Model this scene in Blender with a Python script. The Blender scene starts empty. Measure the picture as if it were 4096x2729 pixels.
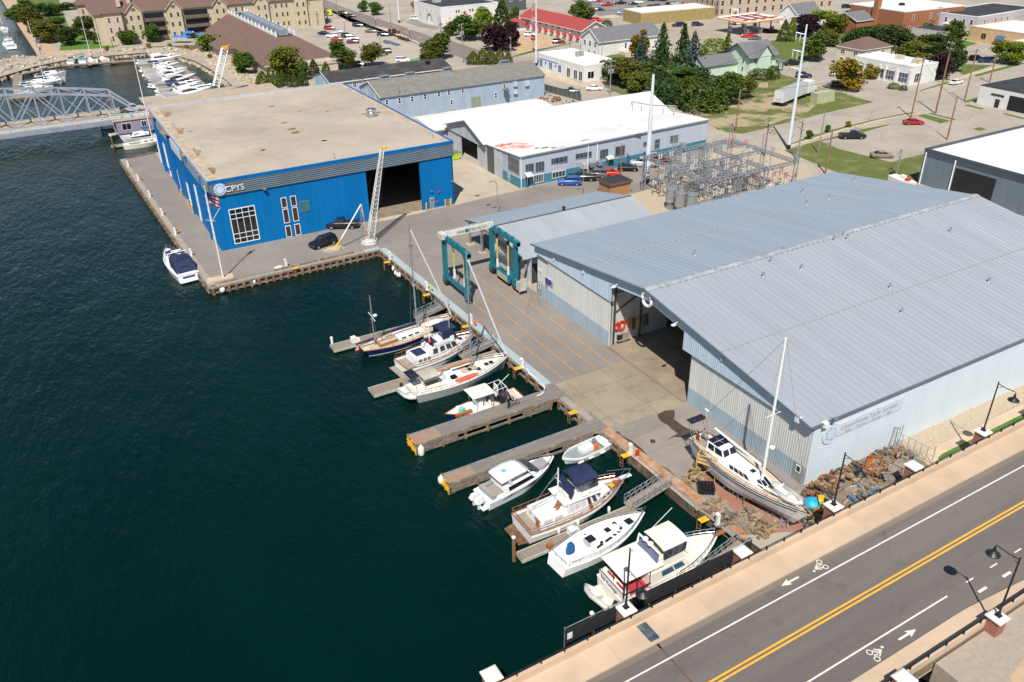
import bpy,math,random
from mathutils import Vector,Matrix
R=math.radians
rnd=random.Random(7)
S=bpy.context.scene
COL=S.collection
# ---------------------------------------------------------------- camera, sky, sun
PW,PH,PF,CAMZ=4096,2729,3294.6,53.0
YAW,PITCH,ROLL=R(60.727),R(29.284),R(-1.018)
_f=Vector((math.cos(YAW)*math.cos(PITCH),math.sin(YAW)*math.cos(PITCH),-math.sin(PITCH)))
_r=Vector((math.sin(YAW),-math.cos(YAW),0))
_u=_r.cross(_f)
CR_,CU_=_r*math.cos(ROLL)+_u*math.sin(ROLL),-_r*math.sin(ROLL)+_u*math.cos(ROLL)
CF_=_f
cd=bpy.data.cameras.new('camera')
cam=bpy.data.objects.new('camera',cd);COL.objects.link(cam)
cam.matrix_world=Matrix(((CR_.x,CU_.x,-CF_.x,0),(CR_.y,CU_.y,-CF_.y,0),(CR_.z,CU_.z,-CF_.z,CAMZ),(0,0,0,1)))
cd.sensor_width=36;cd.lens=PF/PW*36;cd.clip_start=.5;cd.clip_end=6000
S.camera=cam
SUN_EL,SUN_AZ=R(53.5),R(54)  # light travels towards azimuth 54 deg
w=bpy.data.worlds.new('World');S.world=w;w.use_nodes=True
nt=w.node_tree
sky=nt.nodes.new('ShaderNodeTexSky');sky.sky_type='NISHITA';sky.sun_disc=False
sky.sun_elevation=SUN_EL;sky.sun_rotation=R(216);sky.air_density=1.0;sky.dust_density=.2;sky.ozone_density=1.4
bg=nt.nodes['Background'];nt.links.new(sky.outputs[0],bg.inputs[0]);bg.inputs[1].default_value=.075
sl=bpy.data.lights.new('sun','SUN');sl.energy=4.6;sl.angle=R(.53);sl.color=(1,.945,.86)
so=bpy.data.objects.new('sun',sl);COL.objects.link(so)
so.rotation_euler=Vector((math.cos(SUN_AZ)*math.cos(SUN_EL),math.sin(SUN_AZ)*math.cos(SUN_EL),-math.sin(SUN_EL))).to_track_quat('-Z','Y').to_euler()
S.view_settings.view_transform='Standard';S.view_settings.look='None'
S.view_settings.exposure=.35;S.view_settings.gamma=1
S.cycles.max_bounces=5;S.cycles.transparent_max_bounces=8
S.cycles.use_adaptive_sampling=True
# ---------------------------------------------------------------- survey of the site: photo points to ground points
CROP=dict(a=(0,0),b=(1024,0),c=(2048,0),d=(3072,0),e=(400,500),f=(1300,700),h=(1250,1150),i=(1600,1550),
j=(1900,1950),k=(2300,1450),l=(3072,1450),m=(3072,2047),n=(2048,2047),o=(2400,400),p=(1600,350),q=(2000,950))
KS=1024/2354
def at(px,py,z=0.):
 d=CR_*((px-PW/2)/PF)-CU_*((py-PH/2)/PF)+CF_
 t=(z-CAMZ)/d.z
 return Vector((d.x*t,d.y*t,z))
def g(c,u,v,z=0.):
 o=CROP[c];return at(o[0]+u*KS,o[1]+v*KS,z)
def hz(c,u,v,P):
 "height above P (a ground point) of what the survey sees at u, v"
 o=CROP[c];py=o[1]+v*KS;lo,hi=-5.,80.
 for _ in range(40):
  mid=(lo+hi)/2;q=Vector((P[0],P[1],mid))-Vector((0,0,CAMZ))
  y=PH/2-PF*q.dot(CU_)/q.dot(CF_)
  if y>py:lo=mid
  else:hi=mid
 return lo
 # ---------------------------------------------------------------- mesh builder
class MB:
 def __init__(s):s.v=[];s.f=[];s.m=[]
 def add(s,vs,fs,m=0):
  o=len(s.v);s.v+=[tuple(v)for v in vs]
  s.f+=[tuple(o+i for i in f)for f in fs];s.m+=[m]*len(fs);return s
 def bx(s,x0,x1,y0,y1,z0,z1,m=0):
  return s.add([(x0,y0,z0),(x1,y0,z0),(x1,y1,z0),(x0,y1,z0),(x0,y0,z1),(x1,y0,z1),(x1,y1,z1),(x0,y1,z1)],
  [(0,3,2,1),(4,5,6,7),(0,1,5,4),(1,2,6,5),(2,3,7,6),(3,0,4,7)],m)
 def box(s,c,d,rz=0,m=0):
  a,b,h=d[0]/2,d[1]/2,d[2]/2;ca,sa=math.cos(rz),math.sin(rz)
  p=[(x*a,y*b,z*h)for z in(-1,1)for x,y in((-1,-1),(1,-1),(1,1),(-1,1))]
  return s.add([(c[0]+x*ca-y*sa,c[1]+x*sa+y*ca,c[2]+z)for x,y,z in p],
  [(0,3,2,1),(4,5,6,7),(0,1,5,4),(1,2,6,5),(2,3,7,6),(3,0,4,7)],m)
 def prism(s,poly,z0,z1,m=0,top=None,mt=None):
  n=len(poly);t=top or poly
  A=sum(poly[i][0]*poly[(i+1)%n][1]-poly[(i+1)%n][0]*poly[i][1]for i in range(n))
  if A<0:poly=poly[::-1];t=t[::-1]
  o=len(s.v)
  s.v+=[(p[0],p[1],z0)for p in poly]+[(p[0],p[1],z1)for p in t]
  fs=[tuple(o+i for i in range(n))[::-1]]+[(o+i,o+(i+1)%n,o+n+(i+1)%n,o+n+i)for i in range(n)]
  s.f+=fs;s.m+=[m]*len(fs)
  s.f.append(tuple(o+n+i for i in range(n)));s.m.append(m if mt is None else mt);return s
 def quad(s,a,b,c,d,m=0):return s.add([a,b,c,d],[(0,1,2,3)],m)
 def sheet(s,poly,z,m=0):
  n=len(poly);A=sum(poly[i][0]*poly[(i+1)%n][1]-poly[(i+1)%n][0]*poly[i][1]for i in range(n))
  if A<0:poly=poly[::-1]
  return s.add([(p[0],p[1],z)for p in poly],[tuple(range(n))],m)
 def bar(s,a,b,w,h=None,m=0):
  a,b=Vector(a),Vector(b);h=h or w;d=b-a
  if d.length<1e-6:return s
  up=Vector((0,0,1))if abs(d.normalized().z)<.95 else Vector((0,1,0))
  x=d.cross(up).normalized()*w/2;y=x.cross(d).normalized()*h/2
  vs=[a-x-y,a+x-y,a+x+y,a-x+y,b-x-y,b+x-y,b+x+y,b-x+y]
  return s.add(vs,[(0,3,2,1),(4,5,6,7),(0,1,5,4),(1,2,6,5),(2,3,7,6),(3,0,4,7)],m)
 def tube(s,pts,r,n=6,m=0,r2=None,cap=True):
  pts=[Vector(p)for p in pts];k=len(pts);o=len(s.v)
  for i,p in enumerate(pts):
   d=(pts[min(i+1,k-1)]-pts[max(i-1,0)]).normalized()
   up=Vector((0,0,1))if abs(d.z)<.95 else Vector((0,1,0))
   x=d.cross(up).normalized();y=x.cross(d);rr=r if r2 is None else r+(r2-r)*i/(k-1)
   for j in range(n):
    a=2*math.pi*j/n;q=p+x*math.cos(a)*rr+y*math.sin(a)*rr;s.v.append(tuple(q))
  for i in range(k-1):
   for j in range(n):
    s.f.append((o+i*n+j,o+i*n+(j+1)%n,o+(i+1)*n+(j+1)%n,o+(i+1)*n+j));s.m.append(m)
  if cap:
   s.f.append(tuple(o+j for j in range(n))[::-1]);s.m.append(m)
   s.f.append(tuple(o+(k-1)*n+j for j in range(n)));s.m.append(m)
  return s
 def lathe(s,prof,c=(0,0,0),n=12,m=0,axis='z'):
  o=len(s.v);k=len(prof)
  for r,z in prof:
   for j in range(n):
    a=2*math.pi*j/n;x,y=r*math.cos(a),r*math.sin(a)
    q=(x,y,z)if axis=='z' else((z,x,y)if axis=='x' else(y,z,x))
    s.v.append((c[0]+q[0],c[1]+q[1],c[2]+q[2]))
  for i in range(k-1):
   for j in range(n):
    s.f.append((o+i*n+j,o+i*n+(j+1)%n,o+(i+1)*n+(j+1)%n,o+(i+1)*n+j));s.m.append(m)
  s.f.append(tuple(o+j for j in range(n))[::-1]);s.m.append(m)
  s.f.append(tuple(o+(k-1)*n+j for j in range(n)));s.m.append(m);return s
 def loft(s,rings,m=0,closed=True,cap=True):
  o=len(s.v);n=len(rings[0])
  for r in rings:s.v+=[tuple(p)for p in r]
  for i in range(len(rings)-1):
   for j in range(n if closed else n-1):
    s.f.append((o+i*n+j,o+i*n+(j+1)%n,o+(i+1)*n+(j+1)%n,o+(i+1)*n+j));s.m.append(m)
  if cap:
   s.f.append(tuple(o+j for j in range(n))[::-1]);s.m.append(m)
   e=o+(len(rings)-1)*n;s.f.append(tuple(e+j for j in range(n)));s.m.append(m)
  return s
 def blob(s,c,r,m=0,n=8,k=5,jit=0):
  ps=[]
  for i in range(k+1):
   t=math.pi*i/k
   ps.append([(c[0]+r[0]*math.sin(t)*math.cos(2*math.pi*j/n)*(1+jit*rnd.uniform(-1,1)),c[1]+r[1]*math.sin(t)*math.sin(2*math.pi*j/n)*(1+jit*rnd.uniform(-1,1)),c[2]-r[2]*math.cos(t))for j in range(n)])
  return s.loft(ps,m,cap=False)
 def mesh(s,name,mats,smooth=False):
  me=bpy.data.meshes.new(name);me.from_pydata(s.v,[],s.f)
  for x in(mats if isinstance(mats,(list,tuple))else[mats]):me.materials.append(x)
  if any(s.m):me.polygons.foreach_set('material_index',s.m)
  if smooth:me.polygons.foreach_set('use_smooth',[True]*len(s.f))
  me.update();return me
 def build(s,name,mats,parent=None,loc=(0,0,0),rz=0,smooth=False,label=None,kind=None):
  return link(name,s.mesh(name,mats,smooth),parent,loc,rz,label,kind)
def link(name,me,parent=None,loc=(0,0,0),rz=0,label=None,kind=None):
 o=bpy.data.objects.new(name,me);COL.objects.link(o);o.location=loc;o.rotation_euler=(0,0,rz)
 if parent:o.parent=parent
 if label:o['label']=label
 if kind:o['kind']=kind
 return o
def tag(o,label,cat,group=None):
 o['label']=label;o['category']=cat
 if group:o['group']=group
 return o
def thing(name,label,cat,loc=(0,0,0),rz=0,group=None):
 o=bpy.data.objects.new(name,None);COL.objects.link(o);o.location=loc;o.rotation_euler=(0,0,rz);o.empty_display_size=.3
 return tag(o,label,cat,group)
def struct(name,mb,mats):return mb.build(name,mats,kind='structure')
def copy_tree(o,parent=None):
 c=o.copy();COL.objects.link(c)
 if parent:c.parent=parent
 for ch in list(o.children):copy_tree(ch,c)
 return c
def place(o,loc,rz,label,group=None,sc=None):
 o.location=loc;o.rotation_euler=(0,0,rz);o['label']=label
 if group:o['group']=group
 if sc:o.scale=(sc,sc,sc)if not isinstance(sc,tuple)else sc
 return o
def lettering(txt,mat_,parent,loc,rot,size,name='lettering',ext=.02,shear=0,align='LEFT'):
 cu=bpy.data.curves.new(name,'FONT');cu.body=txt;cu.size=size;cu.extrude=ext;cu.shear=shear;cu.align_x=align
 cu.materials.append(mat_)
 o=bpy.data.objects.new(name,cu);COL.objects.link(o);o.location=loc;o.rotation_euler=rot
 dg=bpy.context.evaluated_depsgraph_get();me=bpy.data.meshes.new_from_object(o.evaluated_get(dg));bpy.data.objects.remove(o)
 o=bpy.data.objects.new(name,me);COL.objects.link(o);o.location=loc;o.rotation_euler=rot
 if parent:o.parent=parent
 return o
 # ---------------------------------------------------------------- materials
MATS={}
def mat(name,col,rough=.6,metal=0.,var=.12,scale=.6,bump=0.,bscale=8.,col2=None,spec=.5,detail=4,thr=None,aniso=None,rand=0.,emit=0):
 if name in MATS:return MATS[name]
 m=bpy.data.materials.new(name);m.use_nodes=True;n=m.node_tree.nodes;L=m.node_tree.links
 p=n['Principled BSDF'];p.inputs['Roughness'].default_value=rough;p.inputs['Metallic'].default_value=metal
 p.inputs['Specular IOR Level'].default_value=spec
 tc=n.new('ShaderNodeTexCoord');src=tc.outputs['Object']
 if aniso:
  mp=n.new('ShaderNodeMapping');mp.inputs['Scale'].default_value=aniso;L.new(src,mp.inputs[0]);src=mp.outputs[0]
 nz=n.new('ShaderNodeTexNoise');nz.inputs['Scale'].default_value=scale;nz.inputs['Detail'].default_value=detail;nz.inputs['Roughness'].default_value=.65
 L.new(src,nz.inputs['Vector'])
 c2=col2 or tuple(c*(1-var*1.6)for c in col);c1=col if col2 else tuple(min(1,c*(1+var))for c in col)
 rp=n.new('ShaderNodeValToRGB');lo,hi=thr or(.32,.68)
 rp.color_ramp.elements[0].position=lo;rp.color_ramp.elements[1].position=hi
 rp.color_ramp.elements[0].color=(*c2,1);rp.color_ramp.elements[1].color=(*c1,1)
 L.new(nz.outputs[0],rp.inputs[0]);out=rp.outputs[0]
 if rand:
  oi=n.new('ShaderNodeObjectInfo');hs=n.new('ShaderNodeHueSaturation')
  for inp,a,b in(('Hue',.5-.05*rand,.5+.05*rand),('Value',1-.45*rand,1+.35*rand)):
   mr=n.new('ShaderNodeMapRange');mr.inputs[3].default_value=a;mr.inputs[4].default_value=b
   L.new(oi.outputs['Random'],mr.inputs[0]);L.new(mr.outputs[0],hs.inputs[inp])
  L.new(out,hs.inputs['Color']);out=hs.outputs[0]
 L.new(out,p.inputs['Base Color'])
 if bump:
  nb=n.new('ShaderNodeTexNoise');nb.inputs['Scale'].default_value=bscale;nb.inputs['Detail'].default_value=3
  L.new(src,nb.inputs['Vector']);bp=n.new('ShaderNodeBump');bp.inputs['Strength'].default_value=bump;bp.inputs['Distance'].default_value=.05
  L.new(nb.outputs[0],bp.inputs['Height']);L.new(bp.outputs[0],p.inputs['Normal'])
 MATS[name]=m;return m
def speckle(m,scale,amt,thr=(.45,.6),col=(0.02,.02,.02)):
 "second, finer layer of dirt or wear over a material"
 n=m.node_tree.nodes;L=m.node_tree.links;p=n['Principled BSDF']
 src=p.inputs['Base Color'].links[0].from_socket
 nz=n.new('ShaderNodeTexNoise');nz.inputs['Scale'].default_value=scale;nz.inputs['Detail'].default_value=6;nz.inputs['Roughness'].default_value=.7
 tc=n.new('ShaderNodeTexCoord');L.new(tc.outputs['Object'],nz.inputs['Vector'])
 mr=n.new('ShaderNodeMapRange');mr.inputs[1].default_value=thr[0];mr.inputs[2].default_value=thr[1];mr.inputs[3].default_value=0;mr.inputs[4].default_value=amt
 mx=n.new('ShaderNodeMix');mx.data_type='RGBA'
 L.new(nz.outputs[0],mr.inputs[0]);L.new(mr.outputs[0],mx.inputs[0]);L.new(src,mx.inputs[6]);mx.inputs[7].default_value=(*col,1)
 L.new(mx.outputs[2],p.inputs['Base Color']);return m
def bricks(name,c1,c2,mortar,scale=1.,rough=.85,size=(.5,.25),ms=.02):
 if name in MATS:return MATS[name]
 m=bpy.data.materials.new(name);m.use_nodes=True;n=m.node_tree.nodes;L=m.node_tree.links;p=n['Principled BSDF']
 p.inputs['Roughness'].default_value=rough
 tc=n.new('ShaderNodeTexCoord');sp=n.new('ShaderNodeSeparateXYZ');cb=n.new('ShaderNodeCombineXYZ');ad=n.new('ShaderNodeMath')
 L.new(tc.outputs['Object'],sp.inputs[0]);L.new(sp.outputs[0],ad.inputs[0]);L.new(sp.outputs[1],ad.inputs[1])
 L.new(ad.outputs[0],cb.inputs[0]);L.new(sp.outputs[2],cb.inputs[1])
 b=n.new('ShaderNodeTexBrick');b.inputs['Color1'].default_value=(*c1,1);b.inputs['Color2'].default_value=(*c2,1);b.inputs['Mortar'].default_value=(*mortar,1)
 b.inputs['Scale'].default_value=scale;b.inputs['Brick Width'].default_value=size[0];b.inputs['Row Height'].default_value=size[1];b.inputs['Mortar Size'].default_value=ms
 L.new(cb.outputs[0],b.inputs['Vector']);L.new(b.outputs[0],p.inputs['Base Color']);MATS[name]=m;return m
def cracks(m,scale=.12,amt=.75,width=.02,col=(.05,.045,.04)):
 "sealed cracks and joints of an old slab"
 n=m.node_tree.nodes;L=m.node_tree.links;p=n['Principled BSDF'];src=p.inputs['Base Color'].links[0].from_socket
 tc=n.new('ShaderNodeTexCoord');nz=n.new('ShaderNodeTexNoise');nz.inputs['Scale'].default_value=scale*3
 va=n.new('ShaderNodeMix');va.data_type='RGBA';va.inputs[0].default_value=.12;
 sc=n.new('ShaderNodeVectorMath');sc.operation='SCALE';sc.inputs[3].default_value=scale
 L.new(tc.outputs['Object'],sc.inputs[0]);L.new(tc.outputs['Object'],nz.inputs['Vector']);L.new(sc.outputs[0],va.inputs[6]);L.new(nz.outputs['Color'],va.inputs[7])
 vo=n.new('ShaderNodeTexVoronoi');vo.feature='DISTANCE_TO_EDGE';vo.inputs['Scale'].default_value=1
 L.new(va.outputs[2],vo.inputs['Vector'])
 mr=n.new('ShaderNodeMapRange');mr.inputs[1].default_value=0;mr.inputs[2].default_value=width;mr.inputs[3].default_value=amt;mr.inputs[4].default_value=0
 n2=n.new('ShaderNodeTexNoise');n2.inputs['Scale'].default_value=scale*.7;L.new(tc.outputs['Object'],n2.inputs['Vector'])
 m2=n.new('ShaderNodeMapRange');m2.inputs[1].default_value=.42;m2.inputs[2].default_value=.58;L.new(n2.outputs[0],m2.inputs[0])
 mu=n.new('ShaderNodeMath');mu.operation='MULTIPLY';L.new(mr.outputs[0],mu.inputs[0]);L.new(m2.outputs[0],mu.inputs[1])
 L.new(vo.outputs[0],mr.inputs[0]);mx=n.new('ShaderNodeMix');mx.data_type='RGBA'
 L.new(mu.outputs[0],mx.inputs[0]);L.new(src,mx.inputs[6]);mx.inputs[7].default_value=(*col,1);L.new(mx.outputs[2],p.inputs['Base Color']);return m
def slabs(m,ang=0.,sx=4.5,sy=3.,amt=.35,width=.012,col=(.1,.09,.08)):
 "saw-cut joints between concrete slabs"
 n=m.node_tree.nodes;L=m.node_tree.links;p=n['Principled BSDF'];src=p.inputs['Base Color'].links[0].from_socket
 tc=n.new('ShaderNodeTexCoord');mp=n.new('ShaderNodeMapping');mp.inputs['Rotation'].default_value=(0,0,ang)
 b=n.new('ShaderNodeTexBrick');b.offset=0;b.inputs['Scale'].default_value=1;b.inputs['Brick Width'].default_value=sx;b.inputs['Row Height'].default_value=sy;b.inputs['Mortar Size'].default_value=width*2
 b.inputs['Color1'].default_value=(1,1,1,1);b.inputs['Color2'].default_value=(.9,.9,.9,1);b.inputs['Mortar'].default_value=(1-amt,)*3+(1,)
 mx=n.new('ShaderNodeMix');mx.data_type='RGBA';mx.blend_type='MULTIPLY';mx.inputs[0].default_value=1
 L.new(tc.outputs['Object'],mp.inputs[0]);L.new(mp.outputs[0],b.inputs['Vector']);L.new(src,mx.inputs[6]);L.new(b.outputs[0],mx.inputs[7]);L.new(mx.outputs[2],p.inputs['Base Color']);return m
M_black=mat('black_metal',(.012,.013,.016),.45,var=.2)
M_galv=mat('galvanised_steel',(.42,.44,.46),.45,.6,var=.2,scale=2)
M_steel=mat('bright_steel',(.6,.61,.63),.25,.9,var=.1)
M_white=mat('white_paint',(.78,.78,.77),.45,var=.06,scale=.8)
M_gel=mat('white_gelcoat',(.81,.805,.79),.22,var=.05,scale=.5)
M_cream=mat('cream_gelcoat',(.78,.73,.63),.3,var=.06)
M_glass=mat('dark_glass',(.012,.016,.02),.06,var=.3,scale=.4,spec=.8)
M_glassb=mat('blue_grey_glass',(.05,.075,.1),.08,var=.3,scale=.5,spec=.8)
M_rubber=mat('black_rubber',(.015,.015,.016),.8)
M_yellow=mat('yellow_paint',(.75,.42,.02),.5,var=.15,scale=1.5)
M_red=mat('red_paint',(.6,.03,.015),.4)
M_orange=mat('orange_plastic',(.8,.16,.02),.45)
M_teak=mat('varnished_teak',(.34,.12,.04),.35,var=.3,scale=3)
M_deckteak=mat('weathered_teak_deck',(.31,.26,.215),.75,var=.25,scale=2,aniso=(1,12,1))
M_navy=mat('navy_canvas',(.012,.022,.075),.8,var=.25,scale=1.5)
M_wood=speckle(mat('weathered_timber',(.26,.21,.16),.85,var=.3,scale=1.5,bump=.3),6,.5)
M_woodbrown=mat('brown_timber',(.2,.11,.055),.85,var=.4,scale=2,bump=.3)
M_pole=mat('creosoted_pole',(.27,.15,.085),.9,var=.3,scale=1,aniso=(4,4,.6))
M_rust=mat('rusty_steel',(.32,.13,.05),.85,var=.5,scale=2.5,col2=(.14,.08,.055))
M_conc=mat('pale_concrete',(.42,.36,.285),.85,var=.12,scale=.25)
# ================================================================ SETTING
WZ=-1.15
m_water=bpy.data.materials.new('harbour_water');m_water.use_nodes=True
n=m_water.node_tree.nodes;L=m_water.node_tree.links;p=n['Principled BSDF']
p.inputs['Roughness'].default_value=.05;p.inputs['IOR'].default_value=1.333;p.inputs['Specular IOR Level'].default_value=.5;p.inputs['Specular Tint'].default_value=(.08,.55,1,1)
tc=n.new('ShaderNodeTexCoord')
def _noise(sc,mapping,det=3):
 mp=n.new('ShaderNodeMapping');mp.inputs['Rotation'].default_value=(0,0,R(mapping[0]));mp.inputs['Scale'].default_value=(mapping[1],mapping[2],1)
 z=n.new('ShaderNodeTexNoise');z.inputs['Scale'].default_value=sc;z.inputs['Detail'].default_value=det;z.inputs['Roughness'].default_value=.6
 L.new(tc.outputs['Object'],mp.inputs[0]);L.new(mp.outputs[0],z.inputs['Vector']);return z
na,nb_,nc=_noise(1.35,(20,1,.38),4),_noise(.16,(35,1,.45),3),_noise(.03,(10,1,.5),4)
rp=n.new('ShaderNodeValToRGB');rp.color_ramp.elements[0].color=(.0004,.0085,.0055,1);rp.color_ramp.elements[1].color=(.0010,.0155,.0095,1)
rp.color_ramp.elements[0].position=.3;rp.color_ramp.elements[1].position=.7
L.new(nc.outputs[0],rp.inputs[0]);L.new(rp.outputs[0],p.inputs['Base Color'])
b1=n.new('ShaderNodeBump');b1.inputs['Strength'].default_value=.65;b1.inputs['Distance'].default_value=.36;L.new(na.outputs[0],b1.inputs['Height'])
b2=n.new('ShaderNodeBump');b2.inputs['Strength'].default_value=.5;b2.inputs['Distance'].default_value=.9;L.new(nb_.outputs[0],b2.inputs['Height'])
L.new(b2.outputs[0],b1.inputs['Normal']);L.new(b1.outputs[0],p.inputs['Normal'])
struct('harbour_water',MB().sheet([(-900,-400),(300,-400),(300,1500),(-900,1500)],WZ),m_water)
M_street=cracks(mat('old_concrete_paving',(.37,.325,.265),.9,var=.10,scale=.08,bump=.15,bscale=3),.11,.5,.012)
speckle(M_street,1.5,.25,(.5,.75),(.2,.16,.12))
M_asph=mat('worn_yard_asphalt',(.27,.238,.21),.9,scale=.09,col2=(.195,.172,.153),bump=.25,bscale=12,detail=8)
speckle(M_asph,2.2,.35,(.5,.72),(.08,.07,.06));cracks(M_asph,.07,.3,.012)
M_asphroad=mat('dark_road_asphalt',(.165,.142,.126),.9,scale=.15,col2=(.105,.092,.087),thr=(.38,.62),bump=.25,bscale=14,detail=8,aniso=(.08,1.2,1))
speckle(M_asphroad,9,.25,(.5,.7),(.06,.055,.05));cracks(M_asphroad,.06,.25,.005,(.04,.037,.035));speckle(M_asphroad,.35,.3,(.58,.64),(.075,.065,.06))
M_lot=cracks(mat('car_park_asphalt',(.22,.2,.185),.9,var=.12,scale=.1),.08,.3,.015)
M_apron=slabs(mat('stained_concrete_apron',(.34,.285,.205),.85,scale=.16,col2=(.25,.205,.15),bump=.2,detail=8),0,5.2,5.6,.4,.02)
speckle(M_apron,.5,.5,(.52,.7),(.16,.115,.06))
M_pale=slabs(mat('pale_apron_concrete',(.47,.395,.305),.85,scale=.15,var=.12,detail=6),0,6,6,.15,.015)
M_walk=slabs(mat('tan_sidewalk_concrete',(.545,.425,.30),.85,var=.07,scale=.4),0,1.5,1.5,.1,.012)
M_bwalk=slabs(mat('bridge_sidewalk_concrete',(.54,.405,.285),.85,var=.07,scale=.35),0,9,40,.18,.015)
speckle(M_bwalk,.8,.25,(.55,.75),(.5,.3,.14))
M_prom=slabs(mat('tan_brick_promenade',(.5,.35,.22),.85,var=.12,scale=.6),.3,3,3,.12,.02)
M_grass=mat('mown_grass',(.13,.165,.028),.95,scale=.5,col2=(.065,.1,.018),bump=.5,bscale=30,detail=8)
M_lawn=mat('bright_lawn',(.09,.2,.015),.95,scale=.5,col2=(.05,.12,.012),bump=.5,bscale=30,detail=8)
M_dirtgrass=mat('dry_grass_and_dirt',(.36,.285,.18),.95,scale=.11,col2=(.105,.125,.03),bump=.4,bscale=10,detail=9,thr=(.44,.54))
M_lotgrass=mat('patchy_grass',(.24,.2,.09),.95,scale=.2,col2=(.1,.125,.022),bump=.4,bscale=20,detail=9,thr=(.5,.72))
M_under=mat('dark_rough_grass',(.10,.12,.03),.95,scale=.3,col2=(.2,.165,.09),detail=8,thr=(.35,.6))  # dark green grass mottled with brown earth
M_gravel=mat('pale_gravel',(.5,.415,.30),.95,scale=3,col2=(.36,.29,.21),bump=.6,bscale=20,detail=6)
M_gravel2=mat('grey_gravel',(.38,.32,.26),.95,scale=2,col2=(.31,.255,.2),bump=.5,bscale=16,detail=8)
M_redground=mat('red_stained_concrete',(.32,.13,.085),.9,scale=.5,col2=(.27,.2,.155),detail=8,thr=(.36,.56))
M_dirt=mat('yard_dirt',(.26,.205,.15),.95,scale=.8,col2=(.15,.115,.085),bump=.6,bscale=10,detail=8)
M_greyslab=slabs(mat('grey_yard_slab',(.285,.25,.22),.9,scale=.3,col2=(.235,.205,.18),detail=8),0,60,6,.3,.02)
M_wet=mat('wet_stain',(.075,.055,.04),.5,var=.2,scale=1)
M_tan=mat('tan_earth_lot',(.47,.335,.205),.95,var=.12,scale=.3)
M_line_y=speckle(mat('yellow_road_paint',(.85,.40,.03),.7,var=.08,scale=2),4,.35,(.5,.75),(.4,.25,.1))
M_line_w=speckle(mat('white_road_paint',(.72,.67,.58),.7,var=.06,scale=2),4,.3,(.5,.75),(.3,.26,.2))
M_line_o=speckle(mat('faded_orange_paint',(.62,.27,.03),.75,var=.2,scale=1),3,.75,(.45,.62),(.24,.2,.16))
COAST=[(48,-400),(48,20),(46.2,39),(44.9,45),(44.6,58),(44.2,70.7),(43.8,83),(43,120.9),(40.4,120.8),(15.6,120.3),(12.9,199.3),(21.5,200.9),(21.5,206),
(25.5,207),(25.5,262),(52.3,262),(52.6,276),(52.3,292),(50.8,311),(46.7,328),(39,338.3),(26.3,339.6),(12.7,339.3),(2.4,332.5),(-8.6,319),(-34,292),
(-40,300),(-14,331),(-8,341),(3,356),(4.6,351),(-2.2,545),(-12,900),(-12,1500)]
LAND=[(p.x,p.y)if hasattr(p,'x')else p for p in COAST]+[(2500,1500),(2500,-400)]
struct('ground',MB().sheet(LAND,0),M_street)
qw=MB()
for a,b in zip(COAST[:-1],COAST[1:]):
 qw.quad((a[0],a[1],0),(b[0],b[1],0),(b[0],b[1],-3),(a[0],a[1],-3))
struct('quay_wall',qw,mat('rusty_sheet_pile_wall',(.16,.11,.075),.9,var=.45,scale=1.2,bump=.4))
def sheet(name,pts,z,m):
 return struct(name,MB().sheet([(q[0],q[1])for q in pts],z),m)
G=lambda c,*pts:[g(c,*q)for q in pts]
# --- boatyard paving
sheet('yard_asphalt',[(44.6,58),(44.2,70.7),(43.8,83),(43,120.85),(40.4,120.75),(15.65,120.35),(12.95,199.2),(20.3,200.2),(20.3,133.7),(46.4,133.7),(63.2,133.0),(78,134.0),(136,138.5),(136,128),(101,121),(88,117),(88,97),(56.5,97),(56.5,41),(46,41)],.006,M_asph)
sheet('pale_apron',[(63.25,133.1),(77.9,134.4),(77.9,172),(63.25,172)],.012,M_pale)
sheet('concrete_apron',G('q',(430,1378),(1165,1130),(1013,1003),(1725,1518))+G('k',(1030,385),(262,618))+[(44.3,64)],.012,M_apron)
sheet('hangar_threshold',[(46.4,134),(56.7,134),(56.9,132.6),(46.6,132.6)],.012,M_pale)
sheet('grey_slab',[(45.0,56.6),(56.3,57.4),(56.3,41),(50,41.5),(45.2,40)],.012,M_greyslab)
sheet('red_ground',G('k',(1290,960),(1160,1060),(1290,1200),(1500,1400),(1700,1568),(2060,1560),(2180,1480),(2000,1380),(1600,1180)),.018,M_redground)
sheet('water_stain',[(q[0],q[1])for q in G('k',(755,480),(830,445),(915,440),(918,500),(905,520),(960,560),(1000,590),(1040,610),(1110,640),(1120,690),(1080,705),(1000,700),(985,690),(900,690),(850,720),(880,690),(945,655),(890,615),(850,575),(800,550),(770,520))],.026,M_wet)
sheet('wet_gutter',[(q[0],q[1])for q in G('k',(330,640),(400,635),(430,675),(520,720),(620,800),(700,900),(860,985),(960,1080),(1060,1140),(1200,1260),(1290,1340),(1330,1420),(1270,1400),(1160,1310),(1000,1210),(860,1080),(760,980),(680,890),(580,810),(470,750),(400,720),(345,690))],.024,M_wet)
sheet('drain_stain',G('k',(700,705),(735,712),(740,740),(700,745),(690,725)),.026,M_wet)
rail=MB()
for(u0,v0,u1,v1)in((1010,1003,1725,1512),):
 a,b=g('q',u0,v0),g('q',u1,v1)
 for o in(-.12,.12):rail.bx(a.x-.35+o-.03,a.x-.35+o+.03,b.y,a.y,.012,.05)
struct('door_floor_track',rail,M_rust)
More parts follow.
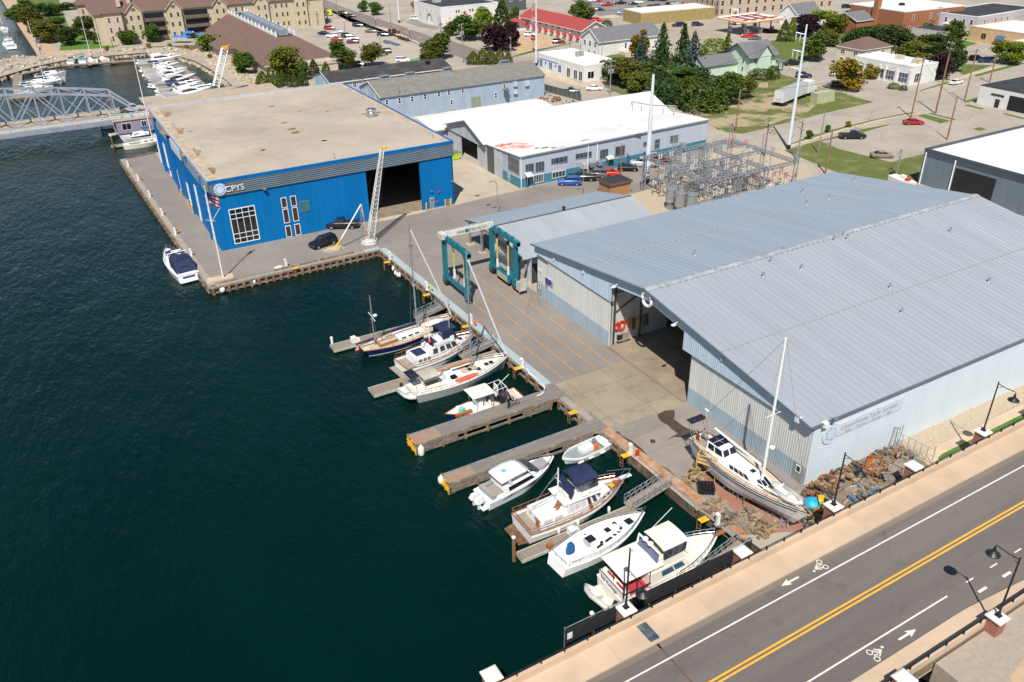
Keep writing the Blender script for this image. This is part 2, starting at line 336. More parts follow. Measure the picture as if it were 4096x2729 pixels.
# yellow travel lanes and bay lines
lanes=MB()
def line(mb,a,b,w,z):
 a,b=Vector((a[0],a[1],0)),Vector((b[0],b[1],0));d=(b-a).normalized();s_=Vector((-d.y,d.x,0))*w/2
 mb.add([(*(a-s_).xy,z),(*(b-s_).xy,z),(*(b+s_).xy,z),(*(a+s_).xy,z)],[(0,1,2,3)])
for a,b in((g('f',1440,840),g('q',1022,1172)),(g('f',1335,878),g('q',888,1217)),(g('f',1195,900),g('q',733,1272)),(g('f',1080,935),g('q',597,1317))):
 line(lanes,a,b,.11,.014)
for a,b in(((1225,535),(1330,615)),((1225,535),(1300,515)),((1245,560),(1330,535)),((1265,580),(1345,555)),((1290,600),(1360,580))):line(lanes,g('f',*a),g('f',*b),.12,.014)
for a,b in(((1230,890),(1360,925)),((1340,888),(1420,905)),((1560,860),(1470,895)),((2040,780),(1965,815)),((1985,760),(2010,775))):line(lanes,g('p',*a),g('p',*b),.1,.014)
for u,v in((150,640),(220,690),(300,720),(380,770),(480,745)):line(lanes,g('o',u+150,v+40),g('o',u+215,v+75),.1,.014)
struct('painted_lane_lines',lanes,M_line_o)
# --- substation pad, grass, lots
sheet('substation_gravel',G('o',(275,870),(545,795),(900,560),(1060,470),(1250,440),(1680,470),(1900,600),(1950,700))+[(118,97.5),(82,97.5)],.012,M_gravel)
sheet('vacant_lot',G('c',(1480,985),(1560,1010),(1640,1030),(1800,1100),(1800,1130),(1900,1200),(2000,1225),(2120,1232),(2200,1210))+G('d',(30,1160),(270,1108),(500,1045),(800,980),(970,940),(700,855),(500,800),(270,725),(110,680),(0,690))+G('c',(2200,735),(2150,790)),.01,M_dirtgrass)
sheet('grass_verge',G('d',(0,700),(110,690),(270,740),(500,815),(970,940),(700,1000),(420,1065),(330,1060),(450,960),(620,930),(610,850),(400,790),(200,830),(60,850),(0,850)),.018,M_lotgrass)
sheet('grass_corner',G('d',(10,1155),(150,1100),(250,1080),(270,1108),(130,1140),(30,1160))+G('c',(2300,1190),(2120,1230),(1970,1215),(1920,1185),(2050,1170)),.018,M_lotgrass)
sheet('street_verge',G('d',(125,1360),(400,1270),(700,1180),(1000,1105),(1390,1035),(1310,1035),(1020,1090),(700,1165),(380,1255),(215,1320)),.012,M_grass)
sheet('lot_grass',G('d',(150,1385),(300,1340),(500,1285),(640,1250),(860,1190),(1130,1140),(1100,1155),(860,1220),(640,1270),(490,1300),(650,1370),(1130,1490),(1480,1405),(1475,1620),(1330,1700),(800,1640),(560,1560)),.012,M_lotgrass)
sheet('verge_path',G('d',(130,1375),(400,1290),(700,1198),(1000,1120),(1240,1070),(1420,1040),(1400,1030),(1000,1105),(700,1183),(400,1272),(130,1355)),.016,M_walk)
sheet('lot_grass_island',G('d',(1375,1065),(1440,1050),(1680,1112),(1590,1137)),.012,M_grass)
sheet('street_strip',G('d',(1470,1045),(1500,1040),(1735,1098),(1715,1106)),.012,M_grass)
sheet('corner_lawn',G('d',(1780,590),(2060,600),(2100,590),(1960,640),(1800,690),(1760,665)),.012,M_grass)
sheet('kerb_lawn',G('d',(1885,690),(2070,640),(2240,600),(2310,595),(2200,630),(1920,705)),.012,M_grass)
sheet('kerb_path',G('d',(1680,740),(1880,665),(2130,608),(2150,615),(1900,690),(1690,760)),.014,M_walk)
sheet('thicket_ground',G('c',(840,560),(1000,520),(1500,560),(2100,700),(2260,720),(2210,860),(2080,960),(1850,1030),(1500,990),(1250,900),(1000,870),(850,800)),.008,M_under)
sheet('backyard_ground',G('d',(640,300),(900,230),(1300,250),(1580,330),(1760,430),(1720,560),(1650,720),(1480,760),(1300,600),(1000,520),(740,480),(560,420)),.008,M_under)
sheet('house_lawn',G('d',(0,380),(300,330),(420,520),(330,580),(160,560),(0,520)),.01,M_grass)
sheet('school_lawn',G('d',(1720,370),(1820,375),(1935,400),(1800,435),(1730,425)),.012,M_lawn)
sheet('front_lawn',G('d',(1390,835),(1650,750),(1665,765),(1400,840)),.012,M_grass)
sheet('garage_lawn',G('d',(1790,935),(1940,890),(1950,905),(1830,945)),.012,M_grass)
sheet('garage_strip',G('d',(1800,970),(1840,962),(1990,1000),(1960,1008)),.012,M_grass)
sheet('garden_lawn',G('d',(0,500),(60,400),(200,390),(240,470),(300,520),(160,560),(0,520)),.012,M_grass)
sheet('deco_lawn',G('c',(830,530),(960,490),(1060,500),(1000,560),(900,580)),.012,M_grass)
sheet('kerb_grass_a',G('d',(1885,1185),(1950,1170),(2010,1190),(1940,1207)),.012,M_grass)
sheet('kerb_grass_b',G('d',(2155,1048),(2190,1042),(2354,1085),(2354,1100)),.012,M_grass)
M_mainroad=cracks(mat('main_street_asphalt',(.225,.185,.165),.9,scale=.2,col2=(.17,.14,.125),detail=6),.1,.3,.02)
sheet('main_street',G('b',(395,-60),(560,60),(800,145),(1000,215),(1245,310),(1420,375),(1600,430),(1800,500),(1960,560),(2010,540),(2080,470),(1800,380),(1620,340),(1330,240),(1100,165),(780,60),(640,0),(540,-60)),.01,M_mainroad)
ml=MB()
for u,v in((690,45),(760,75),(850,110),(1270,240),(1380,297),(1500,345)):line(ml,g('b',u-18,v-6),g('b',u+22,v+9),.3,.018)
struct('street_centre_dashes',ml,M_line_y)
sheet('cross_street',G('c',(0,560),(240,510),(660,420),(1010,250),(1300,215),(1700,250),(1950,330),(1800,400),(1450,300),(1010,310),(700,420),(680,440),(300,560),(240,590)),.01,mat('tan_street',(.36,.285,.215),.9,var=.1,scale=.2))
cl=MB()
for a,b in(((560,455),(680,428)),((1640,262),(1900,238)),((980,285),(1080,262)),((1560,275),(1720,250))):line(cl,g('c',*a),g('c',*b),.25,.018)
struct('cross_street_lines',cl,M_line_y)
sheet('deco_sidewalk',G('c',(270,630),(290,640),(640,770),(900,740),(900,770),(650,800),(540,780),(260,690)),.014,M_walk)
sheet('motel_lot',G('c',(30,330),(80,280),(240,300),(430,340),(560,372),(500,400),(380,420),(200,460),(40,500),(-40,470)),.012,M_tan)
sheet('motel_lawn',G('c',(215,295),(300,290),(610,378),(560,385)),.016,mat('dull_ground_cover',(.08,.12,.045),.95,var=.3,scale=1))
sheet('roadside_hedge_lawn',G('c',(0,520),(180,465),(480,415),(600,380),(520,400),(200,480),(0,530)),.016,M_grass)
sheet('resort_car_park',G('b',(430,160),(620,165),(800,180),(1000,250),(1200,325),(1530,430),(1560,520),(1400,590),(900,630),(700,560),(700,360),(580,280),(450,250)),.012,mat('resort_lot_concrete',(.40,.345,.29),.9,var=.08,scale=.2))
sheet('lot_puddle',G('b',(1160,380),(1185,370),(1230,375),(1260,390),(1310,400),(1335,420),(1280,425),(1245,408),(1190,405)),.02,mat('puddle',(.02,.03,.05),.05,var=.1))
sheet('green_court',G('b',(1390,555),(1500,530),(1540,552),(1400,575)),.02,mat('green_court',(.12,.3,.12),.9))
sheet('town_car_park',G('c',(560,-60),(540,0),(720,90),(860,190),(1000,150),(1200,175),(1700,110),(1720,30),(1640,-60)),.012,M_lot)
sheet('town_lot_island',G('c',(780,155),(930,135),(1000,150),(940,172),(830,165)),.02,M_walk)
sheet('asphalt_forecourt',G('b',(1370,205),(1480,185),(1560,225),(1720,250),(1640,275),(1500,250)),.014,M_lot)  # forecourt laid in the same asphalt as the car parks
sheet('museum_walk',G('b',(600,60),(800,180),(1200,260),(1500,390),(1540,420),(1200,310),(1000,245),(800,170)),.014,M_walk)
sheet('square_lot',G('b',(1000,-60),(1560,60),(1540,130),(1300,150),(1050,60),(880,0)),.012,M_street)
# promenade, lawns and the riprap shore
sheet('promenade',[(4.6,352),(-2.2,545),(-12,900),(-2,900),(5,540),(10.8,360),(28.5,353),(40,350.5),(50.5,342),(57.5,324),(58.5,300),(59,272),(59,256),(56.6,256),(56.4,273),(55.7,299),(55,322),(48.6,339),(38.6,347.5),(27.5,350),(13,351)],.012,M_prom)
sheet('resort_lawn',[(12,362),(30,356),(36,365),(33,410),(18,412)],.012,M_lawn)
sheet('resort_beds',[(30,356),(58,344),(60,326),(62,300),(62,275),(59.5,275),(58.8,300),(57.6,324),(50.6,342),(40,350.7)],.012,mat('planted_bed',(.09,.11,.035),.95,scale=.6,col2=(.16,.1,.06),thr=(.4,.6)))
sheet('park_lawn',[(8,420),(20,420),(25,560),(4,560)],.012,M_grass)
m_rock=mat('pale_riprap_stone',(.5,.42,.32),.9,scale=1.2,col2=(.34,.28,.21),rand=0,detail=5)
rr=MB();rb=random.Random(3)
SH=[(26,206),(26,258)],[(52.3,262.5),(52.6,276),(52.3,292),(50.8,311),(46.7,328),(39,338.3),(26.3,339.6),(12.7,339.3),(2.4,332.5),(-8.6,319),(-30,296)]
def rocks(path,wid,num):
 segs=[(Vector(a),Vector(b))for a,b in zip(path[:-1],path[1:])];tot=sum((b-a).length for a,b in segs)
 for a,b in segs:
  d=(b-a).normalized();nn=Vector((d.y,-d.x))
  for _ in range(int(num*(b-a).length/tot)):
   t,s_=rb.random(),rb.random();q=a.lerp(b,t)+nn*(s_*wid-.8);z=WZ+.1+min(1,max(0,s_*1.25))*1.35
   sz=rb.uniform(.45,1.15);rot=Matrix.Rotation(rb.uniform(0,6),3,'Z')@Matrix.Rotation(rb.uniform(-.6,.6),3,'X')
   vs=[rot@Vector((x*sz*rb.uniform(.6,1),y*sz*rb.uniform(.5,.9),zz*sz*rb.uniform(.35,.7)))+Vector((q.x,q.y,z))for zz in(-.7,.7)for x,y in((-.8,-.8),(.8,-.7),(.75,.8),(-.7,.75))]
   rr.add(vs,[(0,3,2,1),(4,5,6,7),(0,1,5,4),(1,2,6,5),(2,3,7,6),(3,0,4,7)])
rocks(SH[1],9.5,1900)
# the breakwater's seaward face
rocks([(-34,296),(-14,330),(-8,340),(3,355)][::-1],6,500)
rr.build('riprap_rubble',m_rock,kind='stuff')
# --- the road bridge along the bottom right
RZ=2.2
def ry(x,y):return y+.008*(x-45)
def strip(x0,x1,y0,y1,z0,z1,mb,m=0,step=30):
 x=x0
 while x<x1-1e-6:
  e=min(x1,x+step)
  mb.add([(x,ry(x,y0),z0),(e,ry(e,y0),z0),(e,ry(e,y1),z0),(x,ry(x,y1),z0),(x,ry(x,y0),z1),(e,ry(e,y0),z1),(e,ry(e,y1),z1),(x,ry(x,y1),z1)],
  [(0,3,2,1),(4,5,6,7),(0,1,5,4),(1,2,6,5),(2,3,7,6),(3,0,4,7)],m);x=e
rd=MB();strip(-40,220,21.0,32.75,1.2,RZ,rd);struct('bridge_road',rd,M_asphroad)
wl=MB();strip(-40,220,32.6,35.2,1.1,RZ+.14,wl);struct('bridge_sidewalk',wl,M_bwalk)
wr=MB();wr.prism([(-40,ry(-40,20.9)),(70,ry(70,20.9)),(70,ry(70,22.05)),(60,ry(60,22.2)),(53.5,ry(53.5,22.72)),(52,ry(52,22.75)),(-40,ry(-40,22.75))],1.3,RZ+.14);struct('far_sidewalk',wr,M_bwalk)
wr=MB();wr.prism([(70.01,ry(70,20.9)),(220,ry(220,20.9)),(220,ry(220,22.05)),(70.01,ry(70,22.05))],1.3,RZ+.14);struct('far_sidewalk_end',wr,M_bwalk)
gt=MB();strip(-40,220,32.1,32.6,RZ-.1,RZ+.005,gt);struct('kerb_gutter',gt,mat('gutter_asphalt',(.2,.165,.13),.9,var=.1,aniso=(.1,2,1)))
ln=MB()
for y,w_ in((31.1,.13),):strip(-40,220,y-w_/2,y+w_/2,RZ,RZ+.006,ln)
strip(-40,53.4,24.3,24.43,RZ,RZ+.006,ln)
for x in(48.6,52.4,56.0,59.2,62.6,66):
 if x>54:strip(x,x+.95,24.44,24.56,RZ,RZ+.006,ln)
for x in(55.9,59.15,62.4):strip(x,x+1.05,23.22,23.45,RZ,RZ+.006,ln)
def arrow(x,y,d):
 y=ry(x,y);h=.085
 ln.prism([(x,y-h),(x+d*1.15,y-h),(x+d*1.05,y-.32),(x+d*2.0,y),(x+d*1.05,y+.32),(x+d*1.15,y+h),(x,y+h)],RZ,RZ+.007)
arrow(44.75,31.97,-1);arrow(46.35,23.5,1)
def ring(cx,cy,r0,r1):
 for i in range(20):
  a,b=2*math.pi*i/20,2*math.pi*(i+1)/20
  ln.add([(cx+r*math.cos(t),cy+r*math.sin(t),RZ+.007)for r,t in((r0,a),(r1,a),(r1,b),(r0,b))],[(0,1,2,3)])
def bike(x,y,d):
# a rider on a bicycle: wheels across the lane, rider leaning towards d
 y=ry(x,y);w=d
 for s in(-1,1):ring(x,y+s*.34*w,.17,.25)
 P=lambda*q:ln.add([(x+d*a,y+w*b,RZ+.008)for a,b in q],[tuple(range(len(q)))]if d*w>0 else[tuple(range(len(q)))[::-1]])
 P((.32,-.34),(.98,.02),(.9,.2),(.6,.04),(.36,-.14));P((.05,-.05),(.5,-.2),(.52,-.08),(.08,.06));P((.5,.0),(.62,.02),(.3,.36),(.2,.3))
 P((.72,.08),(.84,.18),(.5,.42),(.42,.36));P((1.12,.1),(1.3,.1),(1.34,.26),(1.16,.3),(1.06,.2))
bike(47.55,31.95,-1);bike(43.5,23.5,1)
struct('white_road_markings',ln,M_line_w)
yl=MB()
for y in(27.98,27.64):strip(-40,220,y-.08,y+.08,RZ,RZ+.006,yl)
struct('yellow_centre_lines',yl,M_line_y)
js=MB();js.prism([(30.25,ry(30,22.75)),(30.4,ry(30,22.75)),(30.45,ry(30,32.6)),(30.3,ry(30,32.6))],RZ,RZ+.005);struct('deck_joint',js,mat('joint_rust',(.13,.07,.05),.9))
tag(MB().bx(29.95,30.85,32.75,34.55,RZ+.141,RZ+.16).build('joint_cover_plate',mat('worn_steel_plate',(.23,.27,.31),.4,.7,var=.35,scale=2)),'blue grey steel joint cover plate across the beige sidewalk','steel plate')
# streaks of tyre wear are in the asphalt; retaining walls and lower ground south of the road
rw=MB();strip(45.5,220,35.0,35.2,-.2,1.1,rw);struct('road_retaining_wall',rw,M_conc)
gm=MB();gm.prism([(47,-200),(47,20.8),(220,ry(220,20.8)),(220,-200)],.02,2.05);struct('gravel_terrace',gm,M_gravel2)
gs=MB();gs.sheet([(50.5,17.3),(70,21.0),(70,12),(46,12)],2.06);struct('sand_patch',gs,M_tan)
sheet('gravel_shoulder',G('l',(1215,740),(1700,480),(2354,190),(2354,360),(1500,800),(1400,830),(1330,870)),.012,M_gravel)
sheet('lower_path',G('l',(1390,850),(1500,800),(2354,375),(2354,470),(1600,840),(1560,900),(1480,960)),.016,M_walk)
sheet('roadside_grass',G('l',(1560,880),(1600,845),(2354,470),(2354,540),(1900,720),(1580,905)),.02,M_lawn)
sheet('debris_ground',G('l',(330,1125),(700,950),(1150,760),(1500,950),(1300,1060),(520,1450),(400,1490),(330,1300)),.014,M_dirt)
# ================================================================ NEAR BUILDINGS
def islands(mb):
 p=list(range(len(mb.v)))
 def fd(i):
  while p[i]!=i:p[i]=p[p[i]];i=p[i]
  return i
 for f in mb.f:
  for j in f[1:]:p[fd(j)]=fd(f[0])
 gr={}
 for f,m in zip(mb.f,mb.m):gr.setdefault(fd(f[0]),[]).append((f,m))
 out=[]
 for fs in gr.values():
  q=MB();mp={}
  for f,m in fs:
   t=[]
   for i in f:
    if i not in mp:mp[i]=len(q.v);q.v.append(mb.v[i])
    t.append(mp[i])
   q.f.append(tuple(t));q.m.append(m)
  out.append(q)
 return out
def each(mb,name,mats,parent,**k):
 "every separate piece of the mesh becomes a part of its own"
 return[q.build(name,mats,parent,**k)for q in islands(mb)]
def gp(c,u,v,ax,val):
 "survey point on the upright plane x = val (ax 0) or y = val (ax 1)"
 o=CROP[c];px,py=o[0]+u*KS,o[1]+v*KS
 d=CR_*((px-PW/2)/PF)-CU_*((py-PH/2)/PF)+CF_
 t=val/d[ax];return Vector((d.x*t,d.y*t,CAMZ+d.z*t))
def cpanel(mb,a,b,c,d,pitch=.9,dep=.05,m=0,prof=((0,0),(.55,0),(.63,1),(.92,1),(1,0))):
 "profiled sheet: a to b the foot, d to c the head, ribs run from foot to head"
 a,b,c,d=map(Vector,(a,b,c,d));n_=max(1,round((b-a).length/pitch));nv=(b-a).cross(d-a).normalized()*dep
 pts=[]
 for i in range(n_):
  for t,h in prof[:-1]:pts.append(((i+t)/n_,h))
 pts.append((1,0));o=len(mb.v)
 for t,h in pts:
  mb.v.append(tuple(a.lerp(b,t)+nv*h));mb.v.append(tuple(d.lerp(c,t)+nv*h))
 for i in range(len(pts)-1):
  mb.f.append((o+2*i,o+2*i+2,o+2*i+3,o+2*i+1));mb.m.append(m)
 return mb
def window(parent,ax,val,s0,s1,z0,z1,cols=1,rows=1,out=-1,fm=None,gm=None,fw=.09,name='window',mull=None,two=True):
 fm=fm or M_white;gm=gm or M_glass;fr=MB();pn=MB()
 def B(mb,a0,a1,b0,b1,p0,p1,m=0):
  lo,hi=sorted((val+out*p0,val+out*p1))
  if ax==1:mb.bx(a0,a1,lo,hi,b0,b1,m)
  else:mb.bx(lo,hi,a0,a1,b0,b1,m)
 B(fr,s0,s1,z0,z0+fw,-.02,.07);B(fr,s0,s1,z1-fw,z1,-.02,.07)
 B(fr,s0,s0+fw,z0+fw,z1-fw,-.02,.07);B(fr,s1-fw,s1,z0+fw,z1-fw,-.02,.07)
 mw=mull or fw*.6
 for i in range(1,cols):x=s0+(s1-s0)*i/cols;B(fr,x-mw/2,x+mw/2,z0+fw,z1-fw,-.02,.05)
 for j in range(1,rows):z=z0+(z1-z0)*j/rows;B(fr,s0+fw,s1-fw,z-mw/2,z+mw/2,-.02,.055)
 if two:
  f=fr.build(name,fm,parent);B(pn,s0+fw*.5,s1-fw*.5,z0+fw*.5,z1-fw*.5,-.02,.02);pn.build('pane',gm,f);return f
 B(fr,s0+fw*.5,s1-fw*.5,z0+fw*.5,z1-fw*.5,-.02,.02,1);return fr.build(name,[fm,gm],parent)
def win_px(parent,c,ax,val,p,q,**k):
 A,B=gp(c,*p,ax,val),gp(c,*q,ax,val);i=1-ax
 return window(parent,ax,val,min(A[i],B[i]),max(A[i],B[i]),min(A.z,B.z),max(A.z,B.z),**k)
def slab_door(parent,ax,val,s0,s1,z1,m,out=-1,name='door',win=True,z0=0.02):
 d=MB();lo,hi=sorted((val,val+out*.08))
 if ax==1:d.bx(s0,s1,lo,hi,z0,z1)
 else:d.bx(lo,hi,s0,s1,z0,z1)
 o=d.build(name,m,parent)
 if win:window(o,ax,val+out*.08,s0+(s1-s0)*.25,s0+(s1-s0)*.75,z0+(z1-z0)*.52,z0+(z1-z0)*.88,out=out,fw=.04,two=False,name='door_window')
 return o
 # ---------------------------------------------------------------- the blue boat hall
BX0,BX1,BY0,BY1,BZ=20.3,63.2,133.8,191.5,11.95
m_blue=mat('blue_wall_panel',(.001,.145,.40),.65,spec=.15,var=.06,scale=.3,aniso=(2.2,2.2,.12))
m_blue2=mat('blue_trim',(.001,.12,.36),.65,spec=.15,var=.08)
m_band=mat('grey_ribbed_cladding',(.15,.195,.235),.5,var=.08,scale=.4)
m_groof=mat('gravel_roof',(.48,.415,.335),.95,scale=.07,col2=(.33,.28,.225),bump=.5,bscale=9,detail=9,thr=(.3,.7))
speckle(m_groof,3.5,.35,(.5,.7),(.2,.155,.11));speckle(m_groof,.12,.35,(.55,.68),(.26,.18,.1))
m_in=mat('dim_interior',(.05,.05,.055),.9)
blue=thing('boat_hall','big bright blue metal boat hall with a gravel roof and a wide open doorway','building')
w=MB()
def vpan(x0,x1,z0,z1,y=BY0,dep=.05):cpanel(w,(x0,y,z0),(x1,y,z0),(x1,y,z1),(x0,y,z1),1.02,dep,prof=((0,0),(.92,0),(.94,-.7),(.98,-.7),(1,0)))
wx0,wx1=46.4,56.7
vpan(BX0,wx0,0,9.3);vpan(wx1,BX1,0,9.3)
cpanel(w,(BX0,BY1,0),(BX0,BY0,0),(BX0,BY0,9.3),(BX0,BY1,9.3),1.02,.05,prof=((0,0),(.92,0),(.94,-.7),(.98,-.7),(1,0)))
w.bx(BX1-.2,BX1,BY0,BY1,0,11.4);w.bx(BX0,BX1,BY1-.2,BY1,0,11.4)
w.bx(wx0-.05,wx0+.02,BY0+.01,BY0+.5,0,9.3);w.bx(wx1-.02,wx1+.05,BY0+.01,BY0+.5,0,9.3)
w.build('wall',m_blue,blue)
b=MB();PR=((0,0),(.35,0),(.5,1),(.85,1),(1,0))
cpanel(b,(BX1+.15,BY0-.15,9.2),(BX1+.15,BY0-.15,11.45),(BX0-.15,BY0-.15,11.45),(BX0-.15,BY0-.15,9.2),.32,.13,prof=PR)
cpanel(b,(BX0-.15,BY0-.15,9.2),(BX0-.15,BY0-.15,11.45),(BX0-.15,BY1,11.45),(BX0-.15,BY1,9.2),.32,.13,prof=PR)
cpanel(b,(BX1+.15,BY1,9.2),(BX1+.15,BY1,11.45),(BX1+.15,BY0-.15,11.45),(BX1+.15,BY0-.15,9.2),.32,.13,prof=PR)
b.bx(BX0-.13,BX1+.13,BY0-.13,BY0+.02,9.16,9.3);b.build('cladding_band',m_band,blue)
t=MB();t.bx(BX0-.22,BX1+.22,BY0-.3,BY0+.1,11.45,11.95);t.bx(BX1-.1,BX1+.26,BY0+.1,BY1+.3,11.45,11.95);t.build('fascia',m_blue2,blue)
t=MB();t.bx(BX0-.24,BX0+.12,BY0+.1,BY1+.3,11.4,11.98);t.bx(BX0+.12,BX1-.1,BY1-.1,BY1+.3,11.4,12.15);t.build('coping',mat('pale_metal_coping',(.5,.55,.62),.5,.3),blue)
t=MB();t.bx(BX0+.1,BX1-.08,BY0+.08,BY1-.08,11.3,11.8)
rf=t.build('roof',m_groof,blue)
e=MB();
for x0,x1,y0,y1 in((BX0+.1,BX0+1.5,BY0+.1,BY1-.1),(BX1-1.2,BX1-.1,BY0+.1,BY1-.1),(BX0+1.5,BX1-1.2,BY0+.1,BY0+.55)):e.bx(x0,x1,y0,y1,11.8,11.86)
e.build('roof_edge_sheet',mat('bare_roof_edge',(.46,.36,.25),.9,var=.2,scale=.5),rf)
st=MB();rs=random.Random(5)
for(u,v,r_)in((1470,1060,1.6),(1590,1215,1.5),(1750,1410,1.2),(1450,1600,0)):
 if r_:
  P=at(u*KS,v*KS,11.8);st.add([(P.x+r_*1.7*math.cos(a)*rs.uniform(.6,1.1),P.y+r_*2.4*math.sin(a)*rs.uniform(.6,1.1),11.803)for a in[i*.45 for i in range(14)]],[tuple(range(14))])
P=g('e',990,430,11.8);st.add([(P.x+1.9*math.cos(a)*rs.uniform(.6,1.1),P.y+2.6*math.sin(a)*rs.uniform(.6,1.1),11.803)for a in[i*.45 for i in range(14)]],[tuple(range(14))])
each(st,'rust_stain',mat('roof_stain',(.22,.125,.06),.95,scale=.6,col2=(.36,.27,.18),detail=8,thr=(.4,.55)),rf)
mo=MB()
for c,u,v,r_ in(('b',140,980,.6),('b',330,1185,.9),('b',360,1220,.9),('b',260,1130,.6),('b',400,1025,.5),('b',650,1025,.5),('b',1000,1048,.6),('b',1130,1035,.7),('b',630,1295,.5),('b',60,1380,.5),('e',830,60,.5),('e',2060,145,.5),('e',1500,230,.5)):
 P=g(c,u,v,11.81)
 mo.add([(P.x+r_*1.3*math.cos(a)*rs.uniform(.4,1.2),P.y+r_*math.sin(a)*rs.uniform(.4,1.2),11.81)for a in[i*.6 for i in range(10)]],[tuple(range(10))])
each(mo,'moss_patch',mat('roof_moss',(.22,.16,.05),.95,var=.4,scale=4),rf)
bd=MB()
for _ in range(26):
 P=g('b',rs.uniform(0,480),rs.uniform(1050,1240),11.85);bd.blob((P.x,P.y,11.92),(.16,.1,.12),n=6,k=4)
 # roof pipes
pv=MB()
for c,u,v in(('b',1008,885),('b',1372,1085),('b',722,1462),('a',1790,1405),('a',1593,1170),('e',2158,315),('b',1625,1275)):
 P=g(c,u,v,11.8);pv.tube([(P.x,P.y,11.8),(P.x,P.y,12.75)],.07,6);pv.lathe([(.25,0),(.09,.12)],(P.x,P.y,11.8),8)
each(pv,'vent_pipe',M_galv,rf)
P=g('b',1065,1075,11.8);f=MB();f.bx(P.x-.95,P.x+.95,P.y-.95,P.y+.95,11.8,12.1);f.lathe([(.8,.3),(.85,.9),(.72,1.1)],(P.x,P.y,11.8),14);f.lathe([(.98,1.1),(1.05,1.5),(.95,1.62),(.6,1.78)],(P.x,P.y,11.8),16)
f.build('exhaust_fan',M_steel,rf)
# windows of the south face
window(blue,1,BY0,22.5,26.75,.75,6.8,4,1,fw=.14);
br=MB()
for z in(1.65,2.5,5.1,5.9):br.bx(22.6,26.65,BY0-.055,BY0+.01,z-.05,z+.05)
each(br,'window_bars',M_white,blue)
for x0 in(31.15,32.75):
 for z0,z1 in((.1,2.15),(2.65,5.15),(5.35,7.15)):window(blue,1,BY0,x0,x0+.98,z0,z1,fm=M_white,gm=mat('brown_screen',(.05,.028,.022),.5),fw=.1)
lv=MB()
for k in range(11):lv.box((35.0,BY0-.05,4.1+k*.17),(1.75,.1,.09))
lv.bx(34.1,35.9,BY0-.03,BY0+.02,4.0,5.95);lv.build('louvre',mat('teal_louvre',(.07,.2,.25),.5),blue)
A=gp('p',275,1110,1,BY0);B2=gp('p',318,1104,1,BY0);slab_door(blue,1,BY0,A.x,B2.x,2.2,mat('grey_door',(.22,.26,.29),.5))
gm_=MB();P=g('f',1130,270);gm_.bx(P.x-.35,P.x+.35,BY0-.6,BY0-.15,.1,1.0);gm_.tube([(P.x-.4,BY0-.4,.1),(P.x-.4,BY0-.4,1.2),(P.x+.3,BY0-.4,1.2)],.07);gm_.build('gas_meter',M_galv,blue)
for c,u,v in(('f',980,150),('f',1047,155),('f',1030,245),('f',1168,58)):
 q=gp(c,u,v,1,BY0-.1);MB().box((q.x,BY0-.12,q.z),(.25,.22,.3)).build('wall_lamp',M_red if u in(1047,1030)else M_galv,blue)
q=gp('e',1507,590,1,BY0-.3);MB().box((q.x,BY0-.5,9.35),(.5,.6,.25)).build('floodlight',M_galv,blue)
# sign: wheel disc and letters
q=gp('e',1103,595,1,BY0-.35)
dk=MB();dk.lathe([(.98,-.06),(.98,.06)],(q.x,BY0-.36,q.z),24,axis='y')
sg=dk.build('wheel_sign',mat('sign_pale_blue',(.55,.62,.78),.5),blue)
rg=MB()
for i in range(20):
 a0,a1=i*math.pi/10,(i+1)*math.pi/10
 rg.add([(q.x+r_*math.cos(a),BY0-.44,q.z+r_*math.sin(a))for r_,a in((.62,a1),(.72,a1),(.72,a0),(.62,a0))],[(0,1,2,3)])
for i in range(8):a=i*math.pi/4;rg.bar((q.x+.6*math.cos(a),BY0-.44,q.z+.6*math.sin(a)),(q.x+.92*math.cos(a),BY0-.44,q.z+.92*math.sin(a)),.05,.02)
rg.build('wheel_mark',mat('sign_blue_line',(.12,.3,.62),.5),sg)
q2=gp('e',1152,612,1,BY0-.35);lettering('CPYS',M_white,blue,(q2.x,BY0-.36,q2.z-.15),(R(90),0,0),1.35,ext=.04)
# piers, windows and a banner on the west face
pr=MB()
for c,u,v in(('e',905,450),('e',755,265),('e',615,85),('a',1540,1240),('a',1415,1085)):
 P=gp(c,u,v,0,BX0-.3);pr.bx(BX0-.42,BX0-.02,P.y-.2,P.y+.2,0,11.1)
each(pr,'downpipe',m_blue2,blue)
m_pw=mat('hazy_pane',(.36,.42,.5),.15,var=.15)
for c,p_,q_,cc,rrw in(('e',(1000,690),(1035,1050),3,6),('e',(868,555),(925,815),2,4),('e',(920,815),(945,920),2,1),('e',(805,545),(845,760),2,4),('e',(703,405),(745,610),2,4),('e',(645,420),(668,515),2,1),('e',(583,170),(637,395),2,4),('a',(1430,1235),(1490,1500),2,5),('a',(1502,1320),(1550,1540),2,4)):
 A,B2=gp(c,*p_,0,BX0),gp(c,*q_,0,BX0);yc=(A.y+B2.y)/2;wd=.8+.45*cc
 z0,z1=max(.25,min(A.z,B2.z)),min(8.9,max(A.z,B2.z));window(blue,0,BX0,yc-wd/2,yc+wd/2,z0,z1,cc,rrw,fm=M_white,gm=m_pw,fw=.12)
A,B2=gp('e',640,120,0,BX0-.3),gp('e',740,300,0,BX0-.3)
bn=MB();bn.bx(BX0-.4,BX0-.3,min(A.y,B2.y),max(A.y,B2.y),9.35,11.3);bnr=bn.build('banner',mat('banner_white',(.66,.68,.72),.6,var=.2,scale=1.5),blue)
MB().bx(BX0,BX1,BY0+.2,BY1-.2,-.02,.015).build('floor',mat('hall_floor',(.24,.2,.14),.8,var=.2,scale=.5),blue)
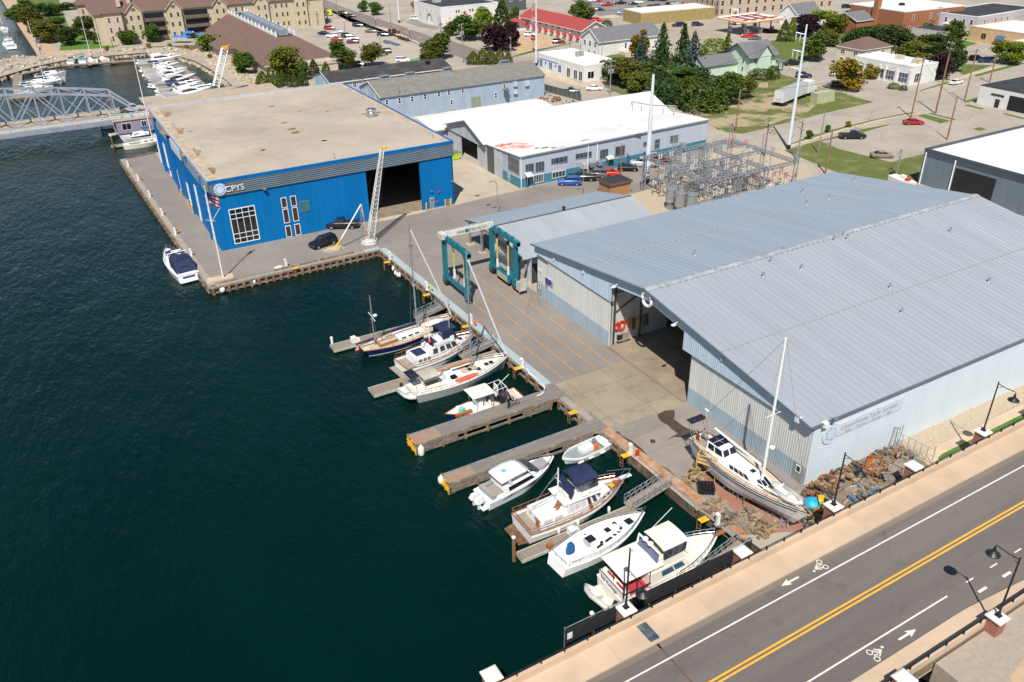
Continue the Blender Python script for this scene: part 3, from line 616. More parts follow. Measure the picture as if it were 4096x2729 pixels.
iw=MB();iw.bx(BX0+.1,BX0+.15,BY0+.3,BY1-.3,0,11);iw.bx(BX1-.3,BX1-.25,BY0+.3,BY1-.3,0,11);iw.bx(BX0+.2,BX1-.3,BY1-.35,BY1-.3,0,11);each(iw,'lining',m_in,blue)
# ---------------------------------------------------------------- the big storage shed
SX0,SX1=56.5,117;YL,YR,YM=93.0,41.9,67.5;ZL,ZR,ZM=7.85,7.35,11.25
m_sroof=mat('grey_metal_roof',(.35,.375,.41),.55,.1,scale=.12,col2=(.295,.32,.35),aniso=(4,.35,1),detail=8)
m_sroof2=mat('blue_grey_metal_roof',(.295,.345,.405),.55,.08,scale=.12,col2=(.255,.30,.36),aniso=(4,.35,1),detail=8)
speckle(m_sroof2,.7,.3,(.6,.7),(.42,.43,.44));speckle(m_sroof,.5,.35,(.62,.7),(.45,.44,.42));speckle(m_sroof2,2.5,.3,(.66,.72),(.2,.17,.15))
m_swall=mat('white_ribbed_wall',(.60,.60,.575),.6,scale=.5,col2=(.5,.5,.48),aniso=(3,3,.12),detail=7);speckle(m_swall,1.1,.3,(.6,.75),(.35,.32,.28))
m_swallb=mat('pale_blue_wall_foot',(.335,.42,.475),.6,scale=.5,col2=(.27,.35,.41),aniso=(3,3,.15),detail=7)
m_fas=mat('pale_blue_fascia',(.43,.53,.63),.55,var=.06,scale=.4,aniso=(3,3,.2))
m_swest=mat('faded_pale_blue_side',(.60,.665,.71),.6,scale=.25,col2=(.54,.61,.66),aniso=(2,2,.15),detail=7);speckle(m_swest,.9,.3,(.62,.75),(.68,.68,.66))
shed=thing('storage_shed','huge grey corrugated boat storage shed with an open gable doorway by the quay','building')
def zr(y):return ZM-(y-YM)/(YL-YM)*(ZM-ZL)if y>YM else ZM-(YM-y)/(YM-YR)*(ZM-ZR)
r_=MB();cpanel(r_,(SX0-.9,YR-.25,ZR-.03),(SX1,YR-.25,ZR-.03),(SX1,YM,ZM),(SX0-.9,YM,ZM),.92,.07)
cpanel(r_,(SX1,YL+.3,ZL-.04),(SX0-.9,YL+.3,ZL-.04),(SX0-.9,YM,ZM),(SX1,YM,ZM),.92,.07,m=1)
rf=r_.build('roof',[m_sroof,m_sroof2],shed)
lp=MB()
for y in(54.5,80.3):lp.bx(SX0-.8,SX1,y-.09,y+.09,zr(y)+.05,zr(y)+.085)
each(lp,'lap_seam',mat('lap_rust',(.36,.33,.29),.7,scale=2,col2=(.3,.32,.35),detail=8,thr=(.45,.6)),rf)
c=MB();
c.add([(SX0-.95,YM-.55,zr(YM-.55)+.09),(SX1,YM-.55,zr(YM-.55)+.09),(SX1,YM,ZM+.16),(SX0-.95,YM,ZM+.16),(SX1,YM+.55,zr(YM+.55)+.09),(SX0-.95,YM+.55,zr(YM+.55)+.09)],[(0,1,2,3),(3,2,4,5)])
for x in(66,78,90,102):c.bx(x-.08,x+.08,YM-.6,YM+.6,ZM-.02,ZM+.2)
c.build('ridge_cap',mat('ridge_flashing',(.40,.42,.44),.5,.2,var=.2,scale=1),rf)
tr=MB()
for y0,y1 in((YL+.3,YM),(YM,YR-.25)):tr.bar((SX0-.93,y0,zr(y0)-.02),(SX0-.93,y1,zr(y1)-.02),.1,.22)
tr.bar((SX0-.9,YR-.3,ZR-.02),(SX1,YR-.3,ZR-.02),.16,.22);tr.build('eaves_trim',mat('dark_gutter',(.13,.16,.19),.5),rf)
for i,(c_,u,v)in enumerate((('o',868,1432),('o',1897,965),('o',2103,915),('o',1857,855),('o',2335,750),('o',1567,1500),('o',2150,1300),('o',2270,1290))):
 o_=CROP[c_];zz=9
 for _ in range(6):P=at(o_[0]+u*KS,o_[1]+v*KS,zz);zz=zr(P.y)
 q=MB();q.tube([(P.x,P.y,zz-.1),(P.x,P.y,zz+.7)],.06,6);q.lathe([(.28,0),(.1,.25)],(P.x,P.y,zz),8);q.lathe([(.16,.62),(.18,.8),(.05,.86)],(P.x,P.y,zz),8);q.build('vent_pipe',M_galv,rf)
for px,py in((3072-20,1110),(3205,1080),(3560,1155),(3955,1130),(3605,1255),(3800,930),(2400+2235*KS,400+1255*KS)):
 zz=9
 for _ in range(6):P=at(px,py,zz);zz=zr(P.y)
 q=MB();q.tube([(P.x,P.y,zz-.1),(P.x,P.y,zz+.6)],.06,6);q.lathe([(.28,0),(.1,.25)],(P.x,P.y,zz),8);q.lathe([(.16,.5),(.18,.7),(.05,.76)],(P.x,P.y,zz),8);q.build('vent_pipe',M_galv,rf)
fw=MB()
def sw(y0,y1,x=SX0,top=6.6,band=2.05,m=fw):
 cpanel(m,(x,y0,band),(x,y1,band),(x,y1,top),(x,y0,top),.3,.035);cpanel(m,(x,y0,0),(x,y1,0),(x,y1,band),(x,y0,band),.3,.035,m=1)
DL,DR=74.9,59.5
sw(YL,89.7,SX0-.0);sw(89.7,DL,SX0-.25);sw(DR,YR,SX0-.12)
fw.bx(SX0-.22,SX0-.02,DL-.02,DL+.04,0,6.6);fw.bx(SX0-.22,SX0-.02,89.66,89.74,0,6.6);fw.bx(SX0-.1,SX0,DR-.04,DR+.02,0,6.6)
each(fw,'front_wall',[m_swall,m_swallb],shed)
fa=MB();xf=SX0-.45
def fas(y0,y1,b0,b1):
 cpanel(fa,(xf,y0,b0),(xf,y1,b1),(xf,y1,zr(y1)-.06),(xf,y0,zr(y0)-.06),.3,.04)
 fa.add([(xf+.06,y0,b0),(xf+.06,y0,zr(y0)-.1),(xf+.06,y1,zr(y1)-.1),(xf+.06,y1,b1)],[(0,1,2,3)])
fas(YL,DL,6.55,6.55);fas(DL,YM,zr(DL)-1.45,ZM-1.45);fas(YM,60.7,ZM-1.45,zr(60.7)-1.45);fas(60.7,YR,6.5,6.5)
fa.bx(xf+.01,xf+.4,60.66,60.74,6.5,zr(60.7)-.1);fa.bx(xf+.01,xf+.4,DL-.04,DL+.04,6.55,zr(DL)-.1)
fa.build('gable_fascia',m_fas,shed)
sd=MB();cpanel(sd,(SX0-.1,YR,0),(SX1,YR,0),(SX1,YR,ZR-.05),(SX0-.1,YR,ZR-.05),.3,.035);sd.build('side_wall',m_swest,shed)
bw=MB();bw.bx(SX0,SX1,YL-.15,YL,0,ZL-.15);bw.add([(SX1,YL,0),(SX1,YR,0),(SX1,YR,ZR-.1),(SX1,YM,ZM-.1),(SX1,YL,ZL-.1)],[(0,1,2,3,4)])
bw.build('back_wall',m_swallb,shed)
pw=MB();pw.bx(SX0+.3,SX0+9.5,DL+.1,DL+.3,0,9.6);pw.bx(SX0+9.3,SX0+9.5,DL+.3,YL-.2,0,8);pw.build('inner_partition',mat('grubby_white_lining',(.5,.49,.46),.8,var=.15,scale=.5),shed)
fr=MB()
for y,x in((DL-.1,SX0+.5),(DL-.1,SX0+4.7),(DL-.1,SX0+9.4)):fr.bx(x-.1,x+.1,y-.12,y+.1,0,9.4)
fr.bar((SX0+.5,DL-.05,4.6),(SX0+9,DL-.05,8.4),.12);fr.bar((SX0+.6,DL-.05,7.4),(SX0+9,DL-.05,7.4),.1);each(fr,'frame_column',mat('dark_steel',(.06,.065,.07),.6),shed)
fl=MB();fl.bx(SX0-.02,SX1-.3,YR+.3,YL-.3,-.02,.02);fl.build('floor',mat('stained_shed_floor',(.33,.265,.19),.8,scale=.35,col2=(.2,.155,.11),detail=8),shed)
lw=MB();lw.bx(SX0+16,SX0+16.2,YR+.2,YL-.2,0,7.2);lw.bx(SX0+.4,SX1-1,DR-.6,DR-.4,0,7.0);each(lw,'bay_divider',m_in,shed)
A=gp('k',2010,1010,0,SX0-.12);B2=gp('k',2085,1090,0,SX0-.12)
slab_door(shed,0,SX0-.16,B2.y,A.y,2.2,mat('grey_green_door',(.3,.32,.31),.5),out=-1)
A=gp('q',358,500,0,SX0);B2=gp('q',385,540,0,SX0);slab_door(shed,0,SX0-.04,min(A.y,B2.y),max(A.y,B2.y),2.2,mat('grey_green_door',(.3,.32,.31),.5),out=-1)
win_px(shed,'q',0,SX0-.04,(356,285),(383,325),cols=2,fw=.08)
A,B2=gp('q',418,358,0,SX0-.3),gp('q',470,440,0,SX0-.3)
sb=MB();y0,y1,z0,z1=min(A.y,B2.y),max(A.y,B2.y),min(A.z,B2.z),max(A.z,B2.z)
sb.bx(SX0-.36,SX0-.3,y0,y1,z0+.75,z1,0);sb.bx(SX0-.37,SX0-.3,y0,y1,z0,z0+.75,1)
sg=sb.build('dealer_sign',[M_white,mat('sign_indigo',(.07,.05,.3),.5)],shed)
lettering('VOLVO',mat('sign_indigo',(.07,.05,.3),.5),sg,(SX0-.365,y1-.1,z1-.62),(R(90),0,R(-90)),.62,ext=.008)
lettering('PENTA',mat('sign_indigo',(.07,.05,.3),.5),sg,(SX0-.365,y1-.1,z1-1.15),(R(90),0,R(-90)),.62,ext=.008)
for c_,u,v in(('q',497,200),('q',767,318),('q',2043,1118)):
 P=gp(c_,u,v,0,xf-.1);MB().box((xf-.12,P.y,P.z),(.2,.25,.3)).build('wall_lamp',M_white,shed)
for c_,u,v in(('q',1065,430),('q',1620,775)):
 P=gp(c_,u,v,0,xf-.4);q=MB();q.bar((xf,P.y,P.z),(xf-1.0,P.y-.3,P.z-.1),.09);q.box((xf-1.0,P.y-.3,P.z-.12),(.5,.3,.16));q.build('floodlight',M_white,shed)
P=gp('k',2055,522,0,xf-.3);MB().box((xf-.3,P.y,P.z),(.5,.5,.55)).build('floodlight',M_white,shed)
P=gp('l',525,570,1,YR-.3);MB().box((P.x,YR-.3,P.z),(.6,.5,.5)).build('floodlight',M_white,shed)
P=gp('l',607,530,1,YR-.5);q=MB();q.bar((P.x,YR,P.z),(P.x,YR-.6,P.z+.15),.06);q.box((P.x,YR-.6,P.z+.2),(.35,.3,.25));q.build('camera_arm',M_galv,shed)
# life ring over the door
P=gp('q',1352,568,0,xf-.2);lr=MB();pts=[(P.x+0,P.y+.85*math.cos(a),P.z+.85*math.sin(a))for a in[i*math.pi/12 for i in range(25)]];lr.tube(pts,.19,8,cap=False)
tag(lr.build('life_ring',M_white,smooth=True),'big white ring emblem hung on the gable above the shed doorway','sign')
# the long banner on the road side
y=YR-.06
A=gp('l',575,655,1,y);B2=gp('l',1225,385,1,y)
hz0=gp('l',640,665,1,y).z;
bn=MB();bn.prism([(A.x+.9,y-.05),(B2.x+.15,y-.05),(B2.x+.15,y),(A.x+.9,y)],A.z-.72,A.z+.78)
bn.lathe([(1.15,-.06),(1.15,.0)],(A.x,y-.02,A.z),28,axis='y')
ban=bn.build('banner',mat('banner_lilac_white',(.58,.625,.69),.6,var=.04),shed)
rg=MB()
for i in range(24):
 a0,a1=i*math.pi/12,(i+1)*math.pi/12
 rg.add([(A.x+r2*math.cos(a),y-.09,A.z+r2*math.sin(a))for r2,a in((.62,a0),(.72,a0),(.72,a1),(.62,a1))],[(0,1,2,3)])
for i in range(8):a=i*math.pi/4+.3;rg.bar((A.x+.6*math.cos(a),y-.09,A.z+.6*math.sin(a)),(A.x+.95*math.cos(a),y-.09,A.z+.95*math.sin(a)),.06,.02)
rg.build('wheel_mark',mat('sign_sky_line',(.2,.42,.72),.5),ban)
m_ink=mat('sign_ink',(.03,.03,.04),.6)
bl=B2.x-A.x-1.2;m_ink2=mat('faded_ink',(.3,.29,.33),.6)
lettering('CenterPointe Yacht Services',m_ink2,ban,(A.x+1.25,y-.06,A.z-.08),(R(90),0,0),bl/12.6,ext=.006,shear=.2)
lettering('Sales  \u2022  Service  \u2022  Storage  \u2022  Slips',m_ink2,ban,(A.x+2.0,y-.06,A.z-.6),(R(90),0,0),bl/18.5,ext=.006,shear=.15)
# ---------------------------------------------------------------- the open ended middle shed
mid=thing('workshop_shed','pale grey metal workshop shed with an open carport end behind the travel lift','building')
MXa,MXb=55.9,82.2
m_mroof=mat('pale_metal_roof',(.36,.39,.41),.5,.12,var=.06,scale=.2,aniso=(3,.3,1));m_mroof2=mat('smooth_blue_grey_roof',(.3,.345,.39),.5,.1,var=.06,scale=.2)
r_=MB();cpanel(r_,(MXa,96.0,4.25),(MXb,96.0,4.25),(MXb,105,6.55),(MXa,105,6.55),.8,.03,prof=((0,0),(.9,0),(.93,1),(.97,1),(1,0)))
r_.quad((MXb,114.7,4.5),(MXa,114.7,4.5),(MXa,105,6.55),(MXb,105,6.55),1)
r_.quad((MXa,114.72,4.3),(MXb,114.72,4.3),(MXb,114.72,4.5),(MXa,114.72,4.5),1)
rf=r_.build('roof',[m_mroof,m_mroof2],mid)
e=MB();e.bar((MXa-.03,96,4.12),(MXa-.03,105,6.42),.1,.26);e.bar((MXa-.03,114.7,4.36),(MXa-.03,105,6.42),.1,.26);e.bar((MXa,105,6.6),(MXb,105,6.6),.3,.05);e.build('eaves_trim',mat('dark_trim',(.09,.1,.11),.6),rf)
P=g('p',1528,1140,6.6);MB().lathe([(.22,-.2),(.22,.45),(.3,.45),(.3,.6)],(P.x,105.1,6.55),10).build('roof_vent',M_black,rf)
wl_=MB();xw=57.4
cpanel(wl_,(xw,107.5,0),(xw,101.3,0),(xw,101.3,5.5),(xw,107.5,5.85),.5,.03);wl_.quad((xw,101.3,2.9),(xw,98.9,2.9),(xw,98.9,4.8),(xw,101.3,5.5));cpanel(wl_,(xw,98.9,0),(xw,96.1,0),(xw,96.1,4.2),(xw,98.9,4.8),.5,.03)
wl_.build('wall',mat('pale_grey_siding',(.5,.52,.55),.7,var=.12,scale=.5,aniso=(2,2,.2)),mid)
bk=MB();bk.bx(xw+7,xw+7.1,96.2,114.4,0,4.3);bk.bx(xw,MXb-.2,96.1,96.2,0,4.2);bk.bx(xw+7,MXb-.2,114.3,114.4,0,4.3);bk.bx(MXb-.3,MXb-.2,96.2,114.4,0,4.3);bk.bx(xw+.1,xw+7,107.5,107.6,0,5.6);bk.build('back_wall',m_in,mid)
for y in(114.4,110.2):
 q=MB();q.bx(56.35,56.65,y-.15,y+.15,.25,4.6+(.9 if y<112 else 0));q.bar((56.5,y,3.6),(57.6,y,4.9),.15);q.bar((56.5,y,3.8),(56.5,y-1.3,4.9),.15);q.build('post',M_galv,mid)
 MB().prism([(55.9,y-.6),(57.1,y-.6),(57.1,y+.6),(55.9,y+.6)],.01,.25).build('post_footing',M_pale,mid)
MB().bx(56.3,56.6,107.6,114.6,4.15,4.4).build('eaves_beam',M_galv,mid)
A,B2=gp('f',1600,600,0,xw-.05),gp('f',1665,710,0,xw-.05)
y0,y1,z0,z1=min(A.y,B2.y),max(A.y,B2.y),min(A.z,B2.z),max(A.z,B2.z)
sb=MB();sb.bx(xw-.12,xw-.05,y0,y1,z0,z1,0);sb.bx(xw-.14,xw-.05,y0+.12,y1-.12,z0+.12,z1-.12,1);sg=sb.build('notice_board',[M_orange,mat('sign_paper',(.6,.56,.5),.6)],mid)
q=MB()
for k in range(3):q.bx(xw-.15,xw-.13,y0+.3+k*.75,y0+.7+k*.75,z0+.35,z0+1.25)
q.build('figure_marks',m_ink,sg);lettering('USING ON BELT',m_ink,sg,(xw-.145,y1-.2,z1-.6),(R(90),0,R(-90)),.36,ext=.004)
dl=MB();dl.add([(56.1,98.6,0),(56.05,96.6,0),(56.9,96.5,3.2),(56.95,98.5,3.2),(56.0,98.6,0),(55.95,96.6,0),(56.8,96.5,3.2),(56.85,98.5,3.2)],[(0,3,2,1),(4,5,6,7),(0,1,5,4),(1,2,6,5),(2,3,7,6),(3,0,4,7)])
for t in(.12,.5,.88):dl.bar((55.97+.85*t,98.55,3.2*t),(55.93+.85*t,96.6,3.2*t),.08,.2)
tag(dl.build('leaning_barn_door',mat('peeling_white_boards',(.5,.47,.42),.85,scale=2,col2=(.25,.2,.16),aniso=(1,4,1))),'old peeling board door leaning beside the workshop shed opening','door')
# ---------------------------------------------------------------- white office and halls behind
m_wroof=mat('white_membrane_roof',(.70,.69,.675),.8,spec=.2,scale=.06,col2=(.58,.565,.55),detail=8,thr=(.3,.6));speckle(m_wroof,.25,.5,(.63,.72),(.4,.3,.26))
m_wwall=mat('lilac_white_siding',(.44,.49,.57),.6,scale=.5,col2=(.38,.43,.51),aniso=(3,3,.15));m_teal=mat('teal_wall_band',(.055,.21,.29),.6,var=.08,scale=.4)
off=thing('office_building','white roofed office with a teal wall band and a red roof stain','building')
ang=math.atan2(1.75,48.8)
FA,FB=Vector((78,134.7,0)),Vector((126.8,136.45,0))
o_z=6.45
w=MB();cpanel(w,FA+Vector((0,0,1.9)),FB+Vector((0,0,1.9)),FB+Vector((0,0,o_z)),FA+Vector((0,0,o_z)),.6,.03,prof=((0,0),(.85,0),(.88,1),(.97,1),(1,0)))
w.quad(FA,FB,FB+Vector((0,0,1.9)),FA+Vector((0,0,1.9)),1)
w.quad((78,141.7,1.9),(78,134.7,1.9),(78,134.7,o_z),(78,141.7,5.9));w.quad((78,141.7,0),(78,134.7,0),(78,134.7,1.9),(78,141.7,1.9),1)
w.quad((78,148.2,0),(78,141.7,0),(78,141.7,5.9),(78,148.2,5.5));
w.quad(FB,(126.8,148,0),(126.8,148,5.5),FB+Vector((0,0,o_z)))
w.build('wall',[m_wwall,m_teal],off)
r_=MB();r_.add([(77.8,134.4,o_z),(127,136.1,o_z),(126.9,148.2,5.6),(77.8,148.2,5.6)],[(0,1,2,3)]);r_.quad((77.8,134.4,o_z-.3),(127,136.1,o_z-.3),(127,136.1,o_z),(77.8,134.4,o_z),1);r_.quad((77.8,148.2,5.3),(77.8,134.4,o_z-.3),(77.8,134.4,o_z),(77.8,148.2,5.6),1)
rf=r_.build('roof',[m_wroof,mat('grey_roof_edge',(.25,.28,.33),.5)],off)
rs=random.Random(2);st=MB()
for(u,v,a_,b_)in((1040,530,3.6,2.0),(960,515,2.2,1.4),(1130,545,2.6,1.3)):
 P=g('p',u,v,6.1);q=[(P.x+a_*math.cos(t)*rs.uniform(.8,1.1),P.y+b_*math.sin(t)*rs.uniform(.8,1.1))for t in[i*.42 for i in range(15)]]
 st.add([(x,y,5.6+(148.2-y)/13.8*.85+.012+.003*len(st.f))for x,y in q],[tuple(range(15))])
st.build('red_stain',mat('red_roof_stain',(.66,.17,.13),.8,scale=.7,col2=(.85,.66,.6),detail=9,thr=(.38,.6)),rf)
st=MB();P=g('p',1010,505,6.1)
for k in range(14):
 x,y=P.x+rs.uniform(-2,1.6),P.y+rs.uniform(-.5,.5);st.add([(x+.35*math.cos(t)*rs.uniform(.3,1.3),y+.2*math.sin(t)*rs.uniform(.3,1.2),5.6+(148.2-y)/13.8*.85+.024+.001*k)for t in range(6)],[tuple(range(6))])
st.build('worn_patch',mat('dark_roof_wear',(.16,.06,.05),.9),rf)
st=MB()
for(u,v,n_)in((1300,555,5),(1750,490,4),(1850,260,6),(1900,250,4),(2240,358,3),(1450,560,4),(2150,430,5)):
 for k in range(n_):
  P=g('p',u+rs.uniform(-60,60),v+rs.uniform(-8,8),6.2);zz=5.6+(148.2-P.y)/13.8*.85+.015
  if 134.6<P.y<148:st.add([(P.x+.9*math.cos(t)*rs.uniform(.3,1.2),P.y+.4*math.sin(t)*rs.uniform(.3,1.2),zz)for t in range(6)],[tuple(range(6))])
each(st,'scuff_marks',mat('roof_scuffs',(.25,.14,.12),.9),rf)
def offwin(p,q,c='p',**k):
 A,B2=gp(c,*p,1,135.2),gp(c,*q,1,135.2);t=((A.x+B2.x)/2-78)/48.8;yy=134.7+1.75*t-.03
 A,B2=gp(c,*p,1,yy),gp(c,*q,1,yy);k.setdefault('fm',mat('grey_window_frame',(.3,.29,.27),.5));k.setdefault('gm',M_glassb)
 return window(off,1,yy-.03,min(A.x,B2.x),max(A.x,B2.x),min(A.z,B2.z),max(A.z,B2.z),**k)
offwin((1150,708),(1230,782),cols=3);offwin((1243,690),(1325,765),cols=3);offwin((1388,655),(1540,682),cols=4);offwin((1612,612),(1762,635),cols=4)
offwin((1838,575),(1912,645),cols=3);offwin((1978,545),(2065,620),cols=2);offwin((2237,502),(2268,535));offwin((1312,1285),(1355,1360),c='c',rows=2);offwin((1455,1250),(1525,1300),c='c',cols=2)
offwin((1228,808),(1317,865),cols=4,fm=M_white);offwin((1398,780),(1518,815),cols=4,fm=M_white);offwin((2305,602),(2354,632),cols=3,fm=M_white)
window(off,0,78.0,135.0,139.4,2.6,5.6,4,2,fm=mat('grey_window_frame',(.3,.29,.27),.5),gm=M_glassb)
A=gp('p',992,782,0,78);B2=gp('p',1015,868,0,78);slab_door(off,0,78,B2.y-.1,A.y+.1,2.1,mat('blue_grey_door',(.25,.33,.4),.5),out=-1)
for(u0,u1,vb)in((1150,1205,920),(1885,1945,755)):
 A,B2=g('p',u0,vb),g('p',u1,vb);yy=A.y+.1
 d=MB();d.bx(A.x+.3,B2.x-.1,yy-.2,yy,0,2.2);dd=d.build('door',M_glass,off)
 cn=MB();cn.add([(A.x-.2,yy-1.3,2.45),(B2.x+.4,yy-1.3,2.45),(B2.x+.4,yy,3.1),(A.x-.2,yy,3.1),(A.x-.2,yy-1.3,2.35),(B2.x+.4,yy-1.3,2.35),(B2.x+.4,yy,2.9),(A.x-.2,yy,2.9)],[(0,1,2,3),(7,6,5,4),(0,4,5,1),(1,5,6,2),(3,2,6,7),(0,3,7,4)]);cn.build('door_canopy',mat('ribbed_canopy',(.52,.53,.54),.5),off)
 for x in(A.x-.1,B2.x+.3):MB().tube([(x,yy-1.2,0),(x,yy-1.2,2.4)],.05).build('canopy_post',M_galv,off)
for u,v in((1685,720),(1763,705),(1828,690)):
 P=gp('p',u,v,1,134.9);MB().bx(P.x-.55,P.x+.55,134.2,135.1,P.z-.5,P.z+.4).build('air_conditioner',mat('beige_metal',(.52,.44,.35),.6)if u<1700 else M_galv,off)
P=gp('c',1558,1330,1,135.9);MB().bx(P.x-.5,P.x+.5,135.0,135.9,P.z-.5,P.z+.5).build('air_conditioner',M_galv,off)
for u,v in((1735,640),(1822,585),(1105,700)):
 P=gp('p',u,v,1,134.9);MB().tube([(P.x,134.65+max(0,P.x-78)*.0359-.1,0.05),(P.x,134.65+max(0,P.x-78)*.0359-.1,6.3)],.09).build('downpipe',M_white,off)
hall=thing('gabled_hall','white roofed gabled boat hall with grey sliding doors joined to the office','building')
GY0,GY1,GYM,GZM=148.2,166.8,156.6,8.8
w=MB();dA,dB=gp('p',712,600,0,78).y,gp('p',572,600,0,78).y
w.quad((78,dA,0),(78,GY0,0),(78,GY0,5.5),(78,dA,4.7));w.quad((78,GY1,0),(78,dB,0),(78,dB,4.7),(78,GY1,5.7))
w.add([(77.7,GY0,4.6),(77.7,GY0,5.5),(77.7,GYM,GZM-.1),(77.7,GY1,5.8),(77.7,GY1,4.9)],[(0,1,2,3,4)])
w.quad((126,GY0,0),(126,GY1,0),(126,GY1,5.7),(126,GY0,5.5));w.add([(126,GY0,5.5),(126,GY1,5.7),(126,GYM,GZM-.1)],[(0,1,2)]);w.bx(78.1,126,GY1-.1,GY1,0,5.7)
w.build('wall',mat('grey_sheet_door',(.46,.49,.52),.6,var=.1,scale=.4,aniso=(2,2,.2)),hall)
r_=MB();r_.quad((77.1,GY0-.1,5.58),(126.4,GY0-.1,5.58),(126.4,GYM,GZM),(77.1,GYM,GZM));r_.quad((77.1,GYM,GZM),(126.4,GYM,GZM),(126.4,GY1+.3,5.75),(77.1,GY1+.3,5.75))
r_.bar((77.1,GY0-.1,5.5),(77.1,GYM,GZM-.08),.1,.2,1);r_.bar((77.1,GY1+.3,5.67),(77.1,GYM,GZM-.08),.1,.2,1);r_.build('roof',[m_wroof,mat('grey_roof_edge',(.25,.28,.33),.5)],hall)
q=MB();q.bx(77.88,77.98,GY0-3.2,GY0-.2,.02,5.2);q.build('dark_sliding_door',mat('charcoal_door',(.1,.1,.105),.6),hall)
q=MB();q.bx(77.8,77.9,141.8,144.9,.02,5.4);q.build('pale_sliding_door',mat('pale_door',(.5,.52,.54),.6,var=.1),hall)
MB().bx(78.2,125,GY0+.1,GY1-.2,-.01,.02).build('floor',M_pale,hall);MB().bx(92,92.2,GY0+.1,GY1-.1,0,5.5).build('lining',m_in,hall)
low=thing('low_white_shed','low white roofed shed with a shallow ridge between the gabled hall and the long barn','building')
w=MB();w.bx(75.2,107.6,168,178.4,0,4.5);w.build('wall',m_wwall,low)
r_=MB();r_.quad((74.6,167.2,4.6),(108.2,167.2,4.6),(108.2,175.5,5.5),(74.6,175.5,5.5));r_.quad((74.6,175.5,5.5),(108.2,175.5,5.5),(108.2,178.8,5.1),(74.6,178.8,5.1));r_.quad((74.6,167.2,4.3),(108.2,167.2,4.3),(108.2,167.2,4.6),(74.6,167.2,4.6));r_.quad((74.6,178.8,4.5),(74.6,167.2,4.3),(74.6,167.2,4.6),(74.6,175.5,5.5));r_.build('roof',m_wroof,low)
# ---------------------------------------------------------------- long blue grey barn and the black roofed shed behind it
m_barn=mat('blue_grey_boarding',(.36,.44,.54),.75,scale=.5,col2=(.28,.36,.46),aniso=(1,1,.4),detail=7);speckle(m_barn,.7,.25,(.6,.72),(.24,.25,.27))
m_barnroof=mat('grey_shingle_roof',(.195,.185,.16),.95,var=.12,scale=.6,bump=.3,detail=8)
barn=thing('long_barn','long weathered blue grey timber barn with a grey shingle roof and small windows','building')
NX0,NX1,NY0,NY1,NYM=74.9,122.9,198.4,213.6,206;NZ,NZM=5.95,8.6
w=MB();w.quad((NX0,NY0,0),(NX1,NY0,0),(NX1,NY0,NZ),(NX0,NY0,NZ));w.quad((NX1,NY1,0),(NX0,NY1,0),(NX0,NY1,NZ),(NX1,NY1,NZ))
for x,s in((NX0,1),(NX1,-1)):w.add([(x,NY0,0),(x,NY1,0),(x,NY1,NZ),(x,NYM,NZM),(x,NY0,NZ)],[(0,4,3,2,1)if s>0 else(0,1,2,3,4)])
w.build('wall',m_barn,barn)
r_=MB()
for dz in(0,-.16):r_.quad((NX0-.4,NY0-.3,NZ-.05+dz),(NX1+.3,NY0-.3,NZ-.05+dz),(NX1+.3,NYM,NZM+.05+dz),(NX0-.4,NYM,NZM+.05+dz));r_.quad((NX0-.4,NYM,NZM+.05+dz),(NX1+.3,NYM,NZM+.05+dz),(NX1+.3,NY1+.3,NZ-.05+dz),(NX0-.4,NY1+.3,NZ-.05+dz))
r_.bar((NX0-.4,NY0-.33,NZ-.15),(NX1+.3,NY0-.33,NZ-.15),.08,.2,1);r_.bar((NX0-.42,NY0-.3,NZ-.12),(NX0-.42,NYM,NZM-.04),.08,.2,2);r_.bar((NX0-.42,NY1+.3,NZ-.12),(NX0-.42,NYM,NZM-.04),.08,.2,2)
rf=r_.build('roof',[m_barnroof,mat('grey_eaves',(.2,.22,.25),.7),M_white],barn)
for c_,u,v in(('b',1215,745),('b',1450,715),('b',1790,670),('b',2250,580)):
 P=g(c_,u,v,8.5);q=MB();q.bx(P.x-1.5,P.x+1.5,NYM-.9,NYM+.9,NZM-.5,NZM+.3);q.bx(P.x-1.2,P.x+1.2,NYM-.7,NYM+.7,NZM+.3,NZM+.9)
 for k in range(4):q.bx(P.x-1.05+k*.55,P.x-.65+k*.55,NYM-.74,NYM-.7,NZM+.35,NZM+.8,1)
 q.build('ridge_vent',[M_galv,M_black],rf)
for c_,u,v in(('b',1313,830),('b',985,775)):P=g(c_,u,v,7);MB().tube([(P.x,P.y,6.2),(P.x,P.y,8.3)],.14,8).build('stove_pipe',M_steel,rf)
for u,v,h in((1203,942,1.4),(1320,928,1.6),(1436,910,1.5),(1555,890,1.5),(1681,866,1.3),(1773,853,1.3),(1900,835,1.3),(2283,790,1.3),(1798,940,1.4),(2205,878,1.6)):
 P=gp('b',u,v,1,NY0);window(barn,1,NY0,P.x-.42,P.x+.42,P.z-h/2,P.z+h/2,rows=2,fm=M_white,fw=.12,two=False)
for c_,u,v in(('c',142,770),('c',32,775),('c',33,845)):P=gp(c_,u,v,1,NY0-.5);MB().box((P.x,NY0-.3,P.z),(1.1,.6,1.2)).build('wall_unit',mat('pale_box',(.5,.54,.6),.6),barn)
P=gp('b',2300,860,1,NY0-.5);q=MB();q.box((P.x,NY0-.6,P.z),(.9,1.2,1.6));q.add([(P.x-.7,NY0-1.3,P.z+.8),(P.x+.7,NY0-1.3,P.z+.8),(P.x+.7,NY0,P.z+1.4),(P.x-.7,NY0,P.z+1.4)],[(0,1,2,3)]);q.build('door_hood',mat('dark_hood',(.1,.12,.15),.6),barn)
P=gp('b',2022,905,1,NY0);MB().bx(P.x-1.4,P.x+1.4,NY0-.08,NY0,0,2.7).build('barn_door',mat('olive_boards',(.26,.29,.22),.85,var=.2,aniso=(6,1,.5)),barn)
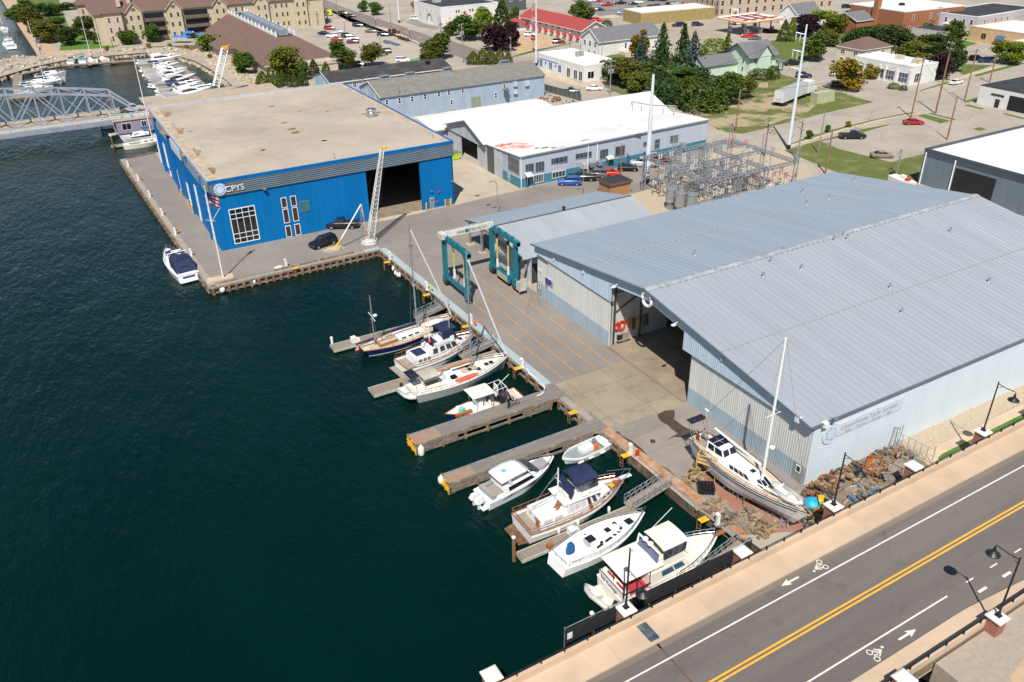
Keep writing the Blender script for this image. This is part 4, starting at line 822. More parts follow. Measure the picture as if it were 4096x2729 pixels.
for y in(202.6,208.4):window(barn,0,NX0,y-.45,y+.45,4.4,6.0,rows=2,fw=.1,two=False)
brf=thing('black_roof_shed','long shed with a patched black felt roof behind the blue grey barn','building')
KX0,KX1,KY0,KY1,KYM=72.4,109.8,230.2,244.5,237;KZ,KZM=4.1,6.0
w=MB();w.quad((KX0,KY0,0),(KX1,KY0,0),(KX1,KY0,KZ),(KX0,KY0,KZ));w.quad((KX1,KY1,0),(KX0,KY1,0),(KX0,KY1,KZ),(KX1,KY1,KZ))
for x,s in((KX0,1),(KX1,-1)):w.add([(x,KY0,0),(x,KY1,0),(x,KY1,KZ),(x,KYM,KZM),(x,KY0,KZ)],[(0,4,3,2,1)if s>0 else(0,1,2,3,4)])
x0=gp('b',1310,690,1,KY0).x;w.bx(x0,KX1,KY0-.03,KY0,0,KZ-.1,1)
w.build('wall',[m_barn,mat('peeling_brown_wall',(.32,.27,.24),.9,scale=.8,col2=(.2,.1,.07),detail=7)],brf)
r_=MB();rs=random.Random(4)
nst=22
for k in range(nst):
 xa,xb=KX0-.4+(KX1-KX0+.8)*k/nst,KX0-.4+(KX1-KX0+.8)*(k+1)/nst;dz=.03*(k%2)
 for j in range(4):
  t0,t1=j/4,(j+1)/4;r_.quad((xa,KY0-.4+(KYM-KY0+.4)*t0,KZ+(KZM-KZ)*t0+dz),(xb+.02,KY0-.4+(KYM-KY0+.4)*t0,KZ+(KZM-KZ)*t0+dz),(xb+.02,KY0-.4+(KYM-KY0+.4)*t1,KZ+(KZM-KZ)*t1+dz),(xa,KY0-.4+(KYM-KY0+.4)*t1,KZ+(KZM-KZ)*t1+dz),rs.choice((0,0,1)))
r_.quad((KX0-.4,KYM,KZM+.02),(KX1+.4,KYM,KZM+.02),(KX1+.4,KY1+.4,KZ),(KX0-.4,KY1+.4,KZ));r_.bar((KX0-.4,KY0-.42,KZ-.05),(KX1+.4,KY0-.42,KZ-.05),.08,.22,2);r_.bar((KX0-.42,KY0-.4,KZ-.05),(KX0-.42,KYM,KZM-.05),.08,.25,2)
rf=r_.build('roof',[mat('black_felt',(.045,.043,.045),.9,var=.2,scale=.8),mat('greyed_felt',(.065,.06,.06),.9,var=.2,scale=.8),M_white],brf)
for u,v in((780,672),(1255,607),(1610,558)):P=g('b',u,v,5.2);MB().lathe([(.35,-.3),(.35,.1),(.6,.2),(.5,.45),(.1,.55)],(P.x,P.y,5.1),10).build('roof_cowl',M_white,rf)
P=g('b',1580,590,5.2);MB().bx(P.x-.6,P.x+.6,P.y-.5,P.y+.5,4.6,6.1).build('chimney',M_black,rf)
for u,v,cc in((908,780,2),(1018,755,2),(1132,740,2)):P=gp('b',u,v,1,KY0);window(brf,1,KY0,P.x-.6,P.x+.6,P.z-.7,P.z+.7,cc,2,fw=.12,two=False)
window(brf,0,KX0,235.5,236.3,2,3.6,fw=.12,two=False)
# ================================================================ WATERFRONT
m_bluecap=speckle(mat('pale_blue_cap_beam',(.33,.41,.44),.85,scale=1,col2=(.42,.36,.29),detail=8,thr=(.3,.5)),3,.4,(.55,.7),(.25,.13,.06))
m_rcap=mat('rust_orange_cap_timber',(.42,.30,.21),.85,scale=1.1,col2=(.36,.16,.07),detail=8,thr=(.4,.6),bump=.3)
m_pile=mat('brown_pile_timber',(.27,.16,.10),.9,var=.45,scale=1.5,bump=.3)
m_stonecap=speckle(mat('grey_stone_coping',(.36,.32,.28),.85,scale=.8,col2=(.27,.23,.19),detail=7),2,.5,(.55,.7),(.24,.11,.05))
def bulkhead(a,b,label,capm,capw=.75,pitch=2.1,side=1):
 a,b=Vector((*a,0)),Vector((*b,0));d=(b-a);Ln=d.length;rz=math.atan2(d.y,d.x)
 t=thing('timber_bulkhead',label,'quay bulkhead',a,rz,'timber bulkheads along the quay');s=side
 c=MB();c.bx(0,Ln,min(-s*capw,s*.14),max(-s*capw,s*.14),-.3,.09);c.build('cap_beam',capm,t)
 wl=MB();wl.bx(0,Ln,min(s*.14,s*.3),max(s*.14,s*.3),-.3,-.05);wl.build('fender_timber',M_wood,t)
 wl=MB();wl.bx(0,Ln,min(s*.18,s*.42),max(s*.18,s*.42),-1.0,-.78);wl.build('lower_waler',M_wood,t)
 k=int(Ln/pitch)
 for i in range(k+1):
  q=MB();x=min(Ln-.2,.2+i*pitch);q.bx(x-.19,x+.19,min(s*.06,s*.5),max(s*.06,s*.5),-2.2,-.06);q.build('pile',m_pile,t)
 return t
bulkhead((15.6,120.35),(40.4,120.8),'rusty timber bulkhead in front of the blue boat hall',m_stonecap,.4,1.15,-1)
bulkhead((40.4,120.8),(43.0,120.9),'short corner bulkhead with a pale blue cap beam',m_bluecap,.8,1.0,-1)
bulkhead((43.0,120.7),(44.15,70.9),'long timber bulkhead with a pale blue cap under the travel lift lanes',m_bluecap,.95,2.1,-1)
bulkhead((44.22,67.5),(44.5,62.0),'short grey bulkhead between the two fixed piers',m_stonecap,.7,1.3,-1)
bulkhead((44.7,59.8),(46.1,39.3),'rust orange timber bulkhead beside the grey yard slab',m_rcap,.95,1.6,-1)
bulkhead((12.95,199.2),(15.55,120.45),'long stone edged bulkhead on the west side of the blue hall',m_stonecap,.8,2.2,-1)
for x0,y0,x1,y1,lab in((17.2,120.9,19.6,120.95,'low grey baulk timber on the hall quay near the flagpole'),(25.5,121.1,28.6,121.15,'low grey baulk timber on the hall quay by the white pedestal'),(29.6,121.2,32.4,121.25,'low grey baulk timber on the hall quay left of the black car'),(33,121.3,36,121.35,'low grey baulk timber on the hall quay near the crane arm'),(36.4,121.3,38.6,121.35,'low grey baulk timber at the crane end of the hall quay'),(14.2,199.0,20.2,200.2,'long baulk timber across the far end of the west quay')):
 q=MB();q.bar((x0,y0,.22),(x1,y1,.22),.28,.26)
 for t in(.15,.5,.85):q.box((x0+(x1-x0)*t,y0+(y1-y0)*t,.06),(.3,.3,.1))
 tag(q.build('baulk_timber',M_wood),lab,'timber','baulk timbers along the quay edge')
 # corner boards at the inner dock corner
 # fixed piers
m_deckold=mat('old_pier_planking',(.235,.21,.185),.9,scale=.5,col2=(.15,.135,.12),detail=9,aniso=(.35,5,1),bump=.3);speckle(m_deckold,.8,.35,(.58,.7),(.30,.14,.06))
m_deckend=mat('rust_stained_planking',(.32,.18,.1),.9,scale=.9,col2=(.27,.22,.18),detail=8,bump=.3,thr=(.38,.6))
def fixed_pier(x0,x1,y0,y1,label):
 t=thing('fixed_pier',label,'pier',(x0,y0,0),0,'fixed timber piers');Lx,Ly=x1-x0,y1-y0
 d=MB();d.bx(0,3.2,.1,Ly-.1,-.1,.06,1);d.bx(3.2,Lx,.1,Ly-.1,-.1,.06);d.build('deck',[m_deckold,m_deckend],t)
 for y in(0,Ly-.18):MB().bx(0,Lx,y,y+.18,-.28,.16).build('kerb_rail',M_galv if y else M_wood,t)
 MB().bx(.2,Lx-1.5,-.1,.04,-.95,-.7).build('fender_waler',M_wood,t);MB().bx(.2,5.0,-.06,.06,-.62,-.38).build('fender_board',M_wood,t);MB().bx(Lx-5,Lx-1,-.06,.06,-.62,-.38).build('fender_board',M_wood,t)
 for i in range(7):
  for y in(-.05,Ly-.2):MB().bx(.25+i*Lx/6.6,.55+i*Lx/6.6,y,y+.25,-3,-.1).build('pile',m_pile,t)
 e=MB()
 for y in(.05,Ly/2-.1,Ly-.25):e.bx(-.12,0,y,y+.2,-1.4,.12)
 for z in(-.35,-.75):e.bx(-.16,-.02,0,Ly,z-.07,z+.07)
 e.build('end_fender',M_yellow,t)
 for y in(.12,Ly-.12):MB().tube([(0,y,-1.6),(0,y,.28)],.14,8).build('end_pile',m_pile,t)
 return t
fixed_pier(25.9,44.2,67.65,69.95,'weathered timber pier with a yellow end beside the open dark blue launch')
fixed_pier(26.1,44.6,59.95,61.85,'weathered timber pier with a rust orange end above the white express cruiser')
q=MB();q.prism([(43.9,67.4),(45.3,66),(45.3,72.2),(43.9,71)],.0,.055);struct('pier_landing',q,m_deckold)
q=MB();q.prism([(43.6,59.8),(45.6,58.5),(45.6,63.5),(43.6,62.3)],.0,.055);struct('pier_landing_south',q,m_deckold)
m_float=mat('grey_dock_boards',(.29,.235,.18),.9,scale=.6,col2=(.22,.175,.14),detail=8,aniso=(5,.4,1),bump=.25)
def float_dock(x0,x1,y0,y1,label,z=-.62,rz=0):
 t=thing('floating_dock',label,'dock',(x0,y0,z),rz,'floating docks');Lx,Ly=x1-x0,y1-y0
 d=MB();nb=int(Lx/.3)
 for i in range(nb):d.bx(i*Lx/nb+.012,(i+1)*Lx/nb-.012,.05,Ly-.05,-.06,0)
 d.build('deck',m_float,t)
 fr=MB();fr.bx(-.05,Lx,-.05,.05,-.3,.02);fr.bx(-.05,Lx,Ly-.05,Ly+.05,-.3,.02);fr.bx(-.08,-.05,-.05,Ly+.05,-.3,.02);fr.build('frame',mat('pale_dock_rim',(.42,.41,.34),.8,var=.2),t)
 for i in range(int(Lx/3.2)):MB().bx(i*3.2+.3,i*3.2+2.4,.15,Ly-.15,-.75,-.3).build('float',M_rubber,t)
 return t
float_dock(25.6,43.0,93.3,95.1,'grey floating dock on the far side of the navy hulled ketch')
float_dock(26.1,43.6,80.4,82.4,'grey floating dock between the white trawler and the brown sail sloop')
float_dock(27.5,40.4,47.75,48.95,'grey floating dock between the wooden trim trawler and the mastless sloop')
def gangway(a,b,wd,label):
 a,b=Vector(a),Vector(b);Ln=(b-a).length;t=thing('gangway',label,'gangway',a,math.atan2(b.y-a.y,b.x-a.x),'aluminium gangways');dz=b.z-a.z
 d=MB();d.add([(0,0,0),(Ln,0,dz),(Ln,wd,dz),(0,wd,0),(0,0,-.1),(Ln,0,dz-.1),(Ln,wd,dz-.1),(0,wd,-.1)],[(0,1,2,3),(7,6,5,4),(0,4,5,1),(2,6,7,3),(0,3,7,4),(1,5,6,2)]);d.build('walkway',m_float,t)
 for y in(0,wd):
  r=MB();n_=7
  for h in(.08,.55,1.05):r.tube([(0,y,h),(Ln,y,h+dz)],.035,5)
  for i in range(n_+1):
   x=Ln*i/n_;r.tube([(x,y,dz*i/n_),(x,y,1.05+dz*i/n_)],.03,5)
   if i<n_:r.tube([(x,y,.08+dz*i/n_),(Ln*(i+1)/n_,y,1.05+dz*(i+1)/n_)],.025,5)
  r.build('truss_railing',M_galv,t)
gangway((38.4,95.25,-.55),(43.4,95.7,.15),1.15,'aluminium truss gangway up from the dock beside the ketch bow')
gangway((39.0,82.45,-.55),(44.0,82.75,.15),1.15,'aluminium truss gangway behind the brown sail sloop')
gangway((40.0,48.1,-.5),(45.0,48.45,.15),1.25,'aluminium truss gangway by the mastless white sloop bow')
gangway((40.2,37.5,-.5),(45.4,38.1,.15),1.2,'aluminium truss gangway beside the fence and the big cream yacht')
def capped_pile(x,y,h,label,m=M_rust,z=WZ,r=.17):
 t=thing('mooring_pile',label,'pile',(x,y,z),0,'mooring piles')
 MB().tube([(0,0,-1),(0,0,h-.12)],r,10).build('shaft',m,t);MB().lathe([(r+.02,h-.12),(r+.02,h),(.02,h+.16)],(0,0,0),10).build('cap',M_white,t)
capped_pile(26.0,95.5,1.35,'white capped white pile at the outer end of the ketch dock',M_white)
capped_pile(27.05,48.6,2.9,'tall rust brown pile with a white cap at the dock end')
capped_pile(28.5,38.4,2.2,'brown pile with a white cap just beyond the screened fence',M_pole)
capped_pile(12.5,232.3,3.2,'rust brown capped pile at the houseboat corner');capped_pile(12.9,213.4,3.2,'rust brown capped pile by the cream sailing yacht stern')
def dockbox(x,y,z,label):
 t=thing('boarding_steps',label,'steps',(x,y,z),.1)
 q=MB();q.bx(-.55,.55,-.35,.35,0,.35);q.build('lower_step',M_white,t);MB().bx(-.55,.1,-.35,.35,.35,.75).build('upper_step',M_white,t)
dockbox(28.8,94.2,-.6,'white plastic boarding steps on the ketch dock');dockbox(33.4,48.4,-.6,'white plastic boarding steps between the trawler and the mastless sloop')
tag(MB().bx(-.3,.3,-.25,.25,0,.3).build('wooden_step',M_teak,None,(30.5,47.95,-.6),.2),'small orange brown wooden step on the dock by the mastless sloop','step')
# service pedestals and life ring stands
def pedestal(c,u,v,label,h=1.25):
 P=g(c,u,v);t=thing('service_pedestal',label,'service post',P,rnd.uniform(-.2,.2),'white shore power pedestals')
 q=MB();q.prism([(-.17,-.17),(.17,-.17),(.17,.17),(-.17,.17)],0,h,top=[(-.14,-.14),(.14,-.14),(.14,.14),(-.14,.14)]);q.build('body',M_white,t)
 q=MB();q.prism([(-.2,-.2),(.2,-.2),(.2,.2),(-.2,.2)],h,h+.2,top=[(-.04,-.2),(.04,-.2),(.04,.2),(-.04,.2)]);q.build('cap',M_white,t)
 MB().bx(-.24,.24,-.24,.24,.0,.08).build('plinth',M_conc,t)
for a in(('f',600,780,'white pedestal at the inner dock corner'),('f',937,1060,'white pedestal beside the yellow hose on the quay'),('f',1345,1365,'white pedestal behind the canopied trawler bow'),('h',1928,740,'white pedestal by the yellow ladder head near the fixed pier'),
('i',2118,615,'white pedestal on the quay above the wooden trim trawler'),('k',1308,1495,'white pedestal among the timber blocks at the yard corner'),('e',843,1210,'white pedestal beside the moored canvas topped cruiser'),
('e',697,1015,'white pedestal with an orange extinguisher on the west quay'),('e',575,835,'white pedestal halfway along the west quay'),('e',460,668,'white pedestal where the big shadow crosses the west quay'),('e',355,515,'white pedestal with a red and green hose on the west quay'),('e',262,388,'white pedestal nearest the far end of the west quay'),('e',1715,1310,'white pedestal by a coil of white rope on the hall quay')):pedestal(a[0],a[1],a[2],a[3])
def redbox(c,u,v,label,m=M_orange):
 P=g(c,u,v);t=thing('hose_stand',label,'hose stand',P);MB().tube([(0,0,0),(0,0,.9)],.05).build('post',M_white,t);MB().bx(-.16,.16,-.12,.12,.5,1.05).build('hose_box',m,t)
redbox('e',378,515,'orange red hose box on the west quay with green hose');redbox('e',718,1000,'orange red extinguisher box halfway along the west quay');redbox('f',1380,1405,'orange life ring box on the quay behind the navy canopied trawler');redbox('k',572,880,'red life ring stand beside the white pedestal',M_red);redbox('f',978,1080,'lime yellow hose reel on the quay edge',mat('lime_hose',(.55,.62,.05),.5))
def ladder_head(c,u,v,label):
 P=g(c,u,v);t=thing('quay_ladder',label,'ladder',P,0,'yellow quay ladders')
 MB().bx(-.75,.25,-.32,.32,.1,.14).build('yellow_step',M_yellow,t)
 q=MB()
 for y in(-.25,.25):q.tube([(-.8,y,.12),(-.8,y,-1.6)],.04)
 for z in(-.3,-.7,-1.1,-1.5):q.tube([(-.8,-.25,z),(-.8,.25,z)],.03)
 q.build('rungs',M_rust,t)
for a in(('f',585,805,'yellow ladder head just below the inner dock corner'),('f',948,1105,'yellow ladder head halfway along the blue capped quay'),('f',1310,1395,'yellow ladder head by the orange life ring box'),('h',1905,745,'yellow ladder head next to the bare quay and white pedestal'),('i',1608,232,'yellow ladder head between the two fixed piers'),('i',2095,625,'yellow ladder head below the pedestal with a mooring line'),('k',1200,1445,'yellow ladder head at the timber block yard corner'),('e',1812,1320,'yellow step on the hall quay edge')):ladder_head(*a)
# fenders hanging on the quay
def fender(x,y,z,label,r=.22,h=.75,m=None,nm='fender'):
 q=MB();q.lathe([(r*.25,h/2+.12),(r*.3,h/2),(r*.85,h*.36),(r,h*.15),(r,-h*.15),(r*.85,-h*.36),(r*.3,-h/2)],(0,0,0),10);return tag(q.build(nm,m or M_cream,None,(x,y,z),smooth=True),label,'fender','fenders along the quay')
for c,u,v,l,k in(('e',1125,1515,'white ball fender nearest the south west quay corner',0),('e',1170,1485,'white sausage fender near the south west quay corner',1),('e',1410,1440,'cream ball fender hanging below the flagpole quay',0),('e',1527,1398,'white ball fender on the hall quay near the rope coil',0)):
 P=g(c,u,v,-.6);fender(P.x,P.y-.05,-.6,l,.42 if not k else .25,.8 if not k else .9,M_white)
P=g('e',1733,1345,-.5);tag(MB().blob((0,0,0),(.25,.25,.28),n=10,k=6).build('buoy',M_red,None,P,smooth=True),'small red ball buoy hanging below the hall quay','buoy')
for u,v,l in((633,860,'uppermost cream fender on the blue capped quay'),(655,900,'second cream fender of the quay cluster'),(675,917,'third cream fender of the quay cluster'),(693,920,'lowest cream fender of the quay cluster'),(823,1015,'lone cream fender near the ketch masthead side')):
 P=g('f',u,v,-.45);fender(P.x-.12,P.y,-.45,l)
P=g('h',1000,1515,-.9);fender(P.x,P.y,-.75,'big cream fender off the yellow end of the launch pier',.38,1.5)
P=g('i',378,850,-.4);fender(P.x,P.y,-.4,'cream fender off the yellow end of the cruiser pier',.34,1.0)
# coil of rope
q=MB();rs=random.Random(8)
for k in range(9):q.tube([(math.cos(a)*(.2+.05*k*.6)*rs.uniform(.8,1.2)*1.6,math.sin(a)*(.2+.03*k)*rs.uniform(.8,1.2),.02+.008*k)for a in[i*.5 for i in range(13)]],.018,4)
tag(q.build('rope_coil',M_white,None,g('e',1640,1312)),'loose coil of white rope on the hall quay','rope')
def hose(pts,m,label,nm='hose',r=.04):
 q=MB();q.tube(pts,r,5);tag(q.build(nm,m),label,nm.replace('_',' '))
hose([g('h',u,v,.06)for u,v in((1975,745),(1990,790),(2040,830),(2080,880),(2120,905),(2135,930),(2115,975),(2060,1000))],M_white,'white shore power cable along the quay to the fixed pier','power_cable',.06)
hose([g('h',u,v,.06)for u,v in((2000,790),(2060,830),(2105,880),(2140,915),(2125,960),(2090,990))],M_white,'second white cable beside the power cable at the pier head','power_cable',.05)
# ---------------------------------------------------------------- flagpole
P=g('e',1135,1415);t=thing('flagpole','tall white flagpole with a crossarm and flag on a concrete block at the quay corner','flagpole',P)
MB().prism([(-2.6,-.8),(1.5,-.7),(1.6,.9),(-2.2,.9)],0,.25).build('concrete_block',M_walk,t)
MB().tube([(0,0,.25),(0,0,14.6)],.13,10,r2=.06).build('pole',M_white,t);MB().blob((0,0,14.7),(.16,.16,.16)).build('finial',M_yellow,t)
q=MB();q.tube([(0,0,9.3),(1.7,.7,11.0)],.03,6);q.build('gaff',M_white,t)
MB().tube([(-.7,.45,9.6),(.5,-.35,9.4)],.03,6).build('crossarm',M_white,t)
fl=MB();nx,ny=8,7
for j in range(ny):
 for i in range(nx):
  f=lambda a,b:(a*2.9/nx*.62+.1,a*2.9/nx*.6+.12*math.sin(a*1.3+b*.4),13.9-b*1.9/ny-.2*a+.07*math.sin(a*.9))
  m=2 if(i<3 and j<4)else(j%2)
  fl.add([f(i,j),f(i+1,j),f(i+1,j+1),f(i,j+1)],[(0,3,2,1)],m)
fl.build('flag',[mat('flag_red',(.5,.02,.04),.8),M_white,mat('flag_blue',(.02,.03,.2),.8)],t)
# ---------------------------------------------------------------- lattice mast crane
P=g('f',408,630);t=thing('mast_crane','white lattice mast stepping crane with a yellow footed jib at the quay edge','crane',P)
MB().lathe([(1.35,0),(1.4,.25),(1.1,.5),(.5,.9)],(0,0,0),18).build('turntable',mat('dirty_white_steel',(.5,.48,.44),.6,var=.25,scale=2),t)
q=MB();q.tube([(1.3*math.cos(a),1.3*math.sin(a),.75)for a in[i*math.pi/8 for i in range(17)]],.05,5);q.build('guard_ring',M_white,t)
A,B2=Vector((.25,0,.8)),Vector((4.0,.5,15.3));q=MB();d=(B2-A).normalized();x=d.cross(Vector((0,1,0))).normalized();y=x.cross(d)
def lat(k,w):c_=A.lerp(B2,k);return[c_+x*sx*w+y*sy*w for sx,sy in((-1,-1),(1,-1),(1,1),(-1,1))]
NS=20;rings=[lat(i/NS,.5-.28*i/NS)for i in range(NS+1)]
for j in range(4):q.tube([r[j]for r in rings],.075,5)
for i in range(NS):
 for j in range(4):q.tube([rings[i][j],rings[i+1][(j+1)%4]],.038,4);q.tube([rings[i][j],rings[i][(j+1)%4]],.038,4)
q.build('lattice_mast',mat('grey_white_steel',(.6,.59,.56),.55,var=.15),t)
q=MB();q.box(B2+Vector((0,0,.1)),(.4,.3,.4));q.tube([B2,B2+Vector((.9,.1,.45))],.12);q.build('mast_head',M_yellow,t)
ap=Vector((-.55,.4,6.9));bs=g('f',90,690)-P
q=MB();q.tube([ap,bs.lerp(ap,.25)],.11,8);q.build('jib_arm',M_white,t);MB().tube([bs.lerp(ap,.25),bs+Vector((0,0,.2))],.13,8).build('jib_foot',M_yellow,t)
q=MB();q.tube([ap,(-.2,.2,.9)],.13,8);q.build('back_leg',mat('rusty_white_steel',(.6,.5,.42),.6,scale=2,col2=(.4,.16,.06),thr=(.45,.6)),t);MB().tube([ap+Vector((-.25,0,-.2)),(-.9,.3,.9)],.05).build('strut',M_galv,t)
q=MB();q.prism([(bs.x-1.4,bs.y-.7),(bs.x+1.5,bs.y-.6),(bs.x+1.3,bs.y+.9),(bs.x-1.0,bs.y+.8)],0,.3);q.box((bs.x-1.5,bs.y-.4,.3),(1.2,.5,.5));q.box((bs.x+.7,bs.y-.3,.35),(.6,.9,.5),.5);q.build('anchor_block',M_walk,t)
q=MB();q.tube([B2,(-.6,.4,6.9)],.018,4);q.tube([B2+Vector((.8,.1,.4)),(1.6,.2,1.2)],.018,4);q.build('cable',M_black,t)
# ---------------------------------------------------------------- travel lift
m_tl=speckle(mat('teal_lift_paint',(.008,.16,.205),.45,var=.1,scale=.7),3,.3,(.6,.75),(.1,.15,.15));m_tlw=mat('off_white_lift_beam',(.62,.62,.56),.5,var=.1)
LX0,LX1,LYn,LYf=46.4,54.3,95.4,102.6;HT=7.5
t=thing('travel_lift','teal wheeled travel lift gantry with a white top beam standing on the yard','boat hoist',((LX0+LX1)/2,(LYn+LYf)/2,0))
hx,hy=(LX1-LX0)/2,(LYf-LYn)/2
q=MB();q.bx(-hx-.7,hx+.2,hy-.35,hy+.35,HT+.1,HT+1.0);q.bx(-hx-.75,-hx+.1,hy-1.0,hy+.4,HT+.15,HT+.95);tb=q.build('top_beam',m_tlw,t)
q=MB();q.tube([(-hx,hy-.1,HT+1.15),(hx,hy-.1,HT+1.15)],.05)
for i in range(9):q.tube([(-hx+i*hx/4,hy-.1,HT+1.0),(-hx+i*hx/4,hy-.1,HT+1.2)],.04)
q.tube([(-hx,hy+.25,HT+1.1),(hx,hy+.25,HT+1.1)],.06);q.build('hydraulic_line',M_galv,tb)
lettering('MARINE',m_ink,tb,(-hx+2.0,hy-.36,HT+.3),(R(90),0,0),.62,ext=.004);lettering('TRAVELIFT',m_ink,tb,(hx-4.1+.3,hy-.36,HT+.3),(R(90),0,0),.62,ext=.004)
MB().bx(hx-4.55,hx-4.0,hy-.37,hy-.35,HT+.3,HT+.8).build('badge',m_tl,tb)
for s in(-1,1):
 x=s*hx
 q=MB();q.bx(x-.25,x+.25,-hy-.9,hy-.36,HT-.15,HT+.35);q.bx(x-.35,x+.35,-hy-.9,-hy-.3,HT-.3,HT+.4)
 for k in range(6):q.box((x+.1*(-1)**k,-hy+1+k*1.0,HT+.5),(.35,.5,.25))
 q.tube([(x+.3,-hy-.5,HT+.45),(x+.3,hy-.5,HT+.5)],.06);q.build('side_beam',m_tl,t)
 for y,nm in((hy-.05,'leg'),(-hy,'leg')):
  q=MB();q.bx(x-.28,x+.28,y-.32,y+.32,1.2,HT-.1+(.25 if y>0 else-.2));q.bx(x-.42,x+.42,y-.4,y+.4,.9,1.6);q.build('leg',m_tl,t)
  wh=MB();wh.lathe([(.35,-.26),(.78,-.24),(.82,-.12),(.82,.12),(.78,.24),(.35,.26)],(x,y,.82),18,axis='x');ww=wh.build('wheel',M_rubber,t)
  MB().lathe([(.36,-.29),(.3,-.2),(.3,.2),(.36,.29)],(x,y,.82),12,axis='x').build('rim',m_tl,ww)
 q=MB();q.bx(x-.22,x+.22,-hy+.4,hy-.45,1.25,1.75);q.tube([(x,-hy-.2,1.9),(x,hy-.2,1.9)],.08);q.build('lower_beam',m_tl,t)
 for y in(hy-2.3,-hy+1.6):
  sl_=MB();sl_.box((x-s*.35,y,5.3),(.22,.07,4.0));sl_.build('sling',mat('yellow_sling',(.6,.5,.08),.7),t);sl_=MB();sl_.box((x-s*.35,y,2.6),(.3,.12,1.4));sl_.build('sling_sleeve',M_white,t)
  MB().box((x-s*.35,y,7.1),(.4,.4,.5)).build('hoist_block',M_black,t)
q=MB();q.bx(hx-.55,hx+.75,-hy+1.3,hy-2.2,.7,2.0);eb=q.build('engine_box',m_tl,t)
q=MB();q.bx(hx-.6,hx-.54,-hy+1.6,hy-2.6,.85,1.7);q.build('engine_panel',mat('dirty_beige_panel',(.42,.4,.33),.6,var=.15),eb)
q=MB();q.lathe([(.3,-1.0),(.36,-.9),(.36,.9),(.3,1.0)],(hx,0,2.4),12,axis='y');q.build('fuel_tank',mat('worn_grey_tank',(.3,.29,.26),.5,var=.2),t)
q=MB();q.bx(hx-.5,hx+.6,-hy-2.0,-hy-.9,.7,1.9);q.bx(hx-.5,hx+.6,-hy-2.0,-hy-1.9,1.9,2.6)
for x in(hx-.6,hx+.7):q.tube([(x,-hy-2.1,.6),(x,-hy-2.1,2.3),(x,-hy-.8,2.3)],.035)
q.build('operator_stand',mat('dirty_white_stand',(.5,.48,.43),.6,var=.2),t)
# ---------------------------------------------------------------- yard lamps, bollards, oddments
def yard_lamp(c,u,v,label,h=6.5):
 P=g(c,u,v);t=thing('yard_lamp',label,'street lamp',P,0,'slim grey yard lamps');q=MB();q.tube([(0,0,0),(0,0,h-.8),(-.15,0,h-.35),(-.5,0,h-.05),(-.9,0,h+.05)],.07,6);q.build('pole',M_galv,t)
 q=MB();q.blob((-1.25,0,h+.0),(.45,.2,.12));q.build('lamp_head',M_galv,t)
yard_lamp('p',898,1175,'slim yard lamp above the workshop shed roof nearest the travel lift',6.5);yard_lamp('p',1682,1000,'slim yard lamp between the workshop shed and the blue parked car',6.5)
for c,u,v,l in(('f',420,425,'yellow bollard left of the hall doorway'),('f',893,300,'yellow bollard right inside the hall doorway'),('f',935,325,'yellow bollard left of the grey hall door'),('f',1110,292,'yellow bollard left of the gas meter'),('f',1160,283,'yellow bollard right of the gas meter'),('e',752,655,'farthest yellow bollard on the west wall of the hall'),('e',820,752,'middle yellow bollard on the west wall of the hall'),('e',856,808,'nearest yellow bollard on the west wall of the hall')):
 t=thing('bollard',l,'bollard',g(c,u,v),0,'yellow bollards round the blue hall');MB().tube([(0,0,0),(0,0,1.35)],.14,10).build('post',M_yellow,t);MB().blob((0,0,1.35),(.14,.14,.08),n=10,k=4).build('cap',M_yellow,t)
def manhole(c,u,v,label):q=MB();q.lathe([(.42,.0),(.42,.016)],(0,0,0),16);tag(q.build('manhole_cover',mat('iron_cover',(.07,.05,.045),.7,var=.2),None,g(c,u,v,.008)),label,'manhole cover','manhole covers in the yard')
manhole('p',710,995,'iron manhole cover on the pale apron');manhole('p',812,1080,'iron manhole cover on the asphalt below the pale apron');manhole('f',790,655,'iron manhole cover beside the ketch masthead')
P=g('p',500,660);t=thing('skip_bin','lime green wheeled rubbish skip behind the corner of the blue hall','skip',P,0)
q=MB();q.prism([(-1,-.8),(1,-.8),(1,.8),(-1,.8)],.15,1.5,top=[(-1.15,-.95),(1.15,-.95),(1.15,.95),(-1.15,.95)]);q.build('bin',mat('lime_paint',(.42,.6,.02),.5),t);MB().bx(-1.15,1.15,-.95,.95,1.5,1.6).build('lid',mat('grey_green_lid',(.14,.18,.13),.6),t)
P=g('p',1950,965);t=thing('hut','small brown flat roofed hut with a black roof by the substation','hut',Vector((P.x+.2,P.y-.5,0)),.0);t.scale=(.92,.92,.92)
q=MB();q.bx(-2.6,2.6,-2,2,0,2.5);q.build('wall',mat('tan_board_wall',(.36,.2,.09),.8,var=.12,aniso=(6,6,.3)),t);q=MB();q.bx(-2.9,2.9,-2.3,2.3,2.5,2.95);rr_=q.build('roof',mat('maroon_fascia',(.14,.07,.06),.7),t);MB().bx(-2.7,2.7,-2.1,2.1,2.95,2.98).build('roof_felt',mat('black_roof_felt',(.03,.03,.033),.8),rr_);MB().bx(2.6,2.9,-1.5,-.5,1.3,2.0).build('vent_hood',M_rust,t)
